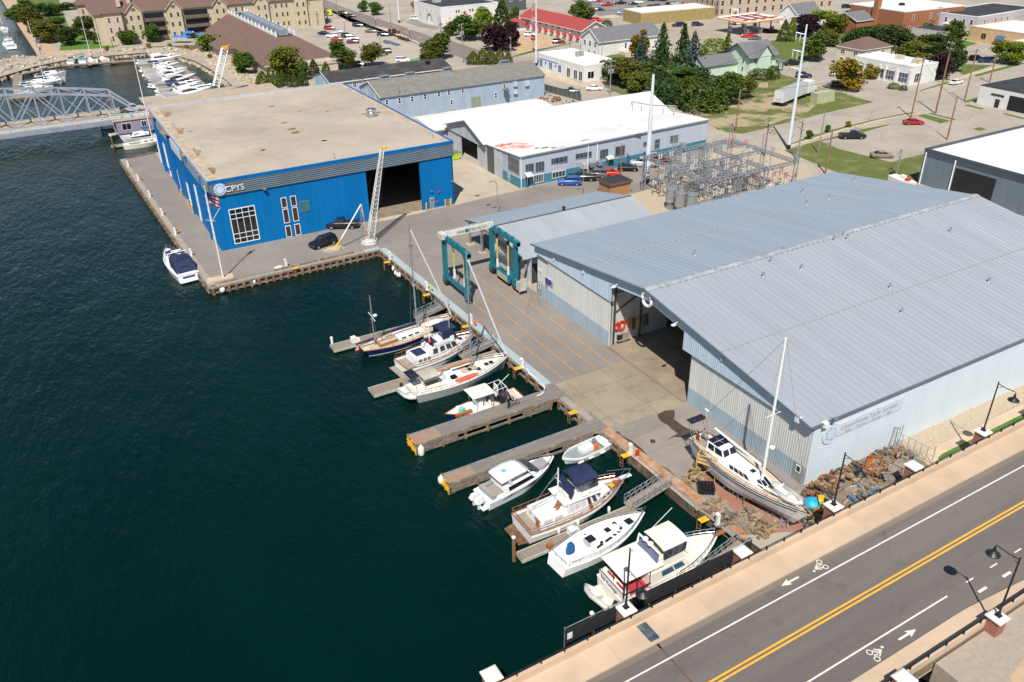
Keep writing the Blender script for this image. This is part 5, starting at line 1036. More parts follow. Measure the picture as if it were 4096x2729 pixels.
# generator, hoses inside the shed doorway
P=g('q',1118,945);t=thing('welding_set','grey generator set on a black base just inside the shed doorway','generator',P);MB().bx(-.9,.9,-.5,.5,.15,1.3).build('housing',mat('olive_grey_case',(.3,.27,.2),.5),t);MB().bx(-1,1,-.6,.6,0,.15).build('skid',M_black,t);MB().bx(-.95,-.3,-.52,.52,.5,1.2).build('grille',M_black,t)
for u,v,m,l,h in((1075,815,M_red,'red hose coil hung on the inner shed wall',.45),(1112,805,M_red,'large red hose coil hung on the inner shed wall',.55)):
 P=gp('q',u,v,1,DL+.0);q=MB();q.tube([(h*math.cos(a),0,h*1.1*math.sin(a))for a in[i*.4 for i in range(17)]],.12,6);tag(q.build('hose_coil',m,None,(P.x,DL-.12,P.z)),l,'hose coil')
rs=random.Random(11)
for i,(u,v,m,w_)in enumerate(((1180,800,M_orange,'orange'),(1215,800,mat('black_strap',(.03,.03,.03),.8),'black'),(1250,790,M_yellow,'yellow'),(1275,785,mat('green_strap',(.03,.25,.2),.7),'green'),(1305,775,mat('olive_strap',(.2,.17,.06),.8),'olive'),(1330,765,mat('black_strap',(.03,.03,.03),.8),'last black'))):
 P=gp('q',u,v,1,DL);q=MB();x_=P.x;
 for k in range(3):q.bar((x_+k*.18,DL-.08,P.z+.9),(x_+k*.18+rs.uniform(-.2,.2),DL-.08,P.z-.8),.09,.04)
 q.bar((x_-.1,DL-.08,P.z+.9),(x_+.5,DL-.08,P.z+.9),.06);tag(q.build('lifting_strap',m),w_+' lifting strap hanging on the inner shed wall','strap','lifting straps on the shed wall')
 # ================================================================ BOATS  (stern at the origin, bow towards +x, waterline z = 0)
M_hnavy=mat('navy_hull',(.008,.02,.085),.15,var=.1);M_boot=mat('red_boot_stripe',(.22,.03,.02),.4);M_hwhite=mat('white_hull',(.79,.785,.77),.2,var=.05)
M_alu=mat('bare_alloy_hull',(.5,.51,.5),.35,.2,scale=.8,col2=(.42,.43,.43),detail=7);M_hcream=mat('cream_hull',(.79,.745,.65),.22,var=.05)
M_creamdeck=mat('pale_teak_deck',(.62,.50,.36),.6,var=.1,scale=2);M_deckw=mat('nonslip_white_deck',(.74,.72,.67),.6,var=.05,scale=1)
M_hypalon=mat('grey_inflatable',(.5,.485,.45),.6,var=.1);M_cushion=mat('grey_cushion',(.3,.29,.28),.8,var=.1);M_clear=mat('smoky_clear_vinyl',(.10,.11,.13),.12,var=.5,scale=1.2)
M_bluecan=mat('blue_canvas',(.006,.10,.3),.7,var=.2);M_tansail=mat('tan_sail_cover',(.42,.235,.14),.85,var=.2,scale=2);M_solar=mat('solar_panel',(.012,.016,.035),.12);M_inkb=mat('boat_name_ink',(.03,.05,.2),.5)
class Boat:
 def __init__(s,name,label,cat,L_,B,sb,sm,sw,trans=.8,pw=2.2,rake=.8,bul=0.,hm=M_hwhite,boot=M_hwhite,dm=M_deckw,cap=None,tmax=.42,flare=.16,group='boats in the slips',z0=-.3,tr=.0,deckz=None):
  s.t=thing(name,label,cat,(0,0,0),0,group);s.L,s.B=L_,B
  s.par=(sb,sm,sw,trans,pw,tmax,rake);s.bul=bul;N=18;s.N=N
  rings=[[],[],[],[],[]];zl=(z0,0.,.1)
  q=MB();o=0;lev=[]
  for i in range(N+1):
   t=i/N;hb=s.hb(t);zs=s.zs(t);row=[]
   for k,z in enumerate((z0,.0,.11,.11+(zs-.11)*.55,zs)):
    f=max(0,(z-z0)/(zs-z0));e=(1-f)
    w=hb*(1-flare*e-.55*e*e*max(0,t-.45)/.55*1.3);x=t*L_-rake*e*(max(0,t-.5)/.5)**2+tr*e*(1-t)**6
    row.append((x,max(w,.012),z))
   lev.append(row)
  for sgn in(1,-1):
   for i in range(N):
    for k in range(4):
     a,b,c,d=lev[i][k],lev[i+1][k],lev[i+1][k+1],lev[i][k+1];P=[(p[0],sgn*p[1],p[2])for p in(a,b,c,d)]
     q.add(P if sgn<0 else P[::-1],[(0,1,2,3)],1 if k<2 else 0)
  tr_=[(p[0],p[1],p[2])for p in lev[0]];q.add(tr_+[(p[0],-p[1],p[2])for p in tr_[::-1]],[tuple(range(10))[::-1]])
  s.hull=q.build('hull',[hm,boot],s.t,smooth=False)
  for pl in s.hull.data.polygons:pl.use_smooth=pl.index<2*N*4
  d=MB();db=[(t*L_,max(s.hb(t)-.06,.01),s.zs(t)-bul+.01)for t in[i/N for i in range(N+1)]]
  for i in range(N):
   a,b=db[i],db[i+1];d.add([(a[0],-a[1],a[2]),(b[0],-b[1],b[2]),(b[0],b[1],b[2]),(a[0],a[1],a[2])],[(0,1,2,3)])
  s.deck=d.build('deck',dm,s.t)
  c=MB()
  for sgn in(1,-1):
   pts=[(t*L_,sgn*max(s.hb(t)-.03,.0),s.zs(t)+.02)for t in[i/N for i in range(N+1)]]
   for a,b in zip(pts[:-1],pts[1:]):c.bar(a,b,.1,.06)
   if bul:
    for a,b in zip(pts[:-1],pts[1:]):c.bar((a[0],a[1],a[2]-bul/2-.04),(b[0],b[1],b[2]-bul/2-.04),.06,bul,1)
  hb0=s.hb(0);c.bar((.02,-hb0,s.zs(0)+.02),(.02,hb0,s.zs(0)+.02),.12,.08)
  if bul:c.bar((.04,-hb0,s.zs(0)-bul/2-.04),(.04,hb0,s.zs(0)-bul/2-.04),.06,bul,1)
  c.build('cap_rail',[cap or hm,hm],s.t)
 def hb(s,t):
  sb,sm,sw,tr,pw,tm,rk=s.par
  if t<tm:return s.B/2*(tr+(1-tr)*math.sin(t/tm*math.pi/2))
  return s.B/2*(1-((t-tm)/(1-tm))**pw)
 def zs(s,t):
  sb,sm,sw=s.par[:3];return sb*(1-t)**2+2*(2*sm-(sb+sw)/2)*t*(1-t)+sw*t*t
 def dz(s,x):return s.zs(x/s.L)-s.bul+.01
 def cab(s,x0,x1,w0,w1,z0,z1,sa=.15,sf=.4,ins=.12,m=M_gel,name='cabin',parent=None,crown=.06):
  b=[(x0,-w0,z0),(x1,-w1,z0),(x1,w1,z0),(x0,w0,z0)];t=[(x0+sa,-w0+ins,z1),(x1-sf,-w1+ins,z1),(x1-sf,w1-ins,z1),(x0+sa,w0-ins,z1)]
  q=MB();q.add(b+t,[(0,1,5,4),(1,2,6,5),(2,3,7,6),(3,0,4,7)])
  tc=[((t[0][0]+.1),0,z1+crown),((t[1][0]-.1),0,z1+crown)];o=len(q.v);q.v+=tc
  q.f+=[(4,5,o+1,o),(7,o,o+1,6),(5,6,o+1),(4,o,7)];q.m+=[0]*4
  ob=q.build(name,m,parent or s.t);ob['x']=0;del ob['x']
  s.faces=dict(R=(b[0],b[1],t[1],t[0]),F=(b[1],b[2],t[2],t[1]),L=(b[2],b[3],t[3],t[2]),A=(b[3],b[0],t[0],t[3]));return ob
 def pane(s,f,u0,u1,v0,v1,parent,m=M_glass,name='window',off=.015,fr=None):
  a,b,c,d=[Vector(p)for p in s.faces[f]];n_=(b-a).cross(d-a).normalized()*off
  P=lambda u,v:a.lerp(b,u).lerp(d.lerp(c,u),v)+n_
  q=MB();q.quad(P(u0,v0),P(u1,v0),P(u1,v1),P(u0,v1));return q.build(name,m,parent)
 def rail(s,t0,t1,h=.75,n=8,m=M_steel,name='guard_rail',ins=.1,both=True,r=.028,mid=True,top=None,bow=True):
  q=MB();tp=MB()
  for sgn in((1,-1)if both else(1,)):
   pts=[((t0+(t1-t0)*i/n)*s.L,sgn*max(s.hb(t0+(t1-t0)*i/n)-ins,.03),s.zs(t0+(t1-t0)*i/n))for i in range(n+1)]
   (tp if top else q).tube([(p[0],p[1],p[2]+h)for p in pts],r*1.2 if not top else .045,5)
   if mid:q.tube([(p[0],p[1],p[2]+h*.5)for p in pts],r*.7,4)
   for p in pts:q.tube([p,(p[0],p[1],p[2]+h)],r*.8,4)
  q.build(name,m,s.t)
  if top:tp.build('top_rail',top,s.t)
 def mast(s,x,h,r=.11,z=None,m=M_galv,spread=((.45,1.0),(.72,.8)),name='mast',y=0):
  z=s.dz(x)if z is None else z;q=MB();q.tube([(x,y,z-.1),(x,y,h)],r,8,r2=r*.75);o=q.build(name,m,s.t)
  if spread:
   p=MB()
   for k,w_ in spread:p.tube([(x,-w_,z+(h-z)*k),(x,w_,z+(h-z)*k)],.035,5)
   p.build('spreader',m,o)
  st=MB()
  for sgn in(1,-1):
   st.tube([(x,0,h-.1),(x,sgn*spread[0][1]if spread else 0,z+(h-z)*(spread[0][0]if spread else .5)),(x-.1,sgn*(s.hb(x/s.L)-.1),z)],.014,4)
  st.build('shroud',M_steel,o);return o
 def boom(s,x,z,L_,m=M_navy,r=.2,rise=.0):
  q=MB();pts=[(x-L_*i/8,.03*math.sin(i*2),z+rise*i/8)for i in range(9)]
  rr=[]
  for i,p in enumerate(pts):
   k=r*(1.15-.55*i/8);rr.append([(p[0],p[1]+k*.62*math.cos(a),p[2]+k*1.25*math.sin(a))for a in[j*math.pi/4 for j in range(8)]])
  q.loft(rr);return q.build('sail_cover',m,s.t)
 def hatch(s,x,y,z,w=.5,m=M_glass,l=.5,name='hatch'):return MB().bx(x-l/2,x+l/2,y-w/2,y+w/2,z-.02,z+.06).build(name,m,s.t)
 def put(s,x,y,hdg,z=None,sc=1):s.t.scale=(sc,)*3;s.t.location=(x,y,WZ if z is None else z);s.t.rotation_euler=(0,0,R(hdg));return s.t
def vault(mb,x0,x1,w,z0,z1,m=0,n=6,crown=.18,sk=0.):
 "canvas top: crowned roof slab on x0..x1"
 a=[];
 for i in range(n+1):
  y=-w+2*w*i/n;a.append((y,z1-crown*(abs(y)/w)**2.2))
 for k,dz in((0,0),(1,-.05)):
  o=len(mb.v)
  for y,z in a:mb.v+=[(x0,y,z+dz-.04),(x1+sk,y,z+dz)]
  for i in range(n):mb.f.append((o+2*i,o+2*i+1,o+2*i+3,o+2*i+2)if not k else(o+2*i,o+2*i+2,o+2*i+3,o+2*i+1));mb.m.append(m)
 return mb
def mh(P,c,u,v):return hz(c,u,v,P)
def radar(b,x,y,z,m=M_white):q=MB();q.lathe([(.22,0),(.3,.06),(.3,.2),(.18,.27)],(x,y,z),12);return q.build('radar_dome',m,b.t)
# --- 1 navy ketch
b=Boat('ketch','navy hulled ketch with varnished trim, two grey masts and navy sail covers','sailboat',14.6,3.9,1.05,.95,1.5,.42,2.0,1.5,hm=M_hnavy,boot=M_hwhite,dm=M_creamdeck,cap=M_teak,tr=.9)
b.put(28.5,91.0,5.5,sc=.97)
c=b.cab(5.2,9.6,1.05,.7,1.0,1.42,.1,.5,.12,M_gel,'coachroof')
for u in(.1,.36,.62):b.pane('R',u,u+.17,.25,.75,c);b.pane('L',u,u+.17,.25,.75,c)
for x in(6.3,7.7):b.hatch(x,0,1.48,.5,M_creamdeck)
q=MB();q.bx(2.3,5.1,-1.0,1.0,1.02,1.3);q.build('cockpit_coaming',M_teak,b.t);q=MB();q.bx(2.5,5.0,-.82,-.3,1.31,1.36);q.bx(2.5,5.0,.3,.82,1.31,1.36);q.build('cockpit_seat',mat('tan_cushion',(.55,.42,.3),.8),b.t)
MB().bx(2.5,5.0,-.3,.3,1.302,1.33).build('cockpit_sole',M_deckteak,b.t);q=MB();q.tube([(3.0+.0,.45*math.cos(a),1.75+.45*math.sin(a))for a in[i*.52 for i in range(13)]],.03,5,cap=False);q.tube([(3,0,1.3),(3,0,1.8)],.06);q.build('steering_wheel',M_steel,b.t)
P=b.t.matrix_basis@Vector((8.6,0,1.2+1.15));h1=mh((29.0+8.6*math.cos(R(4.5)),91.0+8.6*math.sin(R(4.5))),'f',755,430)-WZ
h2=mh((29.0+2.0,91.2),'h',480,48)-WZ
b.mast(8.6,h1,.13,1.42);b.mast(2.0,h2,.09,1.1,spread=((.5,.6),),name='mizzen_mast');b.boom(8.4,2.3,5.0,M_navy,.2);b.boom(1.9,2.0,2.6,M_navy,.14)
q=MB();q.tube([(8.8,0,h1-.6),(14.2,0,1.75)],.1,7);q.build('furled_jib',M_white,b.t);radar(b,2.45,0,h2*.62);q=MB();q.tube([(2,-1.0,h2*.6),(2,1.0,h2*.66)],.04);q.build('wind_vane_arm',M_white,b.t)
q=MB();q.loft([[(x,y*w,1.45+z*w*.5)for y,z in((-.55,0),(-.4,.55),(.4,.55),(.55,0))]for x,w in((9.9,.55),(10.3,1),(12.0,.95),(12.8,.4))]);tag(q.build('upturned_dinghy',M_white,b.t),'white dinghy lashed upside down on the ketch foredeck','dinghy');
for o_ in b.t.children:
 if o_.name.startswith('upturned'):o_.parent=None;o_.matrix_world=Matrix.Translation((28.5,91.0,WZ))@Matrix.Rotation(R(5.5),4,'Z')@Matrix.Scale(.97,4)
q=MB();q.tube([(-.1,0,1.2),(-.6,0,1.9)],.025);fl_=q.build('ensign_staff',M_teak,b.t);q=MB()
for j in range(5):q.bx(-.95+.08*j,-.35,-.03+.02*j,.0+.02*j,1.0+.16*j,1.16+.16*j,j%2)
q.build('ensign',[mat('flag_red',(.5,.02,.04),.8),M_white],fl_);b.rail(.06,.97,.6,9)
# --- 2 white trawler with navy canopy
b=Boat('trawler_yacht','white trawler yacht with a navy flybridge canopy berthed beside the navy ketch','motor yacht',11.4,4.0,1.15,1.2,2.0,.9,2.3,.9,.35,M_hwhite,M_hwhite,M_deckteak,M_teak);b.put(31.3,84.6,6,sc=.97)
c=b.cab(1.6,3.9,1.45,1.5,.8,1.95,.05,.05,.08,M_gel,'aft_cabin');b.hatch(2.7,0,2.05,1.7,M_navy,1.5,'canvas_cover')
for u in(.15,.45,.72):b.pane('R',u,u+.2,.45,.8,c,M_glassb);b.pane('L',u,u+.2,.45,.8,c,M_glassb)
c=b.cab(3.9,8.6,1.5,1.35,.85,2.75,.1,.9,.16,M_gel,'saloon')
for u in(.05,.32,.56,.78):b.pane('R',u,u+.18,.5,.9,c,M_glassb);b.pane('L',u,u+.18,.5,.9,c,M_glassb)
for u in(.08,.38,.68):b.pane('F',u,u+.25,.35,.9,c)
q=MB();q.bx(4.4,7.4,-1.35,1.35,2.8,2.86);q.bx(6.9,7.5,-1.3,1.3,2.86,3.5);q.bx(4.4,6.9,1.25,1.35,2.86,3.3);q.bx(4.4,6.9,-1.35,-1.25,2.86,3.3);q.build('flybridge',M_gel,b.t);MB().bx(4.2,5.3,-1.2,1.2,2.87,3.0).build('flybridge_mat',M_navy,b.t)
q=MB();vault(q,5.6,7.9,1.25,4.2,4.75);q.build('canopy',M_navy,b.t);q=MB();q.bx(7.35,7.4,-1.15,1.15,3.45,4.6);q.bx(5.8,7.3,-1.2,-1.15,3.3,4.5);q.bx(5.8,7.3,1.15,1.2,3.3,4.5);q.build('canopy_side',M_navy,b.t)
c=b.cab(8.6,10.2,1.15,.6,1.2,1.75,.05,.3,.12,M_gel,'fore_cabin');b.hatch(9.2,0,1.83,.6)
b.mast(4.5,6.6,.08,2.8,M_white,((.7,.4),));radar(b,4.8,0,5.6);b.boom(4.3,3.4,3.4,M_navy,.12);MB().blob((4.1,-.75,3.5),(.25,.25,.28)).build('lifebuoy',M_red,b.t,smooth=True);b.rail(.01,.97,.7,10,top=M_teak)
q=MB();q.tube([(7.1,-.9,3.4),(7.0,-1.0,6.4)],.025,4);q.build('whip_antenna',M_white,b.t);MB().bx(-.9,0,-1.6,1.6,.12,.2).build('swim_platform',M_deckteak,b.t)
# --- 3 alloy sloop with tan sail cover
b=Boat('cruising_sloop','bare alloy cruising sloop with a tan sail cover, solar panel and orange paddle board','sailboat',14.2,4.3,1.2,1.15,1.5,.72,2.1,.9,hm=M_alu,boot=M_alu,dm=M_cream,tr=.5);b.put(29.8,78.2,2.5,sc=.97)
c=b.cab(4.9,9.8,1.25,.8,1.15,1.65,.1,1.2,.15,M_gel,'coachroof');c2=b.cab(4.6,6.6,1.15,1.1,1.2,2.25,.1,.75,.18,M_gel,'doghouse')
for f,u0,u1 in(('F',.06,.46),('F',.54,.94),('R',.3,.9),('L',.3,.9)):b.pane(f,u0,u1,.3,.9,c2)
for x,y,z in((10.9,0,1.43),(11.6,.0,1.47),(8.2,.4,1.72),(8.2,-.4,1.72),(9.4,-.55,1.5)):b.hatch(x,y,z,.55)
MB().bx(7.0,9.3,-.75,.75,1.72,1.735).build('nonslip_panel',mat('tan_nonslip',(.5,.4,.29),.8),b.t)
q=MB();q.loft([[(x,y*w*.38,z*.1)for y,z in((-1,0),(-.8,1),(.8,1),(1,0))]for x,w in((0,.2),(.3,.8),(1.5,1),(2.7,.8),(3.2,.15))])
tag(q.build('paddle_board',mat('orange_board',(.85,.10,.01),.4),None,(29.8+5.5,78.2-1.05,WZ+1.27),R(4.5)),'orange paddle board lying along the side deck of the alloy sloop','paddle board')
q=MB();vault(q,1.4,3.6,1.25,2.75,3.1);q.build('bimini',mat('khaki_canvas',(.42,.40,.3),.8),b.t);q=MB()
for x in(1.5,3.5):
 for y in(-1.2,1.2):q.tube([(x,y,1.2),(x,y,2.95)],.025,5)
q.build('bimini_frame',M_steel,b.t)
for k in range(3):MB().bx(.1+.42*k,.48+.42*k,-.2,1.9,2.9,2.95).build('solar_panel',M_solar,b.t)
q=MB()
for y in(-1.2,1.5):q.tube([(.4,y,1.2),(.3,y,2.9),(1.2,y,2.9)],.03,5)
q.build('stern_arch',M_steel,b.t);MB().bx(2.0,4.5,-.6,.6,1.18,1.22).build('cockpit_sole',M_deckteak,b.t);q=MB();q.bx(1.9,4.6,-1.2,-.62,1.2,1.5);q.bx(1.9,4.6,.62,1.2,1.2,1.5);q.build('cockpit_seat',M_cream,b.t)
h1=mh((30.4+8.7,79.45),'f',1280,640)-WZ
b.mast(8.7,h1,.13,1.65,spread=((.35,.9),(.6,.8),(.8,.6)));b.boom(8.5,2.75,5.2,M_tansail,.24);q=MB();q.tube([(8.9,0,h1-1.0),(13.9,0,1.9)],.11,7);q.build('furled_jib',M_white,b.t);b.rail(.05,.97,.62,10)
def dinghy(label,x,y,z,hdg,L_=2.9,outb=True,tilt=0):
 t=thing('inflatable_dinghy',label,'dinghy',(x,y,z),R(hdg),'inflatable dinghies');q=MB();w=.62;pts=[(0,-w,.2),(L_*.6,-w,.2),(L_*.85,-w*.62,.26),(L_,0,.32),(L_*.85,w*.62,.26),(L_*.6,w,.2),(0,w,.2)]
 q.tube(pts,.24,8);q.build('tube',M_hypalon,t,smooth=True);q=MB();q.add([(p[0],p[1]*.9,.12)for p in pts],[tuple(range(7))]);q.bx(0,.06,-w,w,.1,.5);q.build('floor',M_white,t)
 MB().bx(L_*.4,L_*.5,-w,w,.28,.34).build('thwart',M_hypalon,t)
 if outb:q=MB();q.bx(-.3,.0,-.14,.14,.45,.9);q.bx(-.25,-.1,-.06,.06,-.2,.5);q.build('outboard_motor',M_black,t)
 t.rotation_euler=(R(tilt),0,R(hdg));return t
dinghy('grey inflatable dinghy hung across the stern of the alloy sloop',29.3,79.4,WZ+.75,-81,2.8)
# --- 4 navy launch with hardtop (bow to the left)
b=Boat('open_launch','open launch with a dark blue hull, cream hardtop and three people aboard','motor boat',10.0,3.1,.95,.95,1.45,.88,2.4,.7,.0,M_hnavy,M_hnavy,M_cream,M_teak);b.put(40.9,71.4,180.5,sc=.98)
q=MB();q.bx(.4,6.4,-1.15,1.15,.97,1.0);q.build('cockpit_sole',mat('pale_sole',(.6,.5,.38),.7),b.t)
q=MB();q.bx(1.4,3.2,-1.1,1.1,1.0,1.35);q.bx(3.0,3.2,-1.1,1.1,1.35,2.0);q.build('engine_well',M_black,b.t);q=MB();q.box((2.2,.3,1.6),(1.0,.8,.4));q.build('engine',mat('engine_iron',(.06,.06,.065),.5),b.t)
q=MB();q.bx(5.3,6.1,-.6,.6,1.0,2.1);q.bx(6.1,7.0,-.55,.55,1.0,1.5);q.build('console',M_gel,b.t);MB().bx(5.95,6.12,-.55,.55,2.1,2.6).build('windscreen',M_glassb,b.t);MB().bx(4.4,5.0,-.9,.9,1.0,1.75).build('helm_seat',M_gel,b.t)
q=MB();vault(q,4.0,6.9,1.25,3.0,3.15,crown=.08);q.build('hardtop',M_cream,b.t);q=MB()
for x in(4.2,6.3):
 for y in(-1.05,1.05):q.tube([(x,y,1.0),(x,y,3.0)],.04,5)
q.build('hardtop_post',M_steel,b.t);q=MB();q.tube([(5.2,0,3.1),(5.2,0,3.75)],.14);q.build('mast_stub',M_white,b.t);q=MB();q.tube([(4.3,.9,3.1),(1.9,.9,4.7)],.03);q.build('whip_antenna',M_white,b.t)
q=MB();q.tube([(1.5,-1.1,1.0),(2.3,-.9,3.1),(2.3,.9,3.1),(1.5,1.1,1.0)],.05);q.tube([(2.3,-.9,3.1),(4,-.9,3.0)],.03);q.tube([(2.3,.9,3.1),(4,.9,3.0)],.03);q.build('radar_arch',M_white,b.t);MB().bx(2.9,3.0,-1.0,.0,1.2,2.9).build('raised_hatch',M_white,b.t)
q=MB();q.bx(6.9,9.0,.55,1.0,1.0,1.4);q.build('bow_locker',M_teak,b.t);MB().box((8.0,.35,1.6),(.7,.5,.4),.3).build('cushion',mat('aqua_cover',(.2,.6,.5),.7),b.t);MB().blob((8.1,-.25,1.35),(.5,.45,.4)).build('cushion',M_white,b.t,smooth=True)
# --- 5 small white workboat (bow to the left)
b=Boat('workboat','small open white workboat with grey insides beside the pier','motor boat',6.0,2.3,.75,.7,.95,.85,3.2,.5,.18,M_hwhite,M_hwhite,mat('grey_boat_floor',(.24,.29,.30),.7,var=.2),M_white);b.put(44.4,58.75,186)
MB().bx(2.0,3.6,-.45,.45,.6,1.05).build('engine_box',M_white,b.t);MB().bx(0,1.0,-.95,.95,.74,.8).build('stern_deck',M_white,b.t);MB().bx(1.6,2.1,.35,.7,.6,1.2).build('life_jacket',M_orange,b.t);q=MB();q.bx(1.2,1.5,-.5,.0,.6,1.2);q.tube([(1.35,-.2,1.2),(1.35,-.2,1.5)],.06);q.build('helm',M_galv,b.t)
for x in(1.4,3.0,4.4):MB().lathe([(.1,-.35),(.14,0),(.1,.35)],(x,1.2-.02*x,.35),8,axis='x').build('fender',M_white,b.t)
# --- 6 express cruiser
b=Boat('express_cruiser','sleek white express cruiser with twin white outboards beside the rust orange pier end','motor boat',9.6,3.1,.95,1.1,1.5,.93,2.6,.9,hm=M_hwhite,boot=M_hwhite,dm=M_gel);b.put(28.2,57.0,8,sc=.97)
c=b.cab(2.1,6.9,1.35,1.2,1.15,1.75,.0,.8,.1,M_gel,'cabin');
for f in 'RL':b.pane(f,.1,.85,.1,.9,c)
b.faces=dict(F=((5.3,-1.15,2.62),(6.8,-1.05,1.7),(6.8,1.05,1.7),(5.3,1.15,2.62)))
q=MB();q.add([(5.2,-1.15,2.6),(6.8,-1.05,1.72),(6.8,1.05,1.72),(5.2,1.15,2.6)],[(0,1,2,3)]);q.build('windscreen',M_glassb,b.t)
q=MB();n_=9
pr=[(1.7,1.2,2.75),(2.2,1.3,2.85),(3.4,1.33,2.92),(4.6,1.28,2.86),(5.35,1.12,2.62)]
q.loft([[(x,-w,z-.28),(x,-w*.92,z-.08),(x,-w*.5,z),(x,w*.5,z),(x,w*.92,z-.08),(x,w,z-.28),(x,w*.9,z-.34),(x,-w*.9,z-.34)]for x,w,z in pr]);q.build('hardtop',M_gel,b.t,smooth=True);MB().bx(2.6,3.1,-.25,.25,2.91,2.94).build('roof_badge',mat('sky_blue_mark',(.15,.5,.8),.4),b.t)
q=MB()
for sgn in(1,-1):q.bar((3.0,sgn*1.2,1.7),(2.6,sgn*1.25,2.6),.1,.3);q.bar((5.6,sgn*1.2,1.75),(5.2,sgn*1.2,2.5),.1,.15)
q.build('hardtop_pillar',M_gel,b.t);q=MB();q.bx(.5,1.0,-1.2,1.2,.98,1.45);q.bx(1.0,2.3,.75,1.2,.98,1.4);q.build('cockpit_seat',M_cushion,b.t);MB().bx(6.9,8.5,-.75,.75,1.42,1.52).build('sun_pad',M_cushion,b.t);MB().bx(1.0,2.6,-.9,.7,1.0,1.02).build('cockpit_sole',M_deckteak,b.t)
for y in(-.42,.42):q=MB();q.loft([[(x,y-.24*w,z0),(x,y-.2*w,z1),(x,y+.2*w,z1),(x,y+.24*w,z0)]for x,w,z0,z1 in((-1.15,.6,.9,1.2),(-.9,1,.75,1.45),(-.3,1,.8,1.4),(0,.7,.9,1.2))]);q.bx(-.8,-.45,y-.1,y+.1,-.3,.8);q.build('outboard_motor',M_white,b.t);
q=MB();q.bx(-.75,.05,-1.3,-.75,.3,.45);q.bx(-.75,.05,.75,1.3,.3,.45);q.build('swim_platform',M_white,b.t)
for sgn in(1,-1):
 q=MB();q.add([(1.4,sgn*1.5,.62),(5.4,sgn*1.53,.85),(6.2,sgn*1.46,1.15),(3.0,sgn*1.54,.95)],[(0,1,2,3)if sgn<0 else(3,2,1,0)]);q.build('hull_window',M_glass,b.t)
b.rail(.72,.985,.45,6,mid=False)
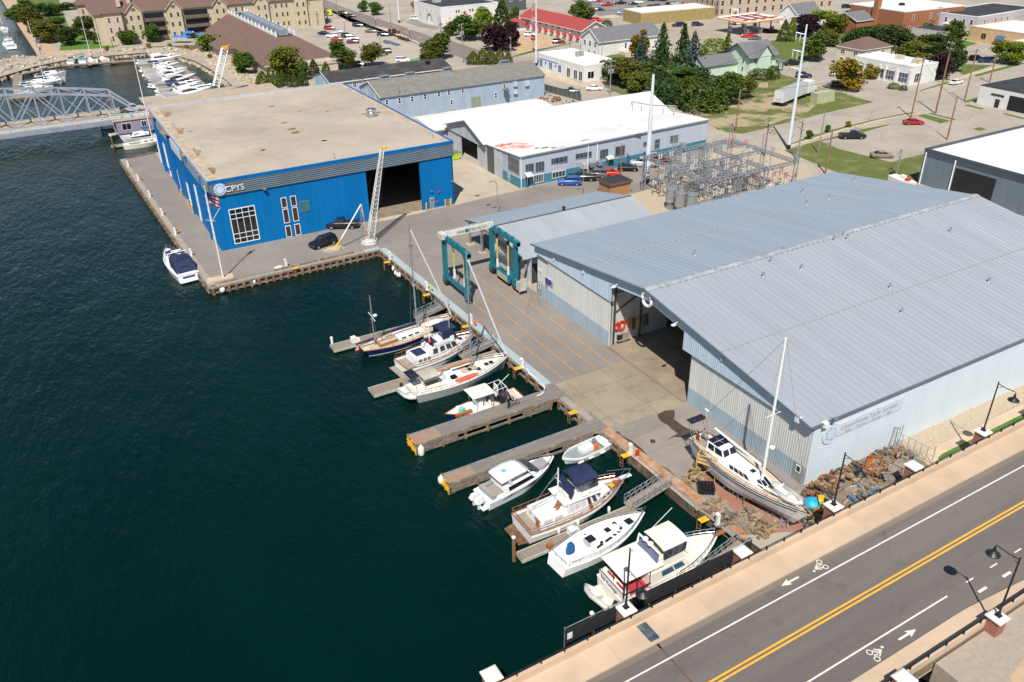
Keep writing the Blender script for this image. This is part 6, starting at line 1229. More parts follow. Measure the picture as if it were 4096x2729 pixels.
# --- 7 wooden trim trawler with navy canopy
def trawler2():
 b=Boat('trawler_yacht','largest wooden railed white trawler yacht with a navy bridge canopy and swim grid','motor yacht',13.2,4.4,1.35,1.35,2.2,.92,2.4,1.0,.4,M_hwhite,M_boot,M_deckteak,M_teak);b.put(29.4,51.3,0,sc=.9)
 c=b.cab(1.5,5.0,1.5,1.6,.95,2.15,.05,.05,.1,M_gel,'aft_cabin');MB().bx(1.44,1.5,-1.2,-.5,1.0,2.0).build('cabin_door',M_teak,b.t)
 for u in(.2,.55):b.pane('A',u,u+.1,.5,.8,c,M_galv);
 for u in(.12,.5):b.pane('R',u,u+.28,.4,.8,c,M_hypalon);b.pane('L',u,u+.28,.4,.8,c,M_hypalon)
 c=b.cab(4.6,9.3,1.6,1.45,1.0,3.0,.1,.8,.14,M_gel,'saloon')
 for u in(.08,.26,.44):b.pane('R',u,u+.15,.42,.9,c,mat('white_blind',(.62,.62,.6),.6));b.pane('L',u,u+.15,.42,.9,c,M_glassb)
 b.pane('R',.66,.76,.02,.92,c,M_teak,'side_door');b.pane('R',.675,.745,.42,.88,c,M_glassb,'door_window',.03);b.pane('R',.82,.93,.42,.85,c,M_glassb)
 for u in(.06,.37,.68):b.pane('F',u,u+.26,.35,.9,c)
 q=MB();q.bx(4.3,9.0,-1.62,1.62,3.02,3.1);q.build('bridge_deck',M_gel,b.t)
 c=b.cab(6.6,9.2,1.45,1.3,3.1,3.85,.0,.5,.08,M_gel,'bridge_coaming');b.pane('R',0,1,.0,.12,c,M_red,'red_stripe');b.pane('F',0,1,.0,.12,c,M_red,'red_stripe')
 q=MB();vault(q,5.9,8.7,1.45,5.05,5.35,crown=.28);q.build('canopy',M_navy,b.t);q=MB();q.add([(5.9,-1.4,4.8),(8.6,-1.4,4.9),(8.75,-1.3,3.8),(6.6,-1.38,3.8)],[(0,1,2,3)]);q.add([(5.9,1.4,4.8),(8.6,1.4,4.9),(8.75,1.3,3.8),(6.6,1.38,3.8)],[(3,2,1,0)]);q.add([(8.62,-1.4,4.9),(8.62,1.4,4.9),(8.8,1.3,3.8),(8.8,-1.3,3.8)],[(0,1,2,3)]);q.build('clear_curtain',M_clear,b.t)
 q=MB();q.add([(5.8,-1.3,4.7),(5.8,1.3,4.7),(5.3,1.35,3.3),(5.3,-1.35,3.3)],[(0,1,2,3)]);q.build('rear_curtain',M_navy,b.t);MB().bx(5.0,5.3,-.9,.9,3.1,3.6).build('bridge_seat',M_cream,b.t)
 q=MB();q.tube([(7.6,-1.52+.0,3.5)]*1+[(7.6+.3*math.cos(a),-1.53,3.45+.3*math.sin(a))for a in[i*.52 for i in range(13)]],.07,6);q.build('life_ring',M_white,b.t)
 b.mast(4.5,6.9,.1,3.1,M_white,((.6,.5),));q=MB();q.tube([(4.4,0,3.6),(1.2,.1,2.9)],.05);q.tube([(4.5,0,6.6),(1.3,.1,2.9)],.02,4);q.build('boom',M_galv,b.t);q=MB();q.bar((3.8,-.5,2.25),(4.3,-.5,3.1),.08,.3);q.bar((3.8,-.9,2.25),(4.3,-.9,3.1),.08,.3);q.build('ladder',M_teak,b.t)
 c=b.cab(9.2,11.2,1.35,.8,1.3,1.95,.05,.35,.12,M_gel,'fore_cabin');b.hatch(10.3,0,2.03,.7,M_white,.7)
 for u in(.2,.6):b.pane('R',u,u+.2,.35,.75,c)
 b.hatch(11.3,-.35,2.0,.55,M_yellow,.6,'yellow_box');q=MB();q.bx(12.6,14.1,-.25,.25,2.15,2.25);q.build('bowsprit',M_white,b.t);q=MB();q.tube([(11.6,-1.1,2.9),(13.6,-.3,2.95),(14.1,0,2.95),(13.6,.3,2.95),(11.6,1.1,2.9)],.03);q.tube([(13.0,-.4,2.2),(13.6,-.3,2.95)],.025);q.tube([(13.0,.4,2.2),(13.6,.3,2.95)],.025);q.build('pulpit',M_steel,b.t);MB().bx(11.9,12.9,-.5,.5,1.78,1.84).build('anchor_deck',M_teak,b.t)
 b.rail(.0,.93,.75,12,top=M_teak);q=MB()
 for k in range(12):q.bx(-1.25+.1*k,-1.18+.1*k,-1.7+.02*(12-k),1.7-.02*(12-k),.16,.22)
 q.bx(-1.2,0,-1.2,-1.1,.1,.16);q.bx(-1.2,0,1.1,1.2,.1,.16);q.build('swim_grid',M_woodbrown,b.t);q=MB()
 q.tube([(-.02,-1.9,2.1),(-.02,1.9,2.1)],.045);q.build('stern_rail',M_teak,b.t)
 for x in(3.2,5.6,9.6):MB().lathe([(.08,-.45),(.17,-.3),(.17,.3),(.08,.45)],(x,-2.28,.75),8).build('fender',M_cream,b.t,smooth=True)
trawler2()
# --- 8 mastless white sloop
b=Boat('mastless_sloop','bright white racing cruiser hull without its mast, with a blue cover in the cockpit','sailboat',11.0,3.75,.95,.98,1.2,.7,1.95,.9,hm=M_hwhite,boot=M_hwhite,dm=M_gel,tr=-.4);b.put(29.9,45.75,5.5,sc=.96)
c=b.cab(3.6,8.6,1.2,.6,.98,1.45,.1,1.3,.25,M_gel,'coachroof')
for u,w_ in((.06,.2),(.34,.22),(.62,.08),(.76,.06)):b.pane('R',u,u+w_,.3,.75,c);b.pane('L',u,u+w_,.3,.75,c)
q=MB();q.bx(3.4,4.3,-.45,.45,1.0,1.55);q.build('companionway',mat('pale_grey_plastic',(.45,.44,.42),.4),b.t);b.hatch(3.95,0,1.58,.8,M_glass,.85);
for x,y,z,w_ in((6.1,.0,1.52,.55),(8.9,.0,1.15,.75),(7.4,.45,1.35,.35),(7.4,-.4,1.35,.35),(4.0,.75,1.4,.35),(4.6,-.8,1.4,.35)):b.hatch(x,y,z,w_,M_glass,w_)
q=MB();q.bx(1.0,3.4,-.55,.55,.97,1.0);q.build('cockpit_sole',M_deckw,b.t);q=MB();q.bx(1.0,3.4,-1.15,-.6,1.0,1.3);q.bx(1.0,3.4,.6,1.15,1.0,1.3);q.build('cockpit_seat',M_gel,b.t);q=MB();q.loft([[(x,y*w,1.3+z*w)for y,z in((-.25,0),(-.2,1.0),(.2,1.0),(.25,0))]for x,w in((1.05,.4),(1.3,1),(1.75,1.05),(2.0,.5))]);q.build('wheel_cover',M_bluecan,b.t)
q=MB();q.tube([(.15,-1.2,1.6),(.15,1.2,1.6)],.03);
for y in(-1.2,-.4,.4,1.2):q.tube([(.15,y,.9),(.15,y,1.6)],.025,4)
q.build('pushpit',M_steel,b.t);b.rail(.03,.97,.6,9);q=MB();q.tube([(10.2,-.45,1.75),(11.1,0,1.85),(10.2,.45,1.75)],.03);q.build('pulpit',M_steel,b.t)
# --- 9 big cream motor yacht
def bigyacht():
 b=Boat('motor_yacht','big cream motor yacht with red aft deck furniture moored beside the screened fence','motor yacht',13.8,4.7,1.6,1.55,2.35,.9,2.3,1.1,.0,M_hcream,M_hcream,M_cream,M_cream);b.put(31.7,40.4,-.5,sc=.87)
 MB().bx(-1.3,.0,-1.9,1.9,.25,.4).build('swim_platform',M_cream,b.t)
 c=b.cab(.15,1.0,2.0,2.05,1.6,2.35,.0,.0,.04,M_hcream,'stern_coaming');MB().bx(.5,3.4,-1.85,1.85,1.7,1.76).build('aft_deck',mat('red_carpet',(.42,.03,.045),.8),b.t)
 for x,y,w_ in((.9,-.9,1.0),(1.0,.7,1.1)):q=MB();q.bx(x-.35,x+.35,y-w_/2,y+w_/2,1.76,2.2);q.bx(x-.4,x-.25,y-w_/2,y+w_/2,2.2,2.6);q.build('red_sofa',mat('red_cushion',(.45,.025,.05),.7),b.t)
 q=MB();q.bx(2.0,2.8,-.5,.5,2.3,2.38);q.bx(2.3,2.5,-.1,.1,1.76,2.3);q.build('teak_table',M_teak,b.t)
 q=MB();vault(q,.25,5.0,2.0,4.0,4.1,crown=.1);q.bx(.3,5,-1.95,1.95,3.86,3.95);q.build('hardtop',M_hcream,b.t);q=MB()
 for x,y in((.45,-1.85),(.45,1.85),(.45,0),(1.9,-1.9),(1.9,1.9),(3.4,-1.9),(3.4,1.9)):q.tube([(x,y,2.2),(x,y,3.9)],.045,5)
 q.build('hardtop_post',M_navy,b.t);q=MB();q.bar((.2,-2.0,2.4),(.2,2.0,2.4),.06,.14);q.bar((.2,-2.02,2.4),(3.4,-2.05,2.4),.06,.14);q.build('navy_trim',M_navy,b.t)
 c=b.cab(3.4,9.0,2.0,1.75,1.6,3.2,.0,1.2,.14,M_hcream,'saloon')
 for u0,u1 in((.32,.62),(.65,.9)):b.pane('R',u0,u1,.42,.86,c,mat('blue_window_cover',(.02,.09,.2),.5));b.pane('L',u0,u1,.42,.86,c,mat('blue_window_cover',(.02,.09,.2),.5))
 for u in(.05,.37,.69):b.pane('F',u,u+.27,.3,.88,c,mat('blue_window_cover',(.02,.09,.2),.5))
 c=b.cab(4.2,8.2,1.75,1.55,3.2,4.05,.0,.7,.1,M_hcream,'flybridge');MB().bx(4.4,7.4,-1.4,1.4,3.9,4.06).build('flybridge_sole',M_navy,b.t)
 q=MB();vault(q,5.1,8.1,1.6,5.3,5.55,crown=.16,sk=.1);q.build('bimini',mat('cream_canvas',(.72,.67,.58),.8,var=.06),b.t);q=MB()
 for sgn in(1,-1):q.add([(5.2,sgn*1.55,5.15),(7.9,sgn*1.5,5.2),(7.9,sgn*1.5,4.05),(5.2,sgn*1.6,4.05)],[(0,1,2,3)])
 q.add([(8.1,-1.5,5.25),(8.1,1.5,5.25),(8.0,1.5,4.05),(8.0,-1.5,4.05)],[(0,1,2,3)]);q.build('clear_curtain',M_clear,b.t);q=MB();q.add([(4.9,-1.5,5.1),(4.9,1.5,5.1),(4.35,1.6,4.0),(4.35,-1.6,4.0)],[(0,1,2,3)]);q.build('rear_curtain',mat('blue_grey_vinyl',(.12,.14,.24),.3),b.t)
 q=MB();q.tube([(4.35,-1.7,3.5),(4.6,-1.65,5.25),(4.6,1.65,5.25),(4.35,1.7,3.5)],.12,6);q.build('radar_arch',M_hcream,b.t)
 for y in(-.2,.6):radar(b,4.55,y,5.33,M_hcream)
 q=MB();q.tube([(5.5,1.3,5.4),(8.8,1.9,6.6)],.03);q.build('whip_antenna',M_white,b.t);MB().bx(9.4,10.0,-.3,.3,2.02,2.1).build('hatch',M_cream,b.t);MB().bx(13.2,14.6,-.25,.25,2.3,2.4).build('anchor_pulpit',M_teak,b.t)
 b.rail(.5,.97,.8,10,top=M_steel);q=MB();q.tube([(13,-.45,3.1),(14.5,0,3.15),(13,.45,3.1)],.035);q.build('pulpit',M_steel,b.t)
 lettering('Sea Cottage',M_inkb,b.t,(-.03,1.45,1.95),(R(90),0,R(-90)),.55,ext=.01)
 q=MB();q.add([(1.0,-2.33,1.1),(3.6,-2.36,1.15),(3.6,-2.36,1.3),(1.0,-2.33,1.25)],[(0,1,2,3)])
bigyacht()
dinghy('grey inflatable tender carried on the swim platform of the big cream yacht',31.1,39.2,WZ+.36,102,3.1,True,24)
# --- 10 yacht standing on the quay
def landyacht():
 b=Boat('laid_up_yacht','long white yacht standing on jack stands beside the shed with its mast up','sailboat',17.2,4.6,1.45,1.35,1.75,.55,2.0,1.6,.12,M_hwhite,M_hypalon,M_creamdeck,M_black,z0=-.7,tr=.9,flare=.22,group='boats laid up ashore')
 b.put(50.3,51.2,-89,1.52,sc=.86)
 k=MB();k.loft([[(x,-w,z0),(x,-w*.3,z1),(x,w*.3,z1),(x,w,z0)]for x,w,z0,z1 in((3.2,.3,-.3,-1.6),(5,1.1,-.6,-1.7),(9,1.1,-.6,-1.72),(11.5,.4,-.4,-1.5))]);k.build('keel',mat('dull_antifoul',(.14,.13,.13),.8),b.t)
 c=b.cab(5.0,11.6,1.4,.95,1.25,1.95,.1,1.4,.16,M_gel,'coachroof')
 for u in(.3,.42,.54,.66):b.pane('R',u,u+.1,.25,.8,c);b.pane('L',u,u+.1,.25,.8,c)
 for u in(.08,.37,.66):b.pane('F',u,u+.25,.2,.85,c)
 c=b.cab(2.9,6.0,1.25,1.15,1.4,2.75,.1,.8,.18,M_gel,'pilot_house');
 for f,u0,u1 in(('F',.06,.46),('F',.54,.94),('R',.1,.45),('R',.52,.95),('L',.1,.45),('L',.52,.95)):b.pane(f,u0,u1,.4,.9,c)
 for x in(3.3,4.2):
  for y in(-.52,.52):MB().bx(x-.38,x+.4,y-.48,y+.48,2.83,2.88).build('solar_panel',M_solar,b.t)
 for k_ in range(5):MB().bx(-.75+.22*k_,-.58+.22*k_,-1.2,1.2,3.5,3.54).build('solar_panel',M_solar,b.t)
 q=MB()
 for y in(-1.1,1.1):q.tube([(.7,y,1.4),(-.1,y,2.6),(-.2,y,3.48)],.04,5);q.tube([(.9,y,1.4),(.2,y,3.48)],.04,5)
 q.build('stern_arch',M_steel,b.t);q=MB();q.tube([(.3,1.0,3.5),(.3,1.0,4.6)],.03);q.box((.3,1.0,4.7),(.6,.15,.2));q.build('wind_generator',M_white,b.t)
 q=MB();q.bx(1.0,2.9,-.8,.8,1.36,1.4);q.build('cockpit_sole',M_deckteak,b.t);MB().box((.9,-.6,1.8),(.5,.12,.9)).build('rust_cushion',mat('rust_cushion',(.25,.05,.03),.8),b.t)
 h1=(mh((50.45,42.1),'k',1947,-225)-1.52)/.86
 h1=max(14.,h1)
 o=b.mast(10.6,h1,.17,1.9,M_white,((.48,1.15),));q=MB();q.lathe([(.26,0),(.3,.1),(.3,.25),(.15,.32)],(10.95,.35,6.1),12);q.build('radar_dome',M_white,o)
 q=MB();q.tube([(10.3,.3,3.2),(2.2,.7,3.35)],.15,8);q.build('boom',M_white,b.t);q=MB();q.tube([(10.8,0,h1-.3),(16.9,0,2.0)],.022,4);q.tube([(10.5,0,h1-.3),(.3,0,3.5)],.02,4);q.build('stay',mat('thin_red_brown_line',(.2,.1,.08),.6),b.t)
 b.hatch(9.2,0,2.05,.55);b.hatch(11.9,.2,1.75,.5);q=MB();q.tube([(11.0,-1.0,1.9),(16.0,-.25,1.95)],.09,6);q.build('whisker_pole',M_white,b.t)
 b.rail(.05,.97,.6,12);q=MB();q.bx(5.0,8.0,-2.3,-2.22,.75,.82);
 for s_ in(1,-1):
  q=MB();pts=[(t*17.2,s_*(b.hb(t)+.0),b.zs(t)-.18)for t in[i/16 for i in range(1,16)]];q.tube(pts,.06,5);q.build('rub_rail',M_black,b.t)
 return b
ly=landyacht()
t=dinghy('cream upturned inflatable lying on the foredeck of the laid up yacht',50.75,40.3,3.0,-89,2.7,False)
q=MB();q.blob((12.2,.4,2.0),(.6,.5,.3));q.build('covered_bundle',M_hypalon,ly.t)
def jack(x,y,label,m):
 t=thing('jack_stand',label,'boat stand',(x,y,0),rnd.uniform(0,2),'jack stands under the laid up yacht');q=MB()
 for k in range(3):a=k*2.09;q.tube([(.55*math.cos(a),.55*math.sin(a),0),(0,0,.95)],.04,5)
 q.build('tripod',m,t);MB().tube([(0,0,.7),(.1,.1,1.5)],.035,5).build('screw',M_rust,t);MB().box((.1,.1,1.52),(.3,.3,.06)).build('pad',M_woodbrown,t)
M_jb=mat('blue_stand_paint',(.1,.2,.35),.6)
for i,(c_,u,v,m,l)in enumerate((('k',1120,950,M_jb,'blue jack stand nearest the ladder'),('k',1390,1180,M_galv,'first grey jack stand under the white yacht'),('k',1470,1240,M_galv,'second grey jack stand under the white yacht'),('k',1550,1300,M_rust,'rusty jack stand under the middle of the yacht'),('k',1800,1400,M_jb,'small blue jack stand near the yacht bow'),('k',1900,1470,M_jb,'blue jack stand standing loose by the yacht bow'),('k',1950,1510,M_galv,'tall grey jack stand standing loose beside the fence'),('k',2080,1480,M_rust,'rusty jack stand right under the yacht bow'))):P=g(c_,u,v);jack(P.x,P.y,l,m)
# --- 11 cruiser by the west quay
b=Boat('sport_cruiser','white sport cruiser with a navy canvas enclosure moored at the west quay','motor boat',11.6,3.7,1.15,1.2,1.7,.92,2.3,.9,hm=M_hwhite,boot=M_hwhite,dm=M_gel);b.put(13.6,127.2,96)
MB().bx(-.9,0,-1.5,1.5,.25,.35).build('swim_platform',M_white,b.t);c=b.cab(4.4,9.2,1.4,.9,1.25,1.9,.0,1.5,.2,M_gel,'cabin')
for f in 'RL':b.pane(f,.25,.8,.3,.75,c)
q=MB();vault(q,1.7,4.2,1.5,2.95,3.1);q.build('canvas_top',M_navy,b.t);q=MB();q.add([(.6,-1.5,1.5),(.6,1.5,1.5),(1.7,1.4,3.0),(1.7,-1.4,3.0)],[(3,2,1,0)]);
for s_ in(1,-1):q.add([(.6,s_*1.55,1.4),(4.4,s_*1.5,1.5),(4.2,s_*1.45,3.0),(1.7,s_*1.45,3.0)],[(0,1,2,3)])
q.build('canvas_side',M_navy,b.t);MB().add([(.95,-.6,1.98),(.95,.6,1.98),(1.45,.6,2.65),(1.45,-.6,2.65)],[(3,2,1,0)]).build('clear_panel',M_glass,b.t)
q=MB();vault(q,4.9,6.6,1.3,3.05,3.2);q.build('fore_canvas',M_navy,b.t);q=MB();q.add([(6.6,-1.2,3.05),(6.6,1.2,3.05),(7.4,1.1,1.95),(7.4,-1.1,1.95)],[(0,1,2,3)]);q.build('windscreen',M_glassb,b.t)
q=MB();q.tube([(4.2,-1.5,1.4),(4.7,-1.4,3.3),(4.7,1.4,3.3),(4.2,1.5,1.4)],.1);q.build('radar_arch',M_white,b.t);MB().bx(4.6,4.9,-.8,.8,3.5,3.65).build('radar_bar',M_white,b.t);radar(b,4.5,.0,3.3);b.rail(.5,.98,.7,8);MB().bx(.05,.5,-1.3,1.3,1.2,1.35).build('stern_seat',M_white,b.t)
q=MB();q.bx(-.02,0,-1.0,.9,.55,.9);q.build('transom_name',M_inkb,b.t)
# --- simple white cruisers of the marina
def cruiser(label,x,y,hdg,L_,B,sail=False,hm=M_hwhite,top=M_gel,mastpx=None,cov=M_navy,fly=True,group='boats in the far marina',name=None):
 if sail:
  b=Boat(name or 'sailing_yacht',label,'sailboat',L_,B,1.0,.95,1.3,.6,2.0,.9,hm=hm,boot=hm,dm=M_deckw,group=group);b.put(x,y,hdg)
  c=b.cab(L_*.35,L_*.72,B*.3,B*.18,1.0,1.45,.1,.8,.12,top,'coachroof')
  for f in 'RL':
   for u in(.15,.5):b.pane(f,u,u+.22,.3,.75,c)
  b.mast(L_*.58,mastpx or L_*1.15,.11,1.4,M_white if mastpx else M_galv);b.boom(L_*.57,2.3,L_*.38,cov,.18);MB().bx(L_*.12,L_*.33,-B*.2,B*.2,1.0,1.05).build('cockpit',M_deckteak,b.t);b.rail(.04,.97,.6,7,mid=False);return b
 b=Boat(name or 'cabin_cruiser',label,'motor boat',L_,B,1.15,1.2,1.8,.92,2.3,.9,hm=hm,boot=hm,dm=M_gel,group=group);b.put(x,y,hdg)
 c=b.cab(L_*.3,L_*.78,B*.4,B*.25,1.2,2.1 if not fly else 2.35,.05,L_*.13,.2,top,'cabin')
 for f in 'RL':b.pane(f,.12,.85,.4,.82,c)
 b.pane('F',.08,.92,.3,.85,c)
 if fly:
  c=b.cab(L_*.3,L_*.55,B*.34,B*.3,2.4,3.0,.1,.6,.1,top,'flybridge');q=MB();q.tube([(L_*.3,-B*.36,2.2),(L_*.26,-B*.3,3.7),(L_*.26,B*.3,3.7),(L_*.3,B*.36,2.2)],.12,6);q.build('radar_arch',M_white,b.t);radar(b,L_*.26,0,3.8)
 else:
  q=MB();vault(q,L_*.2,L_*.45,B*.38,2.9,3.05);q.build('bimini',cov,b.t);q=MB();q.tube([(L_*.2,-B*.36,1.2),(L_*.24,-B*.34,2.9)],.04);q.tube([(L_*.2,B*.36,1.2),(L_*.24,B*.34,2.9)],.04);q.build('bimini_frame',M_steel,b.t)
 MB().bx(.3,L_*.28,-B*.34,B*.34,1.18,1.25).build('cockpit',M_deckteak if not fly else M_cushion,b.t);MB().bx(-.7,0,-B*.4,B*.4,.2,.32).build('swim_platform',M_white,b.t);b.rail(.5,.98,.6,6,mid=False);return b
def gm_(c,u,v):P=g(c,u,v,WZ);return P.x,P.y
RM=[('white hardtop cruiser at the far end of the right marina row',('a',1270,590),('a',1590,560),True,14),('white cruiser second from the far end, with a red patch aft',('a',1300,660),('a',1640,625),False,11.5),('white flybridge cruiser third from the far end',('a',1330,700),('a',1710,670),True,12.5),
('low white cruiser in the middle of the right row',('a',1370,745),('a',1690,700),True,11),('tallest white sedan cruiser in the right row',('a',1400,810),('a',1760,735),True,14.5),('white express boat with a wake tower',('a',1450,850),('a',1850,800),False,12),
('white cruiser with a tender on its stern',('a',1460,885),('a',1880,835),False,12.5),('long pilothouse motor yacht at the near end of the row',('a',1500,925),('a',1910,855),True,14)]
for i,(l,p_,q_,fl_,L_)in enumerate(RM):
 a,b2=Vector(gm_(*p_)),Vector(gm_(*q_));d=b2-a;cruiser(l,a.x,a.y,math.degrees(math.atan2(d.y,d.x)),L_*1.1,4.3,fly=fl_)
for l,p_,q_,fl_,L_ in(('white speedboat at the top of the left marina row',('a',335,720),('a',545,708),False,9.5),('white cruiser with navy canvas behind the tall mast',('a',300,775),('a',545,765),False,10.5),('white motor boat half hidden by the bridge truss',('a',150,860),('a',420,845),False,11)):
 a,b2=Vector(gm_(*p_)),Vector(gm_(*q_));d=b2-a;cruiser(l,a.x,a.y,math.degrees(math.atan2(d.y,d.x)),L_,3.2,fly=fl_)
a,b2=Vector(gm_('a',185,800)),Vector(gm_('a',540,772));d=b2-a;cruiser('white sailing yacht with a tall white mast in the left marina row',a.x,a.y,math.degrees(math.atan2(d.y,d.x)),12.5,3.7,True,mastpx=19)
for l,p_,hd,L_,kw in(('grey covered pontoon boat on the far marina dock',('a',650,600),75,7.5,dict(fly=False,top=M_hypalon,cov=M_hypalon)),('small teal covered runabout on the far marina dock',('a',762,590),80,5.5,dict(fly=False,top=mat('teal_cover',(.12,.3,.33),.7),cov=mat('teal_cover',(.12,.3,.33),.7)))):x,y=gm_(*p_);cruiser(l,x,y,hd,L_,2.6,**kw)
for l,p_,L_,mp in(('white sloop with a bare mast on the far marina dock',('a',885,600),9.5,15),('small sloop with an orange cover on the far marina dock',('a',990,585),8.5,13.5)):x,y=gm_(*p_);cruiser(l,x,y,97,L_,3.0,True,mastpx=mp,cov=M_orange if 'orange' in l else M_navy)
x,y=gm_('a',110,455);cruiser('white yacht with a dark boot stripe moored below the promenade',x,y,95,14,4.4,hm=M_hwhite,fly=True,group='boats along the promenade')
x,y=gm_('a',55,300);cruiser('sailing yacht behind the promenade motor yacht',x,y,95,11,3.4,True,mastpx=20,group='boats along the promenade')
# far marina docks
for l,a,b2,w_ in(('grey finger dock along the right marina row',('a',1950,860),('a',1560,545),2.6),('grey dock along the far shore of the marina',('a',560,605),('a',1500,540),2.0),('pale dock at the left end of the marina',('a',160,800),('a',165,690),2.6),('curved dock joining the left marina row',('a',165,690),('a',560,605),2.0),('grey dock under the left marina row',('a',60,905),('a',440,880),2.2)):
 A,B2=g(a[0],a[1],a[2],-.5),g(b2[0],b2[1],b2[2],-.5);q=MB();q.bar(A,B2,w_,.3);q.bar(A+Vector((0,0,-.25)),B2+Vector((0,0,-.25)),w_*.8,.3,1);tag(q.build('marina_dock',[M_float if False else m_float,M_rubber]),l,'dock','docks of the far marina')
for i,(u0,v0,u1,v1)in enumerate(((1240,612,1420,600),(1290,668,1480,650),(1330,735,1520,705),(1380,790,1560,760),(1440,860,1600,825),(800,560,830,600),(1030,545,1050,580),(330,690,500,668))):
 A,B2=g('a',u0,v0,-.5),g('a',u1,v1,-.5);q=MB();q.bar(A,B2,1.1,.25);tag(q.build('finger_dock',m_float),['narrow finger dock beside the farthest cruiser of the right row','narrow finger dock behind the second cruiser','narrow finger dock below the third cruiser','narrow finger dock beside the tallest cruiser','narrow finger dock next to the wake tower boat','short finger dock by the teal runabout','short finger dock by the orange covered sloop','finger dock above the left speedboat'][i],'dock','finger docks of the far marina')
 # --- houseboat and the two boats behind the hall
t=thing('houseboat','lilac houseboat with a railed roof terrace behind the blue hall','houseboat',(13.2,224.7,WZ));MB().bx(0,13,0,5.5,-.3,.5).build('pontoon',M_black,t)
w=MB();w.bx(2.2,13,.1,5.4,.5,3.6);wl_=w.build('wall',mat('lilac_siding',(.30,.255,.33),.7,var=.05,scale=.6),t);window(wl_,1,.1,3.4,5.6,1.3,3.0,2,1,two=False);window(wl_,1,.1,8.0,9.2,1.6,3.1,2,1,two=False);window(wl_,1,.1,11.2,12.2,1.6,3.1,two=False)
MB().bx(1.6,13,-.1,5.6,3.6,3.8).build('roof_terrace',mat('tan_terrace_boards',(.55,.38,.23),.8),t);q=MB()
for z in(4.3,4.8):q.tube([(1.7,5.5,z),(1.7,0,z),(13,0,z)],.04,5)
for x in(1.7,4.5,7.3,10.1,13):q.tube([(x,0,3.8),(x,0,4.8)],.045,5)
for y in(2.7,5.5):q.tube([(1.7,y,3.8),(1.7,y,4.8)],.045,5)
q.build('terrace_railing',M_white,t);q=MB();q.bx(0,2.2,0,5.5,.5,.55);q.bar((1.9,.2,.55),(1.6,.3,3.7),.15,.5);q.bx(1.65,1.75,0,.1,.5,3.6);q.build('porch',mat('pale_porch_boards',(.42,.36,.33),.8),t)
for i,(x,l)in enumerate(((4.2,'left aqua garden chair on the houseboat roof'),(6.4,'right aqua garden chair on the houseboat roof'))):
 q=MB();q.bx(-.3,.3,-.3,.3,.3,.38);q.add([(-.3,.3,.3),(.3,.3,.3),(.32,.6,1.0),(-.32,.6,1.0)],[(0,1,2,3),(3,2,1,0)])
 for sx in(-.33,.33):q.bx(sx-.04,sx+.04,-.35,.4,.0,.55)
 tag(q.build('garden_chair',mat('aqua_plastic',(.15,.65,.6),.5),None,(13.2+x,224.7+2.6,WZ+3.8)),l,'chair','aqua chairs on the houseboat')
cruiser('white express boat with a blue canvas behind the blue hall',24.5,218.5,183,9.5,3.0,fly=False,cov=M_bluecan,group='boats behind the blue hall')
cruiser('cream sailing yacht with varnished rails behind the blue hall',15.0,212.2,4,11.5,3.4,True,hm=M_hcream,top=M_cream,mastpx=20,group='boats behind the blue hall')
for x0,x1,y0,y1,l in((12.6,20,213.9,215.3,'grey slip dock beside the cream sailing yacht'),(12.2,15,230.4,232.2,'grey slip dock at the corner of the houseboat')):float_dock(x0,x1,y0,y1,l,-.6)
# ================================================================ BRIDGE FURNITURE, FENCE, DEBRIS YARD, TRUSS BRIDGE
m_brick=bricks('red_pier_brick',(.33,.10,.06),(.26,.075,.05),(.3,.2,.16),1,size=(.24,.085),ms=.012)
m_capst=mat('white_cap_stone',(.72,.68,.6),.7,var=.06)
def parapet(label,y0,y1,x0,x1,out):
 t=thing('bridge_parapet',label,'parapet',(0,0,0));w=MB();strip(x0,x1,y0,y1,1.1,RZ+.8,w);w.build('concrete_wall',M_bwalk,t)
 q=MB();yo=(y1-.12)if out>0 else(y0+.12)
 for z,r in((RZ+1.0,.03),(RZ+1.18,.045)):q.tube([(x0,ry(x0,yo),z),(x1,ry(x1,yo),z)],r,6)
 q.build('black_rail',M_black,t)
 p=MB();x=x0+.5
 while x<x1:p.bx(x-.04,x+.04,ry(x,yo)-.09,ry(x,yo)+.06,RZ+.8,RZ+1.2);x+=2.05
 for k in islands(p)[:90]:k.build('rail_post',M_black,t)
parapet('beige concrete parapet with a black rail on the harbour side of the road',34.85,35.2,-20,130,1)
parapet('beige concrete parapet with a black rail on the far side of the road',20.9,21.2,-20,120,-1)
def pier(x,y,label,lamp=None):
 t=thing('brick_pillar',label,'pillar',(x,y,0),0,'brick pillars along the road')
 MB().bx(-.5,.5,-.5,.5,.3,RZ+1.3).build('brick_shaft',m_brick,t)
 q=MB();q.bx(-.64,.64,-.64,.64,RZ+1.3,RZ+1.44);q.prism([(-.64,-.64),(.64,-.64),(.64,.64),(-.64,.64)],RZ+1.44,RZ+1.52,top=[(-.5,-.5),(.5,-.5),(.5,.5),(-.5,.5)]);q.build('cap_stone',m_capst,t)
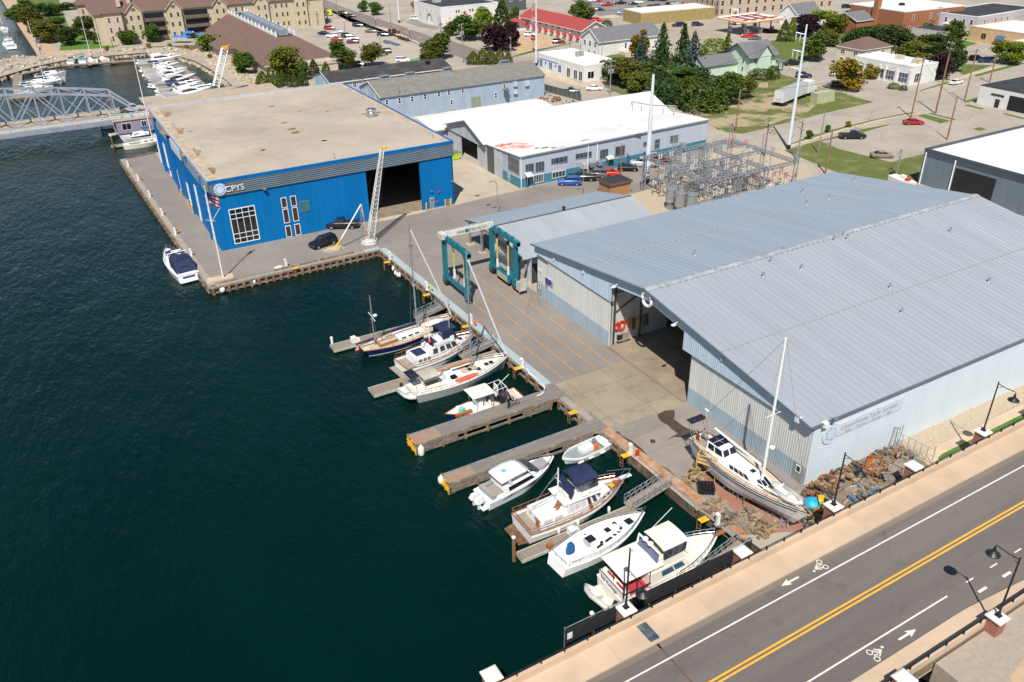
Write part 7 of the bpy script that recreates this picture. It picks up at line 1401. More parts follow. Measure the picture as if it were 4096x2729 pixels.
def road_lamp(x,y,d,label,h=5.75,arm=5.4,cam_=False):
 t=thing('road_lamp',label,'street lamp',(x,y,RZ+1.52),0,'black gooseneck lamps along the road')
 q=MB();q.bx(-.22,.22,-.22,.22,0,.06);q.lathe([(.17,.06),(.15,.3),(.09,.4)],(0,0,0),8);q.tube([(0,0,.3),(0,0,h)],.085,8,r2=.065);q.build('pole',M_black,t)
 q=MB();q.tube([(0,0,arm),(0,d*.9,arm-.08),(0,d*1.75,arm-.02),(0,d*1.8,arm-.18)],.04,6);q.tube([(0,0,arm-.45),(0,d*.5,arm-.1)],.025,5);q.build('arm',M_black,t)
 MB().lathe([(.05,arm-.15),(.09,arm-.3),(.12,arm-.42),(.16,arm-.6),(.3,arm-.7),(.52,arm-.88),(.54,arm-.93),(.3,arm-.93)],(0,d*1.8,0),16).build('lamp_shade',M_black,t)
 if cam_:MB().box((.15,-.15,h-.1),(.3,.3,.35)).build('camera',M_white,t)
 return t
for x,l in((17.7,'brick pillar nearest the bottom edge of the photo'),(29.6,'brick pillar at the end of the screened fence by the cream yacht'),(41.7,'brick pillar without a lamp above the quay gangway'),(52.75,'brick pillar with a lamp beside the blue tarpaulin'),(63.8,'brick pillar without a lamp beside the stacked pallets'),(74.5,'brick pillar with a lamp rising from the grass strip'),(85.6,'brick pillar at the far right end')):pier(x,ry(x,35.65),l)
for x,l in((53.35,'brick pillar with a rust streaked cap and lamp across the road'),(42.6,'brick pillar on the far side at the bottom of the road'),(31.6,'brick pillar on the far side below the photo edge')):pier(x,ry(x,20.45),l)
road_lamp(29.6,ry(29,35.65),-1,'black road lamp whose shade hangs over the cream motor yacht',6.1,3.9,True);road_lamp(52.75,ry(52,35.65),-1,'black road lamp beside the debris yard and blue tarpaulin',5.75,5.55);road_lamp(74.5,ry(74,35.65),-1,'black road lamp over the roadside grass strip',5.75,5.55)
road_lamp(53.35,ry(53,20.45),1,'black road lamp standing on the far side of the road',5.9,5.7);road_lamp(31.6,ry(31,20.45),1,'black road lamp with a white camera at the bottom edge',5.75,4.6,True)
# screened chain link fence over the water
t=thing('screened_fence','chain link fence with a black wind screen outside the harbour side parapet','fence',(0,0,0));y_=36.0
q=MB();q.bx(24.3,43.2,y_-.01,y_+.01,RZ+.0,RZ+1.55);q.build('wind_screen',mat('black_mesh_screen',(.018,.019,.021),.8,var=.3,scale=1.5),t)
q=MB();q.tube([(24.3,y_,RZ+1.75),(43.2,y_,RZ+1.75)],.03,5);q.build('top_rail',M_galv,t)
for i in range(8):MB().tube([(24.3+i*2.7,y_+.05,1.2),(24.3+i*2.7,y_+.05,RZ+1.8)],.04,6).build('fence_post',M_galv,t)
MB().bx(24.5,24.95,y_-.05,y_-.015,RZ+.45,RZ+1.05).build('notice',M_white,t)
t=thing('chain_link_gate','leaning chain link panels and barrier across the end of the debris yard','fence',(0,0,0));q=MB()
A,B2=g('l',1160,760),g('l',1500,930)
for k in range(7):P=A.lerp(B2,k/6);q.tube([P,P+Vector((0,0,1.7 if k<6 else 2.2))],.035,5)
for h in(.1,.9,1.7):q.tube([A+Vector((0,0,h)),B2+Vector((0,0,h))],.03,5)
for u,v in((1110,790),(1140,800),(1190,775)):P=g('l',u,v);q.tube([P,P+Vector((.3,.1,2.6))],.04,5);
P=g('l',1110,790);q.tube([P+Vector((.3,.1,2.5)),g('l',1190,775)+Vector((.3,.1,2.4))],.03)
q.build('panel',M_galv,t)
# pallets, blocks and scrap
m_pal=[mat('grey_pallet_wood',(.30,.25,.20),.9,var=.25,scale=2),mat('tan_pallet_wood',(.36,.26,.165),.9,var=.25,scale=2)]
def pallet(mb,x,y,z,rz,m=0,tilt=0):
 ca,sa=math.cos(rz),math.sin(rz);T=lambda p:(x+p[0]*ca-p[1]*sa,y+p[0]*sa+p[1]*ca,z+p[2]+p[0]*tilt)
 for k in range(7):v=-.45+k*.15;mb.bar(T((-.6,v,.12)),T((.6,v,.12)),.1,.025,m)
 for u in(-.55,0,.55):mb.bar(T((u,-.5,.06)),T((u,.5,.06)),.1,.09,m)
rp_=random.Random(21)
def pal_stack(c,u,v,n_,rz,label,m=0,tilt=0):
 P=g(c,u,v);q=MB()
 for k in range(n_):pallet(q,rp_.uniform(-.06,.06),rp_.uniform(-.06,.06),k*.145,rp_.uniform(-.08,.08),m,tilt)
 tag(q.build('pallet',m_pal,None,P,rz),label,'pallet','pallets in the debris yard')
for a in(('l',1200,985,6,.3,'tall stack of grey pallets nearest the lampless pillar'),('l',1100,1090,5,.9,'stack of dark pallets beside the parapet'),('l',1150,1030,4,.5,'leaning pallets between the two pallet stacks',0,.3),('l',890,1160,1,.45,'single long tan pallet lying flat in the debris yard',1),('l',960,1160,1,.5,'second tan pallet beside the flat one',1),('l',770,1190,2,.2,'grey pallets near the lamp pole foot'),('l',1060,880,2,.7,'grey pallets in the middle of the upper debris row'),('l',1010,910,1,.6,'single grey pallet beside the rusty pan'),('l',1140,830,2,.4,'pallets at the chain link end of the wall'),('l',1250,920,2,.9,'pallets under the grey crate'),('k',1530,1490,3,.6,'stack of weathered pallets among the quayside blocks'),('k',1130,520,1,.2,'tan pallet lying behind the yacht stern by the shed wall',1),('k',1220,1300,1,.3,'flat pallet by the wet gutter and firewood',0)):pal_stack(*a)
def blocks(c,u,v,n_,sx,sy,label,mats,nm='timber_blocking',cat='timber pile',h=3):
 P=g(c,u,v);q=MB()
 for k in range(n_):
  l_,w_=rp_.uniform(.25,1.0),rp_.uniform(.12,.3);x,y=rp_.gauss(0,sx),rp_.gauss(0,sy);zz=max(.1,(1-(x/sx/1.8)**2-(y/sy/1.8)**2))*rp_.random()*.3*h;rz=rp_.choice((0,1.57))+rp_.uniform(-.35,.35)
  q.box((x,y,zz+.1),(l_,w_,rp_.uniform(.15,.28)),rz,rp_.randrange(len(mats)))
 o=q.build(nm,mats,None,P);o['label']=label;o['kind']='stuff';return o
WM=[M_wood,m_pal[1],mat('orange_blocking',(.33,.2,.09),.9,var=.3,scale=3),M_rust,mat('dark_scrap',(.06,.055,.05),.9,var=.4)]
blocks('k',1270,1330,40,.55,.35,'heap of orange and grey blocks beside the wet gutter',WM[:3]);blocks('k',1420,1450,40,.6,.4,'grey square blocks next to the corner pedestal',WM[:1]);blocks('k',1600,1430,40,.6,.4,'weathered timber offcuts behind the corner pallet stack',WM[:2]);blocks('k',1720,1540,64,.85,.5,'broad heap of tan timber blocks close to the parapet',WM[:3])
blocks('k',1090,1085,34,.5,.45,'orange timber blocks stacked below the yellow scaffold',[WM[2],m_pal[1]],h=5);blocks('l',430,1210,60,1.2,.6,'brown timber scraps behind the yacht bow',WM);blocks('l',640,1080,50,1.4,.8,'mixed scrap and boards along the shed corner',WM);blocks('l',800,1020,44,1.2,.7,'dark scrap around the middle of the debris yard',[WM[0],WM[4],WM[3]]);blocks('l',1000,1040,50,1.2,.6,'timber scraps beside the pallet stacks',WM);blocks('l',880,1240,50,1.2,.5,'boards and blue scrap beside the parapet',[WM[0],WM[1],M_jb]);blocks('l',460,1420,44,1.0,.5,'green crate and scraps under the yacht bow',[WM[2],mat('green_crate',(.03,.12,.12),.6),WM[4]]);blocks('l',1080,870,34,1.1,.5,'old grey boards along the shed wall',WM[:1]);blocks('l',1210,880,24,.9,.5,'scraps by the chain link gate',WM)
q=MB();q.bx(-1.1,1.1,-.7,.7,0,.1);q.bx(-1.1,1.1,-.7,-.6,.1,.5);q.bx(-1.1,1.1,.6,.7,.1,.5);q.bx(-1.1,-1,-.6,.6,.1,.5);q.bx(1,1.1,-.6,.6,.1,.5);tag(q.build('rusty_pan',mat('orange_rust',(.36,.11,.03),.85,var=.4,scale=3),None,g('l',970,950),.5),'orange rusty steel pan in the debris yard','metal pan')
q=MB();q.bx(-.9,.9,-.6,.6,0,.08);q.bx(-.9,.9,-.6,-.52,.08,.8);q.bx(-.9,.9,.52,.6,.08,.8);q.bx(-.9,-.82,-.5,.5,.08,.8);q.bx(.82,.9,-.5,.5,.08,.8);tag(q.build('open_crate',M_galv,None,g('l',1275,920),.5),'open grey crate by the chain link gate','crate');tag(copy_tree(bpy.data.objects['open_crate']),'open crate of rusty chain by the shed corner','crate').location=g('l',550,1140);bpy.data.objects['open_crate.001'].data=bpy.data.objects['open_crate'].data.copy();bpy.data.objects['open_crate.001'].data.materials[0]=M_rust
q=MB();q.lathe([(.85,.0),(.8,.35),(.55,.6),(.15,.7)],(0,0,0),14);tag(q.build('blue_tarpaulin',mat('bright_blue_tarp',(.02,.42,.7),.5,var=.2,scale=2),None,g('l',405,1310),.3,smooth=True),'bright sky blue tarpaulin under the yacht bow','tarpaulin');q=MB();q.blob((0,0,.4),(.6,.5,.45));tag(q.build('yellow_tank',M_yellow,None,g('l',475,1290)),'orange yellow tank behind the blue tarpaulin','tank')
t=thing('scaffold','yellow tubular scaffold platform beside the laid up yacht','scaffold',g('k',1205,1060),R(-62));q=MB()
for x in(-1,1):
 for y in(-.45,.45):q.tube([(x,y,0),(x,y,2.9)],.045,5)
for z in(.4,1.0,1.6,2.2,2.85):
 for x in(-1,1):q.tube([(x,-.45,z),(x,.45,z)],.04,5)
for y in(-.45,.45):
 for z in(1.9,2.4,2.85):q.tube([(-1,y,z),(1,y,z)],.04,5)
 q.tube([(-1,y,.3),(1,y,1.9)],.03,5)
q.build('frame',M_yellow,t);MB().bx(-1,1,-.45,.45,1.86,1.93).build('platform',m_pal[1],t)
q=MB()
for k in range(5):q.bx(-.8+k*.33,-.52+k*.33,-.6,.6,0,.85)
tag(q.build('black_drums_pack',M_black,None,g('k',1200,1185),-.6),'strapped pack of black plastic tanks on the grey slab','tank pack')
t=thing('boarding_ladder','grey boarding ladder propped at the stern quarter of the laid up yacht','ladder',g('k',1085,880));q=MB()
for x in(-.25,.25):q.tube([(x,0,0),(x+.4,.5,3.3)],.04,5)
for k in range(9):q.tube([(-.25+.04*k,.05*k,.36*k),(.25+.04*k,.05*k,.36*k)],.03,5)
q.build('rungs',M_galv,t)
# ---------------------------------------------------------------- grey steel truss bridge at the upper left
m_tr=mat('grey_truss_paint',(.30,.33,.38),.5,var=.1)
t=thing('truss_bridge','grey steel through truss road bridge crossing the harbour channel','bridge',(0,0,0));DZ=2.6;y0,y1=230.5,238.5
MB().bx(-60,26.3,y0-.2,y1+.2,DZ-.6,DZ).build('deck',mat('tan_bridge_deck',(.42,.33,.24),.85,var=.1),t)
MB().bx(-60,26.3,y0-4.6,y0-1.0,DZ-.4,DZ+.12).build('footway',mat('pale_footway',(.46,.42,.37),.8,var=.1),t)
MB().bx(-60,26.3,y0-1.0,y0-.2,DZ-1.2,DZ-.1).build('deck_girder',m_tr,t);MB().bx(-60,26.3,y0-4.9,y0-4.6,DZ-.9,DZ+.15).build('edge_girder',m_tr,t)
q=MB()
for z in(.4,.75,1.1):q.tube([(-60,y0-4.75,DZ+z),(26.3,y0-4.75,DZ+z)],.05,5)
x=-60
while x<26:q.tube([(x,y0-4.75,DZ),(x,y0-4.75,DZ+1.15)],.05,5);x+=3.3
q.build('railing',m_tr,t)
NB=8;pw_=5.6;XE=22.0
def th(i):return DZ+(0 if i<=0 else 8.6*(1-(1-min(i,2*NB-i)/NB)**2*.55)if i<2*NB else 0)
for y,nm in((y0,'near_truss'),(y1,'far_truss')):
 top=[(XE-i*pw_,y,th(i))for i in range(0,14)];bot=[(XE-i*pw_,y,DZ)for i in range(0,14)]
 q=MB()
 for i in range(13):
  q.bar(top[i],top[i+1],.42,.5);q.bar(bot[i],bot[i+1],.35,.45)
  if i>0:
   q.bar(bot[i],top[i],.3,.32);
   q.bar(bot[i]if i%2 else top[i],top[i+1]if i%2 else bot[i+1],.24,.26)
   q.bar(top[i]if i%2 else bot[i],bot[i+1]if i%2 else top[i+1],.12,.14)
 q.build(nm,m_tr,t)
q=MB()
for i in range(1,13):
 x,z=XE-i*pw_,th(i);q.bar((x,y0,z),(x,y1,z),.25,.3)
 if i<12:q.bar((x,y0,z),(x-pw_,y1,th(i+1)),.14,.16);q.bar((x,y1,z),(x-pw_,y0,th(i+1)),.14,.16)
q.build('top_bracing',m_tr,t)
q=MB();q.prism([(26.3,225.5),(60,229),(60,248),(26.3,240.5)],-.5,DZ-.02,top=[(26.3,225.5),(60,229),(60,248),(26.3,240.5)]);struct('bridge_approach_road',q,mat('tan_bridge_deck',(.42,.33,.24),.85))
# far leaning lattice boom seen beyond the hall
P=g('a',2000,880);t=thing('lattice_boom','white lattice boom with a yellow head behind the blue hall','crane',(P.x,P.y,0));A=Vector((0,0,2.5))
e_=hz('a',2085,470,P);B2=Vector((4.5,1.0,e_));q=MB();d=(B2-A).normalized();x_=d.cross(Vector((0,1,0))).normalized();yv=x_.cross(d);rings=[]
for k in range(15):
 c_=A.lerp(B2,k/14);w_=.75;rings.append([c_+x_*sx*w_+yv*sy*w_ for sx,sy in((-1,-1),(1,-1),(1,1),(-1,1))])
for j in range(4):q.tube([r[j]for r in rings],.12,4)
for k in range(14):
 for j in range(4):q.tube([rings[k][j],rings[k+1][(j+1)%4]],.07,4)
q.build('boom',M_white,t);q=MB();q.box(B2+Vector((0,0,.3)),(1.5,1.1,.7));q.tube([B2+Vector((0,0,.5)),B2+Vector((1.5,0,.9))],.12);q.build('boom_head',M_yellow,t)
# ================================================================ THE TOWN
m_tanwall=mat('tan_stone_wall',(.52,.44,.31),.85,var=.1,scale=1.5);m_pinkstone=mat('pinkish_stone_wall',(.56,.45,.35),.85,var=.16,scale=2.5,detail=6)
m_brownroof=mat('brown_shingle_roof',(.155,.095,.075),.95,var=.12,scale=1.2,bump=.3,detail=8);m_redroof=mat('red_shingle_roof',(.34,.055,.05),.9,var=.1,scale=1);m_greyroof=mat('grey_house_roof',(.155,.155,.165),.95,var=.12,scale=1.5)
m_blackroof=mat('black_flat_roof',(.035,.037,.042),.85,var=.25,scale=.4);m_wmem=mat('white_flat_roof',(.72,.7,.67),.8,var=.08,scale=.3);m_wallw=mat('white_town_wall',(.68,.67,.65),.8,var=.06,scale=.8)
m_mint=mat('mint_siding',(.54,.66,.54),.8,var=.06);m_obrick=bricks('orange_brick',(.36,.13,.055),(.30,.10,.045),(.3,.17,.1),1,size=(.5,.2),ms=.02);m_lilac=mat('lilac_render',(.50,.46,.50),.85,var=.06);m_peach=mat('peach_block',(.6,.40,.23),.85,var=.06);m_cream2=mat('cream_siding',(.62,.55,.42),.8,var=.06)
def town(name,label,x,y,L_,W_,h,wall,roof,kind='flat',hr=3,ov=.4,rz=0,cat='building',edge=None,axis='x',par=.35):
 "block with its near corner at x, y; L along +x, W along +y before turning by rz"
 t=thing(name,label,cat,(x,y,0),R(rz),None);w=MB();w.bx(0,L_,0,W_,0,h)
 if kind=='gable':
  if axis=='x':
   for xx in(0,L_):w.add([(xx,0,h),(xx,W_,h),(xx,W_/2,h+hr)],[(0,2,1)if xx==0 else(0,1,2)])
  else:
   for yy in(0,W_):w.add([(0,yy,h),(L_,yy,h),(L_/2,yy,h+hr)],[(0,1,2)if yy==0 else(0,2,1)])
 w.build('wall',wall,t);r_=MB();s_=hr/(W_/2 if axis=='x' else L_/2)*ov
 if kind=='flat':
  r_.bx(.3,L_-.3,.3,W_-.3,h,h+.05)
  for a in((-.05,L_+.05,-.05,.3),(-.05,L_+.05,W_-.3,W_+.05),(-.05,.3,.3,W_-.3),(L_-.3,L_+.05,.3,W_-.3)):r_.bx(*a,h,h+par,1)
  r_.build('roof',[roof,edge or wall],t)
 elif kind=='gable':
  for dz in(.03,.2):
   if axis=='x':
    r_.quad((-ov,-ov,h-s_+dz),(L_+ov,-ov,h-s_+dz),(L_+ov,W_/2,h+hr+dz),(-ov,W_/2,h+hr+dz));r_.quad((-ov,W_/2,h+hr+dz),(L_+ov,W_/2,h+hr+dz),(L_+ov,W_+ov,h-s_+dz),(-ov,W_+ov,h-s_+dz))
   else:
    r_.quad((-ov,W_+ov,h-s_+dz),(-ov,-ov,h-s_+dz),(L_/2,-ov,h+hr+dz),(L_/2,W_+ov,h+hr+dz));r_.quad((L_/2,W_+ov,h+hr+dz),(L_/2,-ov,h+hr+dz),(L_+ov,-ov,h-s_+dz),(L_+ov,W_+ov,h-s_+dz))
  r_.build('roof',roof,t);e=MB()
  if axis=='x':
   for y0 in(-ov,W_+ov):e.bar((-ov,y0,h-s_+.1),(-ov,W_/2,h+hr+.1),.1,.25)
   e.bar((-ov,-ov,h-s_+.1),(L_+ov,-ov,h-s_+.1),.1,.2)
  else:
   for x0 in(-ov,L_+ov):e.bar((x0,-ov,h-s_+.1),(L_/2,-ov,h+hr+.1),.1,.25)
   e.bar((-ov,-ov,h-s_+.1),(-ov,W_+ov,h-s_+.1),.1,.2)
  e.build('eaves_board',edge or M_white,t)
 else:
  k=min(L_,W_)/2+ov;a,b=(-ov,-ov),(L_+ov,W_+ov)
  r0,r1=((k-ov,W_/2),(L_-k+ov,W_/2))if L_>=W_ else((L_/2,k-ov),(L_/2,W_-k+ov))
  c_=[(a[0],a[1],h),(b[0],a[1],h),(b[0],b[1],h),(a[0],b[1],h)];p,q=(*r0,h+hr),(*r1,h+hr)
  r_.add(c_+[p,q],[(0,1,5,4),(1,2,5),(2,3,4,5),(3,0,4)]if L_>=W_ else[(0,1,4),(1,2,5,4),(2,3,5),(3,0,4,5)]);r_.bx(a[0],b[0],a[1],b[1],h-.2,h-.02,1);r_.build('roof',[roof,edge or M_white],t)
 return t
def wins(t,ax,val,ss,z0,z1,wd=1.1,out=-1,fm=M_white,gm=M_glass,cols=1,rows=2,name='window',fw=.12):
 for s in ss:window(t,ax,val,s-wd/2,s+wd/2,z0,z1,cols,rows,out,fm,gm,fw,name,two=False)
fr_=lambda n_,L_,m=1.5:[m+(L_-2*m)*i/(n_-1)for i in range(n_)]
# --- resort hotel
hot=thing('resort_hotel','long tan stone hotel with brown hipped roofs, gabled bays and balconies above the marina','building',(27,361,0),0);w=MB();w.bx(0,88,2,16,0,11);w.bx(0,13,16,80,0,11);w.build('wall',m_tanwall,hot)
for x0,y0,x1,y1 in((2.6,0,8.8,5),(-3.2,34,3,40)):MB().bx(x0,x1,y0,y1,0,11.5).build('stone_tower',m_pinkstone,hot)
r_=MB()
def hip(mb,x0,x1,y0,y1,z,hr,ov=.7):
 x0-=ov;x1+=ov;y0-=ov;y1+=ov;k=min(x1-x0,y1-y0)/2
 if x1-x0>=y1-y0:p,q=(x0+k,(y0+y1)/2,z+hr),(x1-k,(y0+y1)/2,z+hr);f=[(0,1,5,4),(1,2,5),(2,3,4,5),(3,0,4)]
 else:p,q=((x0+x1)/2,y0+k,z+hr),((x0+x1)/2,y1-k,z+hr);f=[(0,1,4),(1,2,5,4),(2,3,5),(3,0,4,5)]
 mb.add([(x0,y0,z),(x1,y0,z),(x1,y1,z),(x0,y1,z),p,q],f)
for a in((0,88,2,16,11,5.5),(0,13,4,80,11.05,5.4),(2.6,8.8,0,6,11.5,4),(-3.2,3,34,41,11.5,4)):hip(r_,*a)
bays=(13.5,28,45.5,62,78)
for x in bays:
 r_.quad((x-3.2,.3,10.9),(x,.3,14.2),(x,9,14.2),(x-3.2,9,10.9));r_.quad((x,.3,14.2),(x+3.2,.3,10.9),(x+3.2,9,10.9),(x,9,14.2))
r_.build('roof',m_brownroof,hot)
for x in bays:
 q=MB();q.bx(x-2.7,x+2.7,.8,2.1,0,11);q.add([(x-2.7,.8,11),(x+2.7,.8,11),(x,.8,13.8)],[(0,1,2)]);q.build('gabled_bay',m_tanwall,hot)
 q=MB();q.bar((x-3.3,.5,10.85),(x,.5,14.3),.12,.3);q.bar((x+3.3,.5,10.85),(x,.5,14.3),.12,.3);q.build('barge_board',mat('pale_trim',(.6,.53,.42),.7),hot)
 for z in(1.2,4.8,8.2):wins(hot,1,.8,(x-1.3,x+1.3),z,z+1.7,1.0,fm=m_tanwall)
 wins(hot,1,.8,(x,),11.4,12.6,1.6,fm=m_tanwall,cols=4,rows=1)
for x0 in(19,21.5,34,36.5,39,52,54.5,68,70.5,72.5):
 for z in(1.2,4.8,8.2):wins(hot,1,2,(x0,),z,z+1.7,.95,fm=m_tanwall)
for x0,x1 in((31.5,41),(16.8,24.5)):
 for z in(4.2,7.6,1.0):q=MB();q.bx(x0+.3,x1-.3,1.9,2.02,z,z+2.6);q.build('balcony_recess',M_black,hot);q=MB();q.bx(x0,x1,.9,1.95,z-.25,z);q.bx(x0,x1,.9,.96,z,z+.9);q.build('balcony',mat('dark_balcony',(.14,.11,.09),.7),hot)
for y0,x,yy in((2,2.6,(0,)),(1,-3.2,(34,))):
 for z in(1.5,4.5,8.0):wins(hot,1,yy[0],(x+1.6,x+4.6),z,z+1.9,.8,fm=m_pinkstone)
for y in fr_(9,58,3):
 if not 14<y<24:
  for z in(4.8,8.2):wins(hot,0,0,(y+18,),z,z+1.7,.95,fm=m_tanwall)
for x,y in((13,6),(36,8),(9,4),(60,8)):MB().bx(x-.7,x+.7,y-.7,y+.7,13,17.4).build('chimney',m_pinkstone,hot)
# --- restaurant with a roof well of air conditioners
res=thing('restaurant','sprawling brown roofed restaurant with a row of air conditioners in a white railed roof well','building',(63,264,0),0);w=MB();w.bx(1,23.5,1,40,0,4.3);w.bx(2,22,40,85,0,4.3);w.build('wall',m_pinkstone,res)
r_=MB();e=[(0,0,4.2),(24.5,3,4.2),(24.5,40,4.2),(24.5,86,4.2),(0,86,4.2),(0,40,4.2)];tp=[(9.5,17,9.6),(15.5,17,9.6),(15.5,84,9.6),(9.5,84,9.6)]
r_.add(e+tp,[(0,1,7,6),(1,3,8,7),(3,4,9,8),(4,0,6,9)]);r_.bx(0,24.4,0,.12,4.0,4.2,1)
r_.quad((9.5,17,9.6),(15.5,17,9.6),(15.5,84,9.6),(9.5,84,9.6),2);r_.build('roof',[m_brownroof,M_white,m_blackroof],res)
for x0,x1,y0,y1,hr in((-5,8,38,52,4.5),(-5,7,58,70,4.5)):
 w=MB();w.bx(x0+.5,x1,y0+.5,y1-.5,0,4.2);w.build('wing_wall',m_pinkstone,res);r_=MB();hip(r_,x0,x1+4,y0,y1,4.25,hr);r_.build('wing_roof',m_brownroof,res)
for x in(9.5,15.5):
 q=MB();q.bx(x-.12,x+.12,17,84,9.6,10.5)
 for k in range(14):q.bx(x-.2,x+.2,18+k*5-.2,18+k*5+.2,9.6,11.3)
 q.build('roof_balustrade',M_white,res)
m_ac=mat('grey_blue_unit',(.33,.38,.43),.5,.3,var=.15)
for k in range(11):q=MB();q.bx(11,14,19.5+k*4.6,22.5+k*4.6,9.65,11.6);q.lathe([(.9,11.6),(.9,11.8)],(12.5,21+k*4.6,0),10);q.build('air_conditioner',m_ac,res)
for c_,u,v,L_,W_,l in(('b',300,240,15,9,'brown roofed entrance hall of the restaurant by the car park'),('b',470,225,8,8,'open brown roofed porte cochere with stone posts'),('b',550,205,6,6,'small open pavilion roof beside the porte cochere')):
 P=g(c_,u,v);t=thing('pavilion',l,'pavilion',(P.x,P.y,0));r_=MB();hip(r_,0,L_,0,W_,3.4,3.6);r_.bx(-.6,L_+.6,-.6,W_+.6,3.2,3.38,1);r_.build('roof',[m_brownroof,M_cream],t)
 for x in(.3,L_-.3):
  for y in(.3,W_-.3):MB().bx(x-.4,x+.4,y-.4,y+.4,0,3.2).build('stone_post',m_pinkstone,t)
  # --- painted white building with red stars
t=town('star_building','white building painted with red stars under a black flat roof',153,328,27,27,7.4,m_wallw,m_blackroof,edge=M_white);wins(t,1,0,(7.2,8.4,13.6,14.8),4.9,6.2,1.0);wins(t,0,0,(4,9,12.5,17,21),4.9,6.2,1.1,cols=2)
def star(x,z,r_,ob):
 q=MB();q.add([(x+(r_ if k%2==0 else r_*.42)*math.sin(k*math.pi/5),-.05,z+(r_ if k%2==0 else r_*.42)*math.cos(k*math.pi/5))for k in range(10)],[tuple(range(10))[::-1]]);q.build('painted_star',M_red,ob)
for x,z,r_ in((11,4.7,1.15),(4,3.1,.45),(5.5,2.0,.45),(8.2,2.9,.5),(19,4.0,.5),(17,2.8,.5),(21,4.8,.5),(15.5,3.6,.5),(2.6,1.2,.6)):star(x,z,r_,t)
for y,s_ in((3.2,1),(20,-1)):q=MB();q.add([(-.05,y,4.6),(-.05,y-.9*s_,3.1),(-.05,y-.4*s_,3.1),(-.05,y-1.4*s_,1.2),(-.05,y-.2*s_,2.7),(-.05,y-.7*s_,2.7)],[(0,1,2,3,4,5)if s_<0 else(5,4,3,2,1,0)]);q.build('painted_bolt',M_red,t)
q=MB();q.tube([(-.2,11+2.4*math.cos(a),1.6+2.4*math.sin(a))for a in[i*math.pi/10 for i in range(11)]],.14,6);q.bx(-.1,0,8.9,13.1,0,3.2,1);q.build('arched_gateway',[M_black,M_white],t);q=MB();q.bx(5,8,16,19,7.4,9);q.build('roof_unit',mat('pale_green_unit',(.4,.47,.4),.5),t)
# --- motel
t=town('motel','long white motel with a red roof and two rows of red awnings',178.6,262.5,11,44,4.6,m_wallw,m_redroof,'gable',2.6,.8,axis='y')
for z in(.6,3.0):
 for y in fr_(9,40,2.2):
  window(t,0,0,y-.8,y+.8,z+.2,z+1.3,2,1,two=False);q=MB();q.add([(-.05,y-1,z+1.7),(-.05,y+1,z+1.7),(-.95,y+1.05,z+.95),(-.95,y-1.05,z+.95),(-.05,y-1,z+.9),(-.05,y+1,z+.9)],[(0,3,2,1),(0,4,3),(1,2,5)]);q.build('awning',mat('bright_red_awning',(.62,.02,.02),.7)if z<1 else mat('dull_red_awning',(.32,.03,.03),.7),t)
for x in(2.5,7):window(t,1,0,x-1,x+1,3.0,4.1,2,1,two=False);q=MB();q.add([(x-1.1,-.05,4.5),(x+1.1,-.05,4.5),(x+1.1,-.8,3.8),(x-1.1,-.8,3.8)],[(0,3,2,1),(0,1,2,3)]);q.build('awning',mat('dull_red_awning',(.32,.03,.03),.7),t)
MB().bx(-7,0,39,46,0,2.8).build('reception',m_wallw,t);q=MB();hip(q,-7.5,.5,38.5,46.5,2.8,1.6);q.build('reception_roof',m_redroof,t);MB().bx(5,6.2,42,43.2,6,8.8).build('chimney',m_obrick,t)
q=MB();q.tube([(0,0,0),(0,0,4.2)],.12);P=g('c',195,470);t2=thing('motel_sign','red motel sign on a red post at the edge of the tan lot','sign',P);q.build('post',M_red,t2);MB().bx(-.3,.3,-1.1,1.1,3.6,5.4).build('sign_board',mat('sign_red',(.5,.04,.05),.5),t2);lettering('MOTEL',M_white,t2,(-.32,.95,4.3),(R(90),0,R(-90)),.6,ext=.01)
# --- white gabled house, white corner building, mint house
t=town('white_house','white gabled house with a long grey roof and grouped gable windows',169.6,238.6,26,11,4.7,m_wallw,m_greyroof,'gable',3.4,.5);wins(t,0,0,(2.3,5.5,8.7),2.6,4.4,1.6,cols=2);wins(t,0,0,(2.5,6),.4,1.6,1.2);wins(t,1,0,(11,15,16.5,20),1.6,3.4,1.1);MB().bx(8,20,-4,0,0,1.0).build('terrace',m_pinkstone,t)
t=town('corner_building','white flat roofed corner building with blue arched windows and rounded corner',142.2,207.6,13,25.5,4.4,m_wallw,m_wmem,edge=M_white,par=.5);mbl=mat('blue_trim_paint',(.04,.16,.42),.5)
for y in(23.6,24.5,17.8,18.7,12.6,13.4):q=MB();q.bx(-.06,.02,y-.32,y+.32,.9,2.6);q.lathe([(.32,-.06),(.32,.0)],(0,y,2.6),14,axis='x');q.build('arched_window',mbl,t)
for y in(21.2,15.4):MB().lathe([(.42,-.05),(.42,.0)],(0,y,2.3),14,axis='x').build('round_window',mbl,t)
MB().bx(-.06,.02,14,25,3.1,3.3).build('blue_band',mbl,t);wins(t,0,0,(1.5,4.2,8.0),.2,3.0,2.0,cols=2,rows=1);wins(t,1,0,(2.6,7.6),.8,3.0,2.4,cols=2,rows=1);q=MB();q.bx(7,8.2,14,15.2,4.45,5.9);q.bx(8.4,9.6,14,15.2,4.45,5.9);q.build('roof_units',M_galv,t)
t=town('mint_house','mint green timber house with a grey roof and a front gable beside tall spruces',188.5,187.6,11,10.5,5.4,m_mint,m_greyroof,'gable',3.2,.8,axis='x',edge=mat('dark_green_trim',(.05,.13,.09),.7));wins(t,0,0,(2.5,7),.9,2.4,1.0);wins(t,0,0,(2.5,7),3.3,4.7,1.0);wins(t,1,0,(2.5,8),3.2,4.7,1.1);wins(t,1,0,(2.5,8),.8,2.3,1.1)
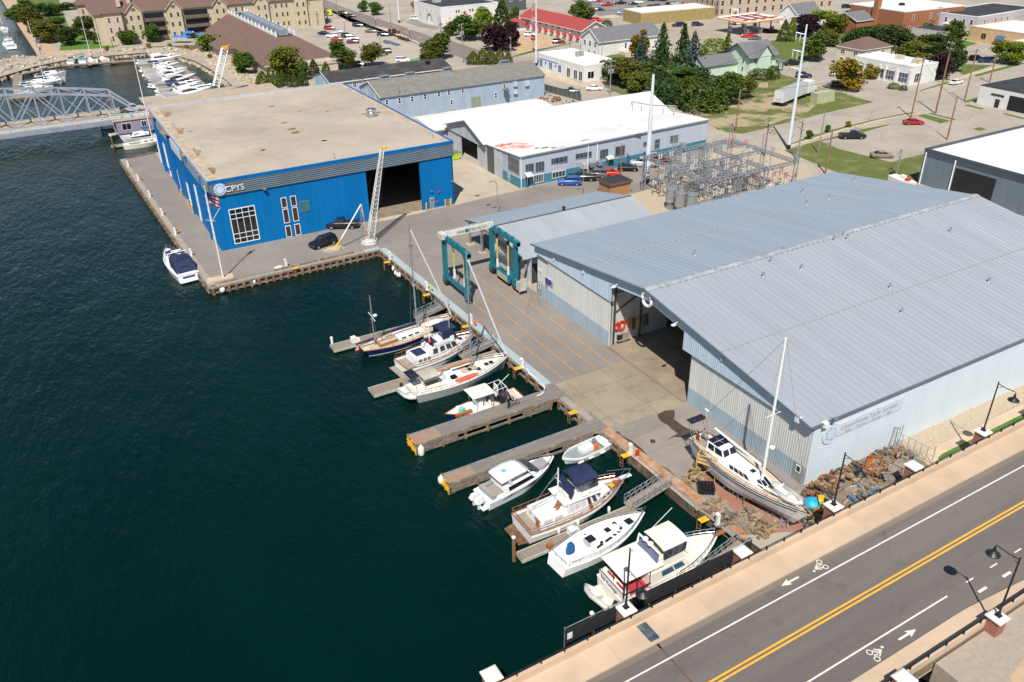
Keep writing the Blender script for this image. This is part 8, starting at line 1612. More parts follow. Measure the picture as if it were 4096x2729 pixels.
w=MB();w.bx(2.5,7.5,-1.2,0,0,5.4);w.add([(2.0,-1.3,5.3),(8,-1.3,5.3),(5,-1.3,8.2)],[(0,1,2)]);w.build('gable_bay',m_mint,t);q=MB();q.quad((1.7,-1.7,5.1),(5,-1.7,8.5),(5,5,8.5),(1.7,5,5.1));q.quad((5,-1.7,8.5),(8.3,-1.7,5.1),(8.3,5,5.1),(5,5,8.5));q.build('gable_roof',m_greyroof,t)
w=MB();w.bx(-13,0,5,11,0,3.4);w.add([(-13,5,3.4),(-13,11,3.4),(-13,8,5.6)],[(0,2,1)]);w.build('side_wing',m_mint,t);q=MB();q.quad((-13.5,4.5,3.1),(.5,4.5,3.1),(.5,8,5.75),(-13.5,8,5.75));q.quad((-13.5,8,5.75),(.5,8,5.75),(.5,11.5,3.1),(-13.5,11.5,3.1));q.build('wing_roof',m_greyroof,t);wins(t,0,-13,(6.8,),1,2.4,1)
MB().bx(11,14,-1,9,2.6,3.0).build('porch_roof',m_greyroof,t);q=MB()
for k in range(6):q.bx(13.6,13.9,-.6+k*1.7,-.4+k*1.7,0,2.6)
q.build('porch_posts',mat('dark_green_trim',(.05,.13,.09),.7),t)
# --- filling station
t=thing('petrol_canopy','white filling station canopy with an orange band and red roof beams','filling station',(236,239,0));q=MB();q.bx(0,19,0,15.5,4.7,4.85);q.bx(0,19,-.1,0,4.6,5.6);q.bx(-.1,0,0,15.5,4.6,5.6);q.bx(0,19,15.5,15.6,4.6,5.6);q.bx(19,19.1,0,15.5,4.6,5.6);q.build('canopy',M_white,t);q=MB();q.bx(-.2,19,-.2,-.11,4.75,5.15);q.bx(-.2,-.11,-.1,15.5,4.75,5.15);q.build('orange_band',mat('orange_fascia',(.8,.32,.01),.5),t);q=MB()
for x in(2.5,7,12,16.5):q.bx(x-.2,x+.2,.5,15,4.9,5.3)
for y in(3,12):q.bx(.5,18.5,y-.2,y+.2,5.3,5.6)
q.build('roof_beams',mat('red_brown_beam',(.3,.06,.04),.7),t)
for x in(3,10,16):
 for y in(3,12):MB().bx(x-.2,x+.2,y-.2,y+.2,0,4.7).build('post',M_galv,t);q=MB();q.bx(x+.8,x+1.6,y-.4,y+.4,.1,2.1);q.bx(x+.78,x+.82,y-.3,y+.3,1.2,1.9,1);q.build('pump',[M_white,M_red],t)
P=g('c',1990,150,0);t=thing('fuel_sign','white fuel price sign with a yellow shell behind the canopy','sign',(252,262,0));MB().bx(-.3,.3,-1.9,1.9,2.5,6.5).build('sign_box',M_white,t);q=MB();q.add([(-.34,.1,4.2)]+[(-.34,.1+1.0*math.cos(a),4.4+1.1*math.sin(a))for a in[math.pi*k/8 for k in range(9)]],[tuple(range(10))[::-1]]);q.build('shell_emblem',M_yellow,t);MB().bx(-.34,-.3,-1.5,-.5,3.2,5.6).build('price_panel',M_red,t)
t=town('station_shop','low black roofed shop beside the filling station canopy',262,232,18,13,3.8,M_white,m_blackroof,edge=M_white)
# --- houses and shops to the right
t=town('cream_house','cream two storey house with a brown roof behind the yellow maple',224,176,13,10,5.6,m_cream2,m_brownroof,'hip',2.6);wins(t,0,0,(2.5,7.5),3.4,4.8,1.8,cols=2);wins(t,0,0,(2.5,7.5),.8,2.4,1.4);wins(t,1,0,(3,9),3.4,4.8,1.8,cols=2);wins(t,1,0,(3,6,9),.8,2.3,1.2)
t=town('white_shop','white painted brick shop on the street corner with big windows',216.3,152.4,11,20,5.0,m_wallw,m_wmem,edge=M_white);
for y,w_ in((2.5,3),(7,3),(9.6,1.2)):window(t,0,0,y-w_/2,y+w_/2,.5,3.2,3 if w_>2 else 1,2,fm=M_white,gm=M_glassb,two=False)
for y in(.3,4.8,8.6,10.6):MB().bx(-.35,0,y-.3,y+.3,0,4.2).build('pilaster',m_wallw,t)
window(t,1,0,1.5,4.5,.6,3.2,3,2,gm=M_glassb,two=False);q=MB();q.bx(5,7.6,2,4.4,5.05,6.3);q.bx(6,8,9,11,5.05,6.2);q.build('roof_units',mat('beige_metal',(.52,.44,.35),.6),t)
t=town('brick_building','orange brick two storey building with a white roof and a tall chimney',285,209,32,26,8,m_obrick,m_wmem,edge=M_white,rz=-4);wins(t,1,0,(5,14,23),5,6.9,1.1);wins(t,1,0,(4,12,20,27),1.2,3.0,1.1);MB().bx(-1,1,12,14,0,11.5).build('chimney',m_obrick,t);MB().lathe([(1.2,8),(1.2,8.7),(.5,9)],(14,14,0),10).build('roof_vent',M_black,t)
t=town('lilac_building','lilac and white two storey building with a black roof and an outside stair',305,193,40,18,6.4,m_lilac,m_blackroof,edge=M_white,rz=3);wins(t,0,0,(2,5,8.5,12,15.5),3.6,5.4,1.2);wins(t,1,0,(5,12,16,20),3.4,5.2,1.1);q=MB();q.bar((-2.5,5,0),(-1.2,9,3.4),1.2,.15);q.bx(-2.4,0,9,12,3.3,3.5);q.build('outside_stair',M_white,t)
t=town('peach_school','peach coloured single storey school block with flat roofs and a blue awning',295,168,26,21,4.6,m_peach,m_wmem,edge=m_peach);wins(t,0,0,(15,),1.2,3.2,2.0,fm=m_peach,cols=2,rows=1);q=MB();q.add([(-.05,7,3.2),(-.05,10,3.2),(-1.6,10,2.2),(-1.6,7,2.2)],[(0,3,2,1),(0,1,2,3)]);q.build('blue_awning',mat('blue_awning',(.12,.25,.45),.6),t)
t=town('peach_annexe','peach coloured annexe with dark windows behind the bright street tree',280,140,40,24,4.4,m_peach,m_wmem,edge=m_peach);wins(t,0,0,(5,11,18),1.8,3.0,1.8,fm=m_peach,rows=1)
t=town('tan_block','tall tan rendered block behind the peach school',330,160,30,30,8,mat('tan_render',(.5,.39,.26),.85,var=.06),m_groof,edge=M_galv);wins(t,0,0,(5,12,20),4.6,6.4,1.4,rows=1)
t=town('white_garage','white garage with a dark sloping roof and a dark open bay',212.8,108,22,21.4,4.6,m_wallw,m_blackroof,edge=m_blackroof,par=.15);MB().bx(-.06,.02,8.3,13.2,.02,3.6).build('open_bay',M_black,t);MB().bx(-.07,.02,15.4,16.6,0,2.1).build('door',M_glass,t);wins(t,0,0,(3.5,),1,2.4,2,rows=2,cols=3)
q=MB();q.bx(-.08,0,14.6,18.2,2.9,3.15);
for k in range(9):q.bx(-.08,0,14.8+k*.36,14.95+k*.36,2.6+.12*(k%3),3.4)
q.build('dark_wall_ornament',M_black,t)
t=town('grey_warehouse','dark blue grey warehouse with a white roof and an open doorway at the right edge',145.2,62,50,34,6.4,mat('slate_blue_wall',(.14,.18,.21),.6,var=.08,aniso=(2,2,.2)),m_wroof,edge=mat('slate_trim',(.06,.075,.1),.5),par=.5)
MB().bx(-.06,.02,19.0,27.0,.02,4.9).build('open_doorway',M_black,t);MB().bx(-.05,.03,0,33.9,5.5,6.35).build('dark_band',mat('slate_trim',(.06,.075,.1),.5),t)
for y in(33.5,27.3,7.5,6.5):MB().tube([(-.15,y,0),(-.15,y,6.2)],.13,6).build('downpipe',M_white,t)
# --- farther blocks along the top edge
t=town('courthouse','large beige stone courthouse with rows of tall windows at the top edge',262,282,60,30,12,mat('beige_ashlar',(.46,.37,.29),.85,var=.1,scale=1),m_greyroof,edge=m_tanwall,rz=-8);
for z in(1.2,4.6,8.2):wins(t,0,0,fr_(8,30),z,z+2.1,1.4,fm=m_tanwall);wins(t,1,0,fr_(14,60),z,z+2.1,1.4,fm=m_tanwall)
t=town('olive_shop','low olive and cream shop behind the orange trailer',222,284,36,14,4.5,mat('olive_render',(.33,.25,.10),.85),m_wmem,edge=m_cream2,rz=-6)
t=town('brown_shop','dark grey shingled house beyond the star building',192,352,16,12,7,mat('charcoal_siding',(.09,.09,.095),.8),m_greyroof,'gable',3);wins(t,0,0,(3,8),4,5.6,1.2);wins(t,1,0,(3,8,13),4,5.6,1.2)
t=town('grey_cottage','white cottage with a dark grey roof next to the filling station',270,246,13,9,4.6,M_white,m_greyroof,'gable',3.2);wins(t,0,0,(3,6),1.6,3.2,1.0)
t=town('grey_store','grey shingled store between the brick building and the garden trees',276,222,14,12,4.2,m_obrick,m_greyroof,'gable',2.4)
t=town('grey_town_house','grey house at the top edge beyond the motel',215,382,22,14,5,m_lilac,m_greyroof,'gable',3.5)
t=town('beige_wall_yard','low beige block wall around the lot beside the main street',168,372,50,.5,2.8,mat('beige_block',(.42,.34,.25),.85,var=.08),m_peach,cat='wall',par=.02)
t=town('white_brick_shed','tumbledown whitewashed brick shed overgrown with creeper',284,190,11,14,3.6,mat('flaking_whitewash',(.55,.54,.5),.9,var=.25,scale=1.5),m_blackroof,par=.02)
t=town('garden_shed','small tan quonset shed beside the peach school',284,160,5,5,3,m_peach,m_greyroof,'gable',1.2)
t=town('fenced_shed','cream low shed with a white lattice fence behind the cream house',244,184,10,8,3.2,m_cream2,m_brownroof,'gable',1.8)
# ================================================================ VEHICLES AND PEOPLE
m_head=mat('headlamp',(.75,.75,.72),.15);m_tail=mat('tail_lamp',(.4,.01,.01),.25);m_alloy=mat('alloy_wheel',(.45,.46,.48),.35,.7)
CP={k:mat('car_paint_'+k,c,.18,.0,var=.03,spec=.6)for k,c in dict(black=(.01,.011,.013),white=(.78,.78,.77),red=(.38,.012,.015),maroon=(.13,.012,.018),silver=(.42,.44,.46),grey=(.12,.125,.13),blue=(.01,.09,.36),navy=(.012,.025,.07),tan=(.27,.22,.16),brightred=(.6,.015,.01),paleblue=(.25,.36,.48)).items()}
SPEC=dict(sedan=(4.7,1.82,1.44,((-.5,.62,.92),(-.46,.5,1.0),(-.2,.48,1.02),(.14,.46,.98),(.44,.5,.86),(.5,.62,.72)),(-.36,-.18,.08,.24)),suv=(4.7,1.9,1.74,((-.5,.55,1.05),(-.47,.5,1.12),(-.1,.48,1.14),(.2,.46,1.1),(.45,.5,.98),(.5,.62,.82)),(-.49,-.43,.06,.22)),
hatch=(4.2,1.78,1.5,((-.5,.55,.95),(-.46,.5,1.02),(-.1,.48,1.04),(.2,.46,1.0),(.45,.5,.9),(.5,.62,.75)),(-.47,-.36,.06,.24)),pickup=(5.75,2.0,1.88,((-.5,.62,1.15),(-.47,.58,1.18),(-.1,.55,1.2),(.24,.5,1.2),(.46,.52,1.14),(.5,.6,.95)),(-.08,-.05,.14,.25)))
CM={}
def car(kind,col,c,u,v,hd,label,group='parked cars',z=0):
 P=g(c,u,v,z)if c else Vector((u,v,z));L_,W_,H_,st,cb=SPEC[kind];t=thing('pickup_truck' if kind=='pickup' else 'car',label,'pickup truck' if kind=='pickup' else 'car',P,R(hd),group);h=W_/2
 if(kind,col)not in CM:
  ms=[];q=MB();rg=[]
  for x,zl,zb in st:
   k=.93 if abs(x)>.45 else 1;zl=.28 if abs(x)<.45 else .38
   rg.append([(x*L_,-h*k*.96,zl),(x*L_,-h*k,zl+.25),(x*L_,-h*k*.98,zb-.12),(x*L_,-h*k*.9,zb),(x*L_,h*k*.9,zb),(x*L_,h*k*.98,zb-.12),(x*L_,h*k,zl+.25),(x*L_,h*k*.96,zl)])
  q.loft(rg)
  if kind=='pickup':q.bx(-.47*L_,-.1*L_,-h*.8,h*.8,1.2,1.215,1)
  ms.append(('body',q.mesh('body',[CP[col],M_rubber])))
  zb=st[2][2]-.02;a,b,d,e=[k*L_ for k in cb];q=MB();lo,hi=[(a,-h*.88,zb),(e,-h*.88,zb),(e,h*.88,zb),(a,h*.88,zb)],[(b,-h*.72,H_-.06),(d,-h*.72,H_-.06),(d,h*.72,H_-.06),(b,h*.72,H_-.06)]
  q.add(lo+hi,[(0,1,5,4),(1,2,6,5),(2,3,7,6),(3,0,4,7),(4,5,6,7)]);ms.append(('window',q.mesh('window',M_glass)))
  q=MB();q.prism([(b-.08,-h*.75),(d+.08,-h*.75),(d+.08,h*.75),(b-.08,h*.75)],H_-.07,H_,top=[(b+.06,-h*.66),(d-.06,-h*.66),(d-.06,h*.66),(b+.06,h*.66)])
  for s in(-1,1):
   for x0,x1 in((b-.02,a+.06),(d+.02,e-.04),((b+d)/2,(b+d)/2)):q.bar((x0,s*h*.735,H_-.06),(x1,s*h*.89,zb),.07,.05)
  ms.append(('roof',q.mesh('roof',CP[col])))
  for nm,x,m in(('headlight',.485,m_head),('tail_light',-.497,m_tail)):
   for s in(-1,1):q=MB();q.box((x*L_,s*h*.72,.74 if x>0 else .86),(.14,.34,.16));ms.append((nm,q.mesh(nm,m)))
  r_=.36 if kind in('suv','pickup')else .32
  for x in(-.31,.32):
   for s in(-1,1):q=MB();q.lathe([(r_*.7,-.12),(r_,-.1),(r_,.1),(r_*.7,.12)],(x*L_,s*(h-.1),r_),12,axis='y');q.lathe([(r_*.6,-.13),(r_*.6,.13)],(x*L_,s*(h-.1),r_),8,1,axis='y');ms.append(('wheel',q.mesh('wheel',[M_rubber,m_alloy])))
  CM[kind,col]=ms
 for nm,me in CM[kind,col]:link(nm,me,t)
 return t
for a in(('pickup','black','f',165,485,152,'black pickup truck parked against the blue hall'),('suv','black','e',2055,1110,195,'black crossover on the quay below the pickup truck'),
('suv','blue','p',1560,895,146,'bright blue crossover at the front of the office row'),('pickup','black','p',1675,855,146,'black pickup behind the blue crossover'),('suv','grey','p',1795,825,146,'dark grey crossover beside the red coupe'),('sedan','brightred','p',1920,810,-36,'bright red coupe outside the office door'),
('hatch','black','p',2095,765,-34,'black hatchback near the big white pole'),('pickup','silver','p',2240,725,145,'silver pickup behind the big white pole'),('suv','maroon','o',550,585,-30,'dark red car beside the substation corner'),
('pickup','black','c',530,865,-36,'black pickup in the street beyond the scrap yard'),('sedan','white','c',755,830,-33,'white saloon in the street by the dark bushes'),('pickup','black','d',770,1275,-33,'black pickup in the open car park'),('sedan','red','d',1335,1145,-33,'dark red saloon in the open car park'),('sedan','tan','d',1045,1450,-32,'tan saloon on the near edge of the car park'),
('suv','navy','d',325,715,-38,'dark minivan in the street above the lorry'),('hatch','white','d',630,700,-34,'white hatchback under the yellow maple'),('suv','maroon','d',650,800,-38,'maroon crossover in front of the yellow maple'),('sedan','white','d',1725,775,5,'white saloon driving up the street at the right'),('suv','black','d',1910,555,-10,'dark SUV in the school car park'),('suv','navy','d',2000,575,150,'second dark SUV in the school car park'),('suv','black','d',1755,515,150,'dark SUV half hidden by the trees near the school'),('pickup','black','d',225,600,160,'black pickup towing a load of branches'),
('suv','white','c',165,335,-28,'white crossover in the tan motel lot'),('suv','maroon','c',430,400,-30,'maroon crossover in the tan motel lot'),('suv','brightred','c',785,200,-28,'bright red car behind the motel'),
('suv','red','b',680,275,-30,'red SUV at the front of the resort car park'),('sedan','navy','b',625,320,-35,'navy saloon at the left of the resort car park'),('sedan','silver','b',750,305,-30,'silver saloon in the resort car park'),('suv','white','b',700,345,150,'white SUV beside the navy saloon'),('suv','black','b',840,345,-28,'black SUV in the middle of the resort car park'),('sedan','red','b',745,375,150,'red saloon in the second resort row'),('suv','white','b',895,370,-30,'white SUV with a roof rack in the resort car park'),('suv','maroon','b',890,400,150,'dark red SUV under the green tree'),('suv','black','b',940,248,-30,'black SUV nearest the main street'),('sedan','grey','b',1060,300,-32,'dark grey saloon near the main street'),('suv','black','b',1170,335,-30,'black crossover near the puddle'),('suv','navy','b',1185,490,150,'dark SUV beyond the orange tinged tree'),('suv','black','b',945,610,-30,'black van like SUV behind the black roofed shed'),('suv','white','b',1355,570,-35,'white SUV beside the green court'),('suv','maroon','b',1270,308,-38,'maroon pickup driving along the main street'),('suv','black','b',803,138,-30,'first black car at the kerb of the main street'),('sedan','black','b',872,160,-32,'second black car at the kerb of the main street'),('sedan','red','b',370,45,-28,'red car at the hotel entrance'),('suv','black','b',440,55,-28,'black car at the hotel entrance'),('suv','grey','b',575,55,-30,'grey car at the top of the main street'),('suv','white','b',1465,185,-20,'white SUV outside the star building'),('sedan','silver','b',1590,540,-30,'silver car behind the pale tree'),
('suv','white','c',2080,225,-28,'white car under the filling station canopy'),('pickup','brightred','c',2180,345,-33,'red pickup beside the filling station'),('sedan','grey','c',2230,365,150,'dark saloon beside the red pickup'),('suv','navy','c',1705,240,-28,'navy SUV in the cross street'),('suv','navy','c',1525,245,160,'dark blue SUV behind the spruces'),('suv','grey','d',270,95,160,'grey car on the street by the courthouse'),('suv','black','d',725,75,-25,'black car beside the brick building')):car(*a)
CC=['black','navy','silver','red','white','grey','maroon','paleblue'];WH=['in the first row of the town lot','in the second row of the town lot','in the third row of the town lot','in the last row of the town lot']
TL=[(735,20,'silver','hatch'),(785,18,'red','sedan'),(875,55,'red','pickup'),(995,40,'black','pickup'),(1115,45,'navy','sedan'),(1160,32,'white','sedan'),(1290,12,'navy','suv'),(1385,12,'black','suv'),(805,100,'navy','sedan'),(1010,130,'paleblue','sedan'),(1125,105,'white','pickup'),(1180,92,'grey','suv'),(1285,78,'maroon','suv'),(1345,72,'navy','suv'),(1265,110,'navy','sedan'),(1430,55,'black','suv'),(1490,45,'silver','suv'),(1550,62,'white','hatch'),(1620,58,'black','suv'),(1405,92,'grey','sedan'),(1475,82,'maroon','sedan'),(1530,118,'silver','sedan'),(1630,100,'paleblue','suv'),(1590,22,'navy','suv'),(1425,122,'grey','suv'),(1115,130,'black','suv')]
CN={'navy':'navy blue','paleblue':'pale blue'}
for i,(u,v,col,k)in enumerate(TL):car(k,col,'c',u,v,(-30,60)[i>14 and i%2],'%s %s %s, %s'%(CN.get(col,col),{'suv':'SUV','pickup':'pickup','sedan':'saloon','hatch':'small car'}[k],WH[min(3,int(v/36))],('left','middle','right')[min(2,int((u-700)/320))]+('',', by its lamp',', at the row end')[(i in(13,21))+2*(i in(24,16))]),'cars in the town car park')
car('pickup','silver',None,20.5,233.5,-3,'silver pickup leaving the truss bridge','cars on the bridge',2.6)
car('suv','black',None,139.5,76.2,95,'black car parked outside the slate warehouse',z=0);car('suv','grey',None,139.5,70.5,95,'dark car parked nearest the shed ridge',z=0)
# lorry, box trailer, container and small trailers
A,B2=g('d',130,990),g('d',420,870);d=B2-A;t=thing('lorry','white articulated box lorry parked on the vacant lot','lorry',A,math.atan2(d.y,d.x));q=MB();q.bx(0,14.5,0,2.6,1.15,4.05);q.build('trailer_box',mat('dull_white_trailer',(.62,.63,.65),.5,var=.05),t);MB().bx(.0,14.5,.02,2.58,4.05,4.1).build('trailer_roof',mat('grey_trailer_roof',(.36,.37,.38),.6,var=.1),t)
q=MB();q.add([(-.02,.3,2.1),(-.02,2.3,2.1),(-.02,2.0,1.4),(-.02,1.3,1.25),(-.02,.6,1.4)],[(0,1,2,3,4)]);q.build('rear_mark',M_hypalon,t);q=MB();q.bx(15.2,18.6,.1,2.5,.9,3.9);q.build('sleeper_box',M_white,t);q=MB();q.bx(18.6,20.8,.2,2.4,.7,2.0);q.prism([(18.6,.25),(19.5,.25),(19.5,2.35),(18.6,2.35)],2.0,2.9);q.build('cab',M_white,t)
for x in(1.6,2.9,14.0,16.5,17.8,20.0):
 for y in(.15,2.45):MB().lathe([(.3,-.15),(.5,-.13),(.5,.13),(.3,.15)],(x,y,.5),12,axis='y').build('wheel',M_rubber,t)
MB().bx(1,18.5,.9,1.7,.7,1.12).build('chassis',M_black,t)
A,B2=g('d',445,958),g('d',613,930);d=B2-A;t=thing('shipping_container','pale olive shipping container beside the lorry','container',A,math.atan2(d.y,d.x));q=MB();m_ct=mat('pale_olive_container',(.40,.41,.27),.6,var=.08);cpanel(q,(0,0,0),(6.1,0,0),(6.1,0,2.6),(0,0,2.6),.28,.04);q.bx(.02,6.1,.05,2.4,0,2.62);q.build('box',m_ct,t);q=MB();q.bar((0,1.2,0),(0,1.2,2.6),.04);q.bar((0,.5,.1),(0,.5,2.5),.05);q.bar((0,1.9,.1),(0,1.9,2.5),.05);q.build('door_bars',mat('dark_olive',(.2,.2,.13),.6),t)
for c_,u,v,sz,m,l in(('c',1695,150,(7,2.4,3.2),mat('orange_trailer_paint',(.8,.3,.01),.5),'bright orange food trailer behind the filling station'),('c',1478,180,(6.5,2.4,3.0),M_red,'red food trailer in the town car park'),('c',1270,200,(7,2.4,2.9),M_cream,'cream motor caravan beside the red food trailer'),('d',385,105,(4,3,3.2),M_white,'white stall with a red front by the courthouse'),('b',640,145,(6,2.2,2.4),mat('lime_banner',(.6,.8,.02),.6),'lime yellow signboard at the resort entrance')):
 t=thing('trailer' if 'trailer' in l or 'caravan' in l else 'stall',l,'trailer',g(c_,u,v),R(-28));MB().bx(-sz[0]/2,sz[0]/2,-sz[1]/2,sz[1]/2,.5,sz[2]).build('body',m,t);MB().bx(-sz[0]*.2,sz[0]*.2,-sz[1]/2-.06,-sz[1]/2,1.3,2.2).build('hatch',M_black if m is not M_white else M_red,t)
 for x in(-1.2,1.2):MB().lathe([(.35,-.1),(.35,.1)],(x,-sz[1]/2,.36),10,axis='y').build('wheel',M_rubber,t)
 # small craft ashore
b=Boat('trailer_boat','small white fishing boat with red gear on a trailer outside the slate warehouse','motor boat',6.2,2.2,.9,.85,1.1,.9,2.4,.4,group='boats laid up ashore');b.put(140.5,98.5,-98,.9);MB().bx(2.2,3.2,-.4,.4,.85,1.6).build('console',M_white,b.t);MB().bx(3.6,4.4,-.5,.3,1.0,1.35).build('red_tarp',M_red,b.t);MB().bx(-.5,0,-.25,.25,.4,1.4).build('outboard_motor',M_black,b.t);MB().bx(.5,5.5,-.7,.7,-.6,-.4).build('trailer_frame',M_rust,b.t)
P=g('b',1985,965);t=thing('covered_boat','boat under a bright blue cover beside the blue grey barn','covered boat',P,R(4));q=MB();q.loft([[(x,-w,.5),(x,-w*.7,z),(x,w*.7,z),(x,w,.5)]for x,w,z in((-2.6,.3,.9),(-1.8,1,1.2),(0,1.1,1.3),(2,1,1.6),(2.6,.7,2.0))]);q.build('cover',mat('bright_blue_cover',(.01,.22,.6),.5,var=.15),t);MB().bx(-2,2,-.8,.8,.15,.5).build('trailer',M_galv,t)
t=copy_tree(t);place(t,g('b',2165,945),R(8),'small green covered dinghy beside the barn',sc=.55);ch=t.children[0];ch.data=ch.data.copy();ch.data.materials[0]=mat('green_cover',(.02,.3,.12),.6)
q=MB();q.blob((0,0,.6),(1.6,.7,.6));tag(q.build('white_float',M_white,None,g('b',1820,995)),'white upturned float beside the barn','float')
for k in range(8):
 q=MB();
 for j in range(3):q.tube([(.4*math.cos(j*2.1),.4*math.sin(j*2.1),0),(0,0,1.5)],.07,4)
 q.box((0,0,1.7),(.5,.4,.3),0,1);tag(q.build('boat_stand',[M_jb,M_orange],None,g('b',1490+18*k+(70 if k>5 else 0),1045-3*k)),'blue boat stand with an orange pad stored along the barn wall','boat stand','boat stands stored by the barn')
blocks('c',330,940,60,3.5,2.0,'rusty steel frames stacked in the scrap yard',[M_rust,M_rust,M_black,M_orange],'steel_scrap','scrap',5);blocks('c',180,880,40,5,1.2,'pale boards and a boat trailer along the barn end',[M_galv,M_wood],'scrap_boards','scrap',3);blocks('b',1700,1020,50,7,.8,'planks and oddments along the foot of the barn',[M_wood,M_pale],'scrap_planks','scrap',3)
t=thing('yard_fence','grey mesh fence along the street beside the scrap yard','fence',(0,0,0));A,B2=g('c',300,840),g('c',635,930);q=MB();q.quad(A,B2,B2+Vector((0,0,2)),A+Vector((0,0,2)));q.build('mesh_screen',mat('grey_mesh',(.09,.095,.1),.8),t)
for k in range(9):P=A.lerp(B2,k/8);MB().tube([P,P+Vector((0,0,2.2))],.05,5).build('fence_post',M_galv,t)
# people
m_skin=mat('skin',(.45,.26,.18),.6);m_dk=mat('navy_clothes',(.02,.025,.05),.8);m_grey=mat('grey_clothes',(.2,.2,.2),.8);m_hair=mat('brown_hair',(.06,.035,.02),.7)
def person(x,y,z,hd,label,top,legs,sit=False):
 t=thing('person',label,'person',(x,y,z),R(hd),'people at the boatyard');kz=.45 if sit else .88;V={};ed=[];pts=[]
 def J(n_,p,r_,par=None):
  V[n_]=len(pts);pts.append((p,r_));
  if par:ed.append((V[par],V[n_]))
 J('pel',(0,0,kz),.15);J('ch',(.03,0,kz+.42),.17,'pel');J('nk',(.04,0,kz+.6),.06,'ch');J('hd',(.07,0,kz+.75),.1,'nk');J('tp',(.07,0,kz+.84),.085,'hd')
 for s in(-1,1):
  J('sh%d'%s,(.03,s*.2,kz+.5),.075,'ch');J('el%d'%s,(.08,s*.27,kz+.22),.05,'sh%d'%s);J('wr%d'%s,(.28,s*.2,kz+.08),.035,'el%d'%s);J('hn%d'%s,(.38,s*.18,kz+.08),.04,'wr%d'%s)
  if sit:J('kn%d'%s,(.45,s*.14,kz+.02),.075,'pel');J('an%d'%s,(.45,s*.14,.08),.05,'kn%d'%s)
  else:J('kn%d'%s,(.03,s*.11,.47),.075,'pel');J('an%d'%s,(0,s*.12,.08),.05,'kn%d'%s)
  a=pts[V['an%d'%s]][0];J('ft%d'%s,(a[0]+.2,a[1],.05),.045,'an%d'%s)
 me=bpy.data.meshes.new('body');me.from_pydata([p for p,_ in pts],ed,[]);o=link('body',me,t);o.modifiers.new('skin','SKIN');sv=me.skin_vertices[0].data
 for i,(_,r_)in enumerate(pts):sv[i].radius=(r_,r_)
 sv[0].use_root=True;o.modifiers.new('sub','SUBSURF').levels=1;o.modifiers['sub'].render_levels=1
 me2=bpy.data.meshes.new_from_object(o.evaluated_get(bpy.context.evaluated_depsgraph_get()));o.modifiers.clear();o.data=me2;me2.materials.clear()
 for m in(top,legs,m_skin):me2.materials.append(m)
 for f in me2.polygons:c_=f.center;f.material_index=2 if c_.z>kz+.55 or abs(c_.x-.36)<.1 and c_.z>kz-.02 and not sit else(1 if c_.z<kz-.02 else 0);f.use_smooth=True
 MB().blob((.055,0,kz+.86),(.11,.1,.075)).build('hair',m_hair,t);return t
P=g('h',1805,1110,.06);person(P.x,P.y,.06,150,'person in dark navy clothes standing on the pier beside the open launch',m_dk,m_dk);q=MB()
for x in(-.5,.5):q.tube([(x+.33*math.cos(a),0,.34+.33*math.sin(a))for a in[i*.52 for i in range(13)]],.025,5)
q.tube([(-.5,0,.34),(-.15,0,.8),(.35,0,.8),(0,0,.3),(-.15,0,.8)],.025,5);q.tube([(.5,0,.34),(.35,0,.95)],.025,5);q.tube([(.35,-.25,.95),(.35,.25,.95)],.02,5);q.box((-.17,0,.9),(.25,.12,.06));tag(q.build('bicycle',M_black,None,g('h',1850,1095,.06),.1),'black bicycle on the pier behind the standing person','bicycle')
person(37.5,71.0,WZ+1.0,20,'person in a white top and dark shorts standing in the launch',M_white,m_dk);person(36.2,70.7,WZ+1.0,-60,'person in a dark top bending by the launch console',m_dk,m_dk);person(50.3,50.2,2.75,-80,'person in a grey top sitting on the stern of the laid up yacht',m_grey,M_jb,True)
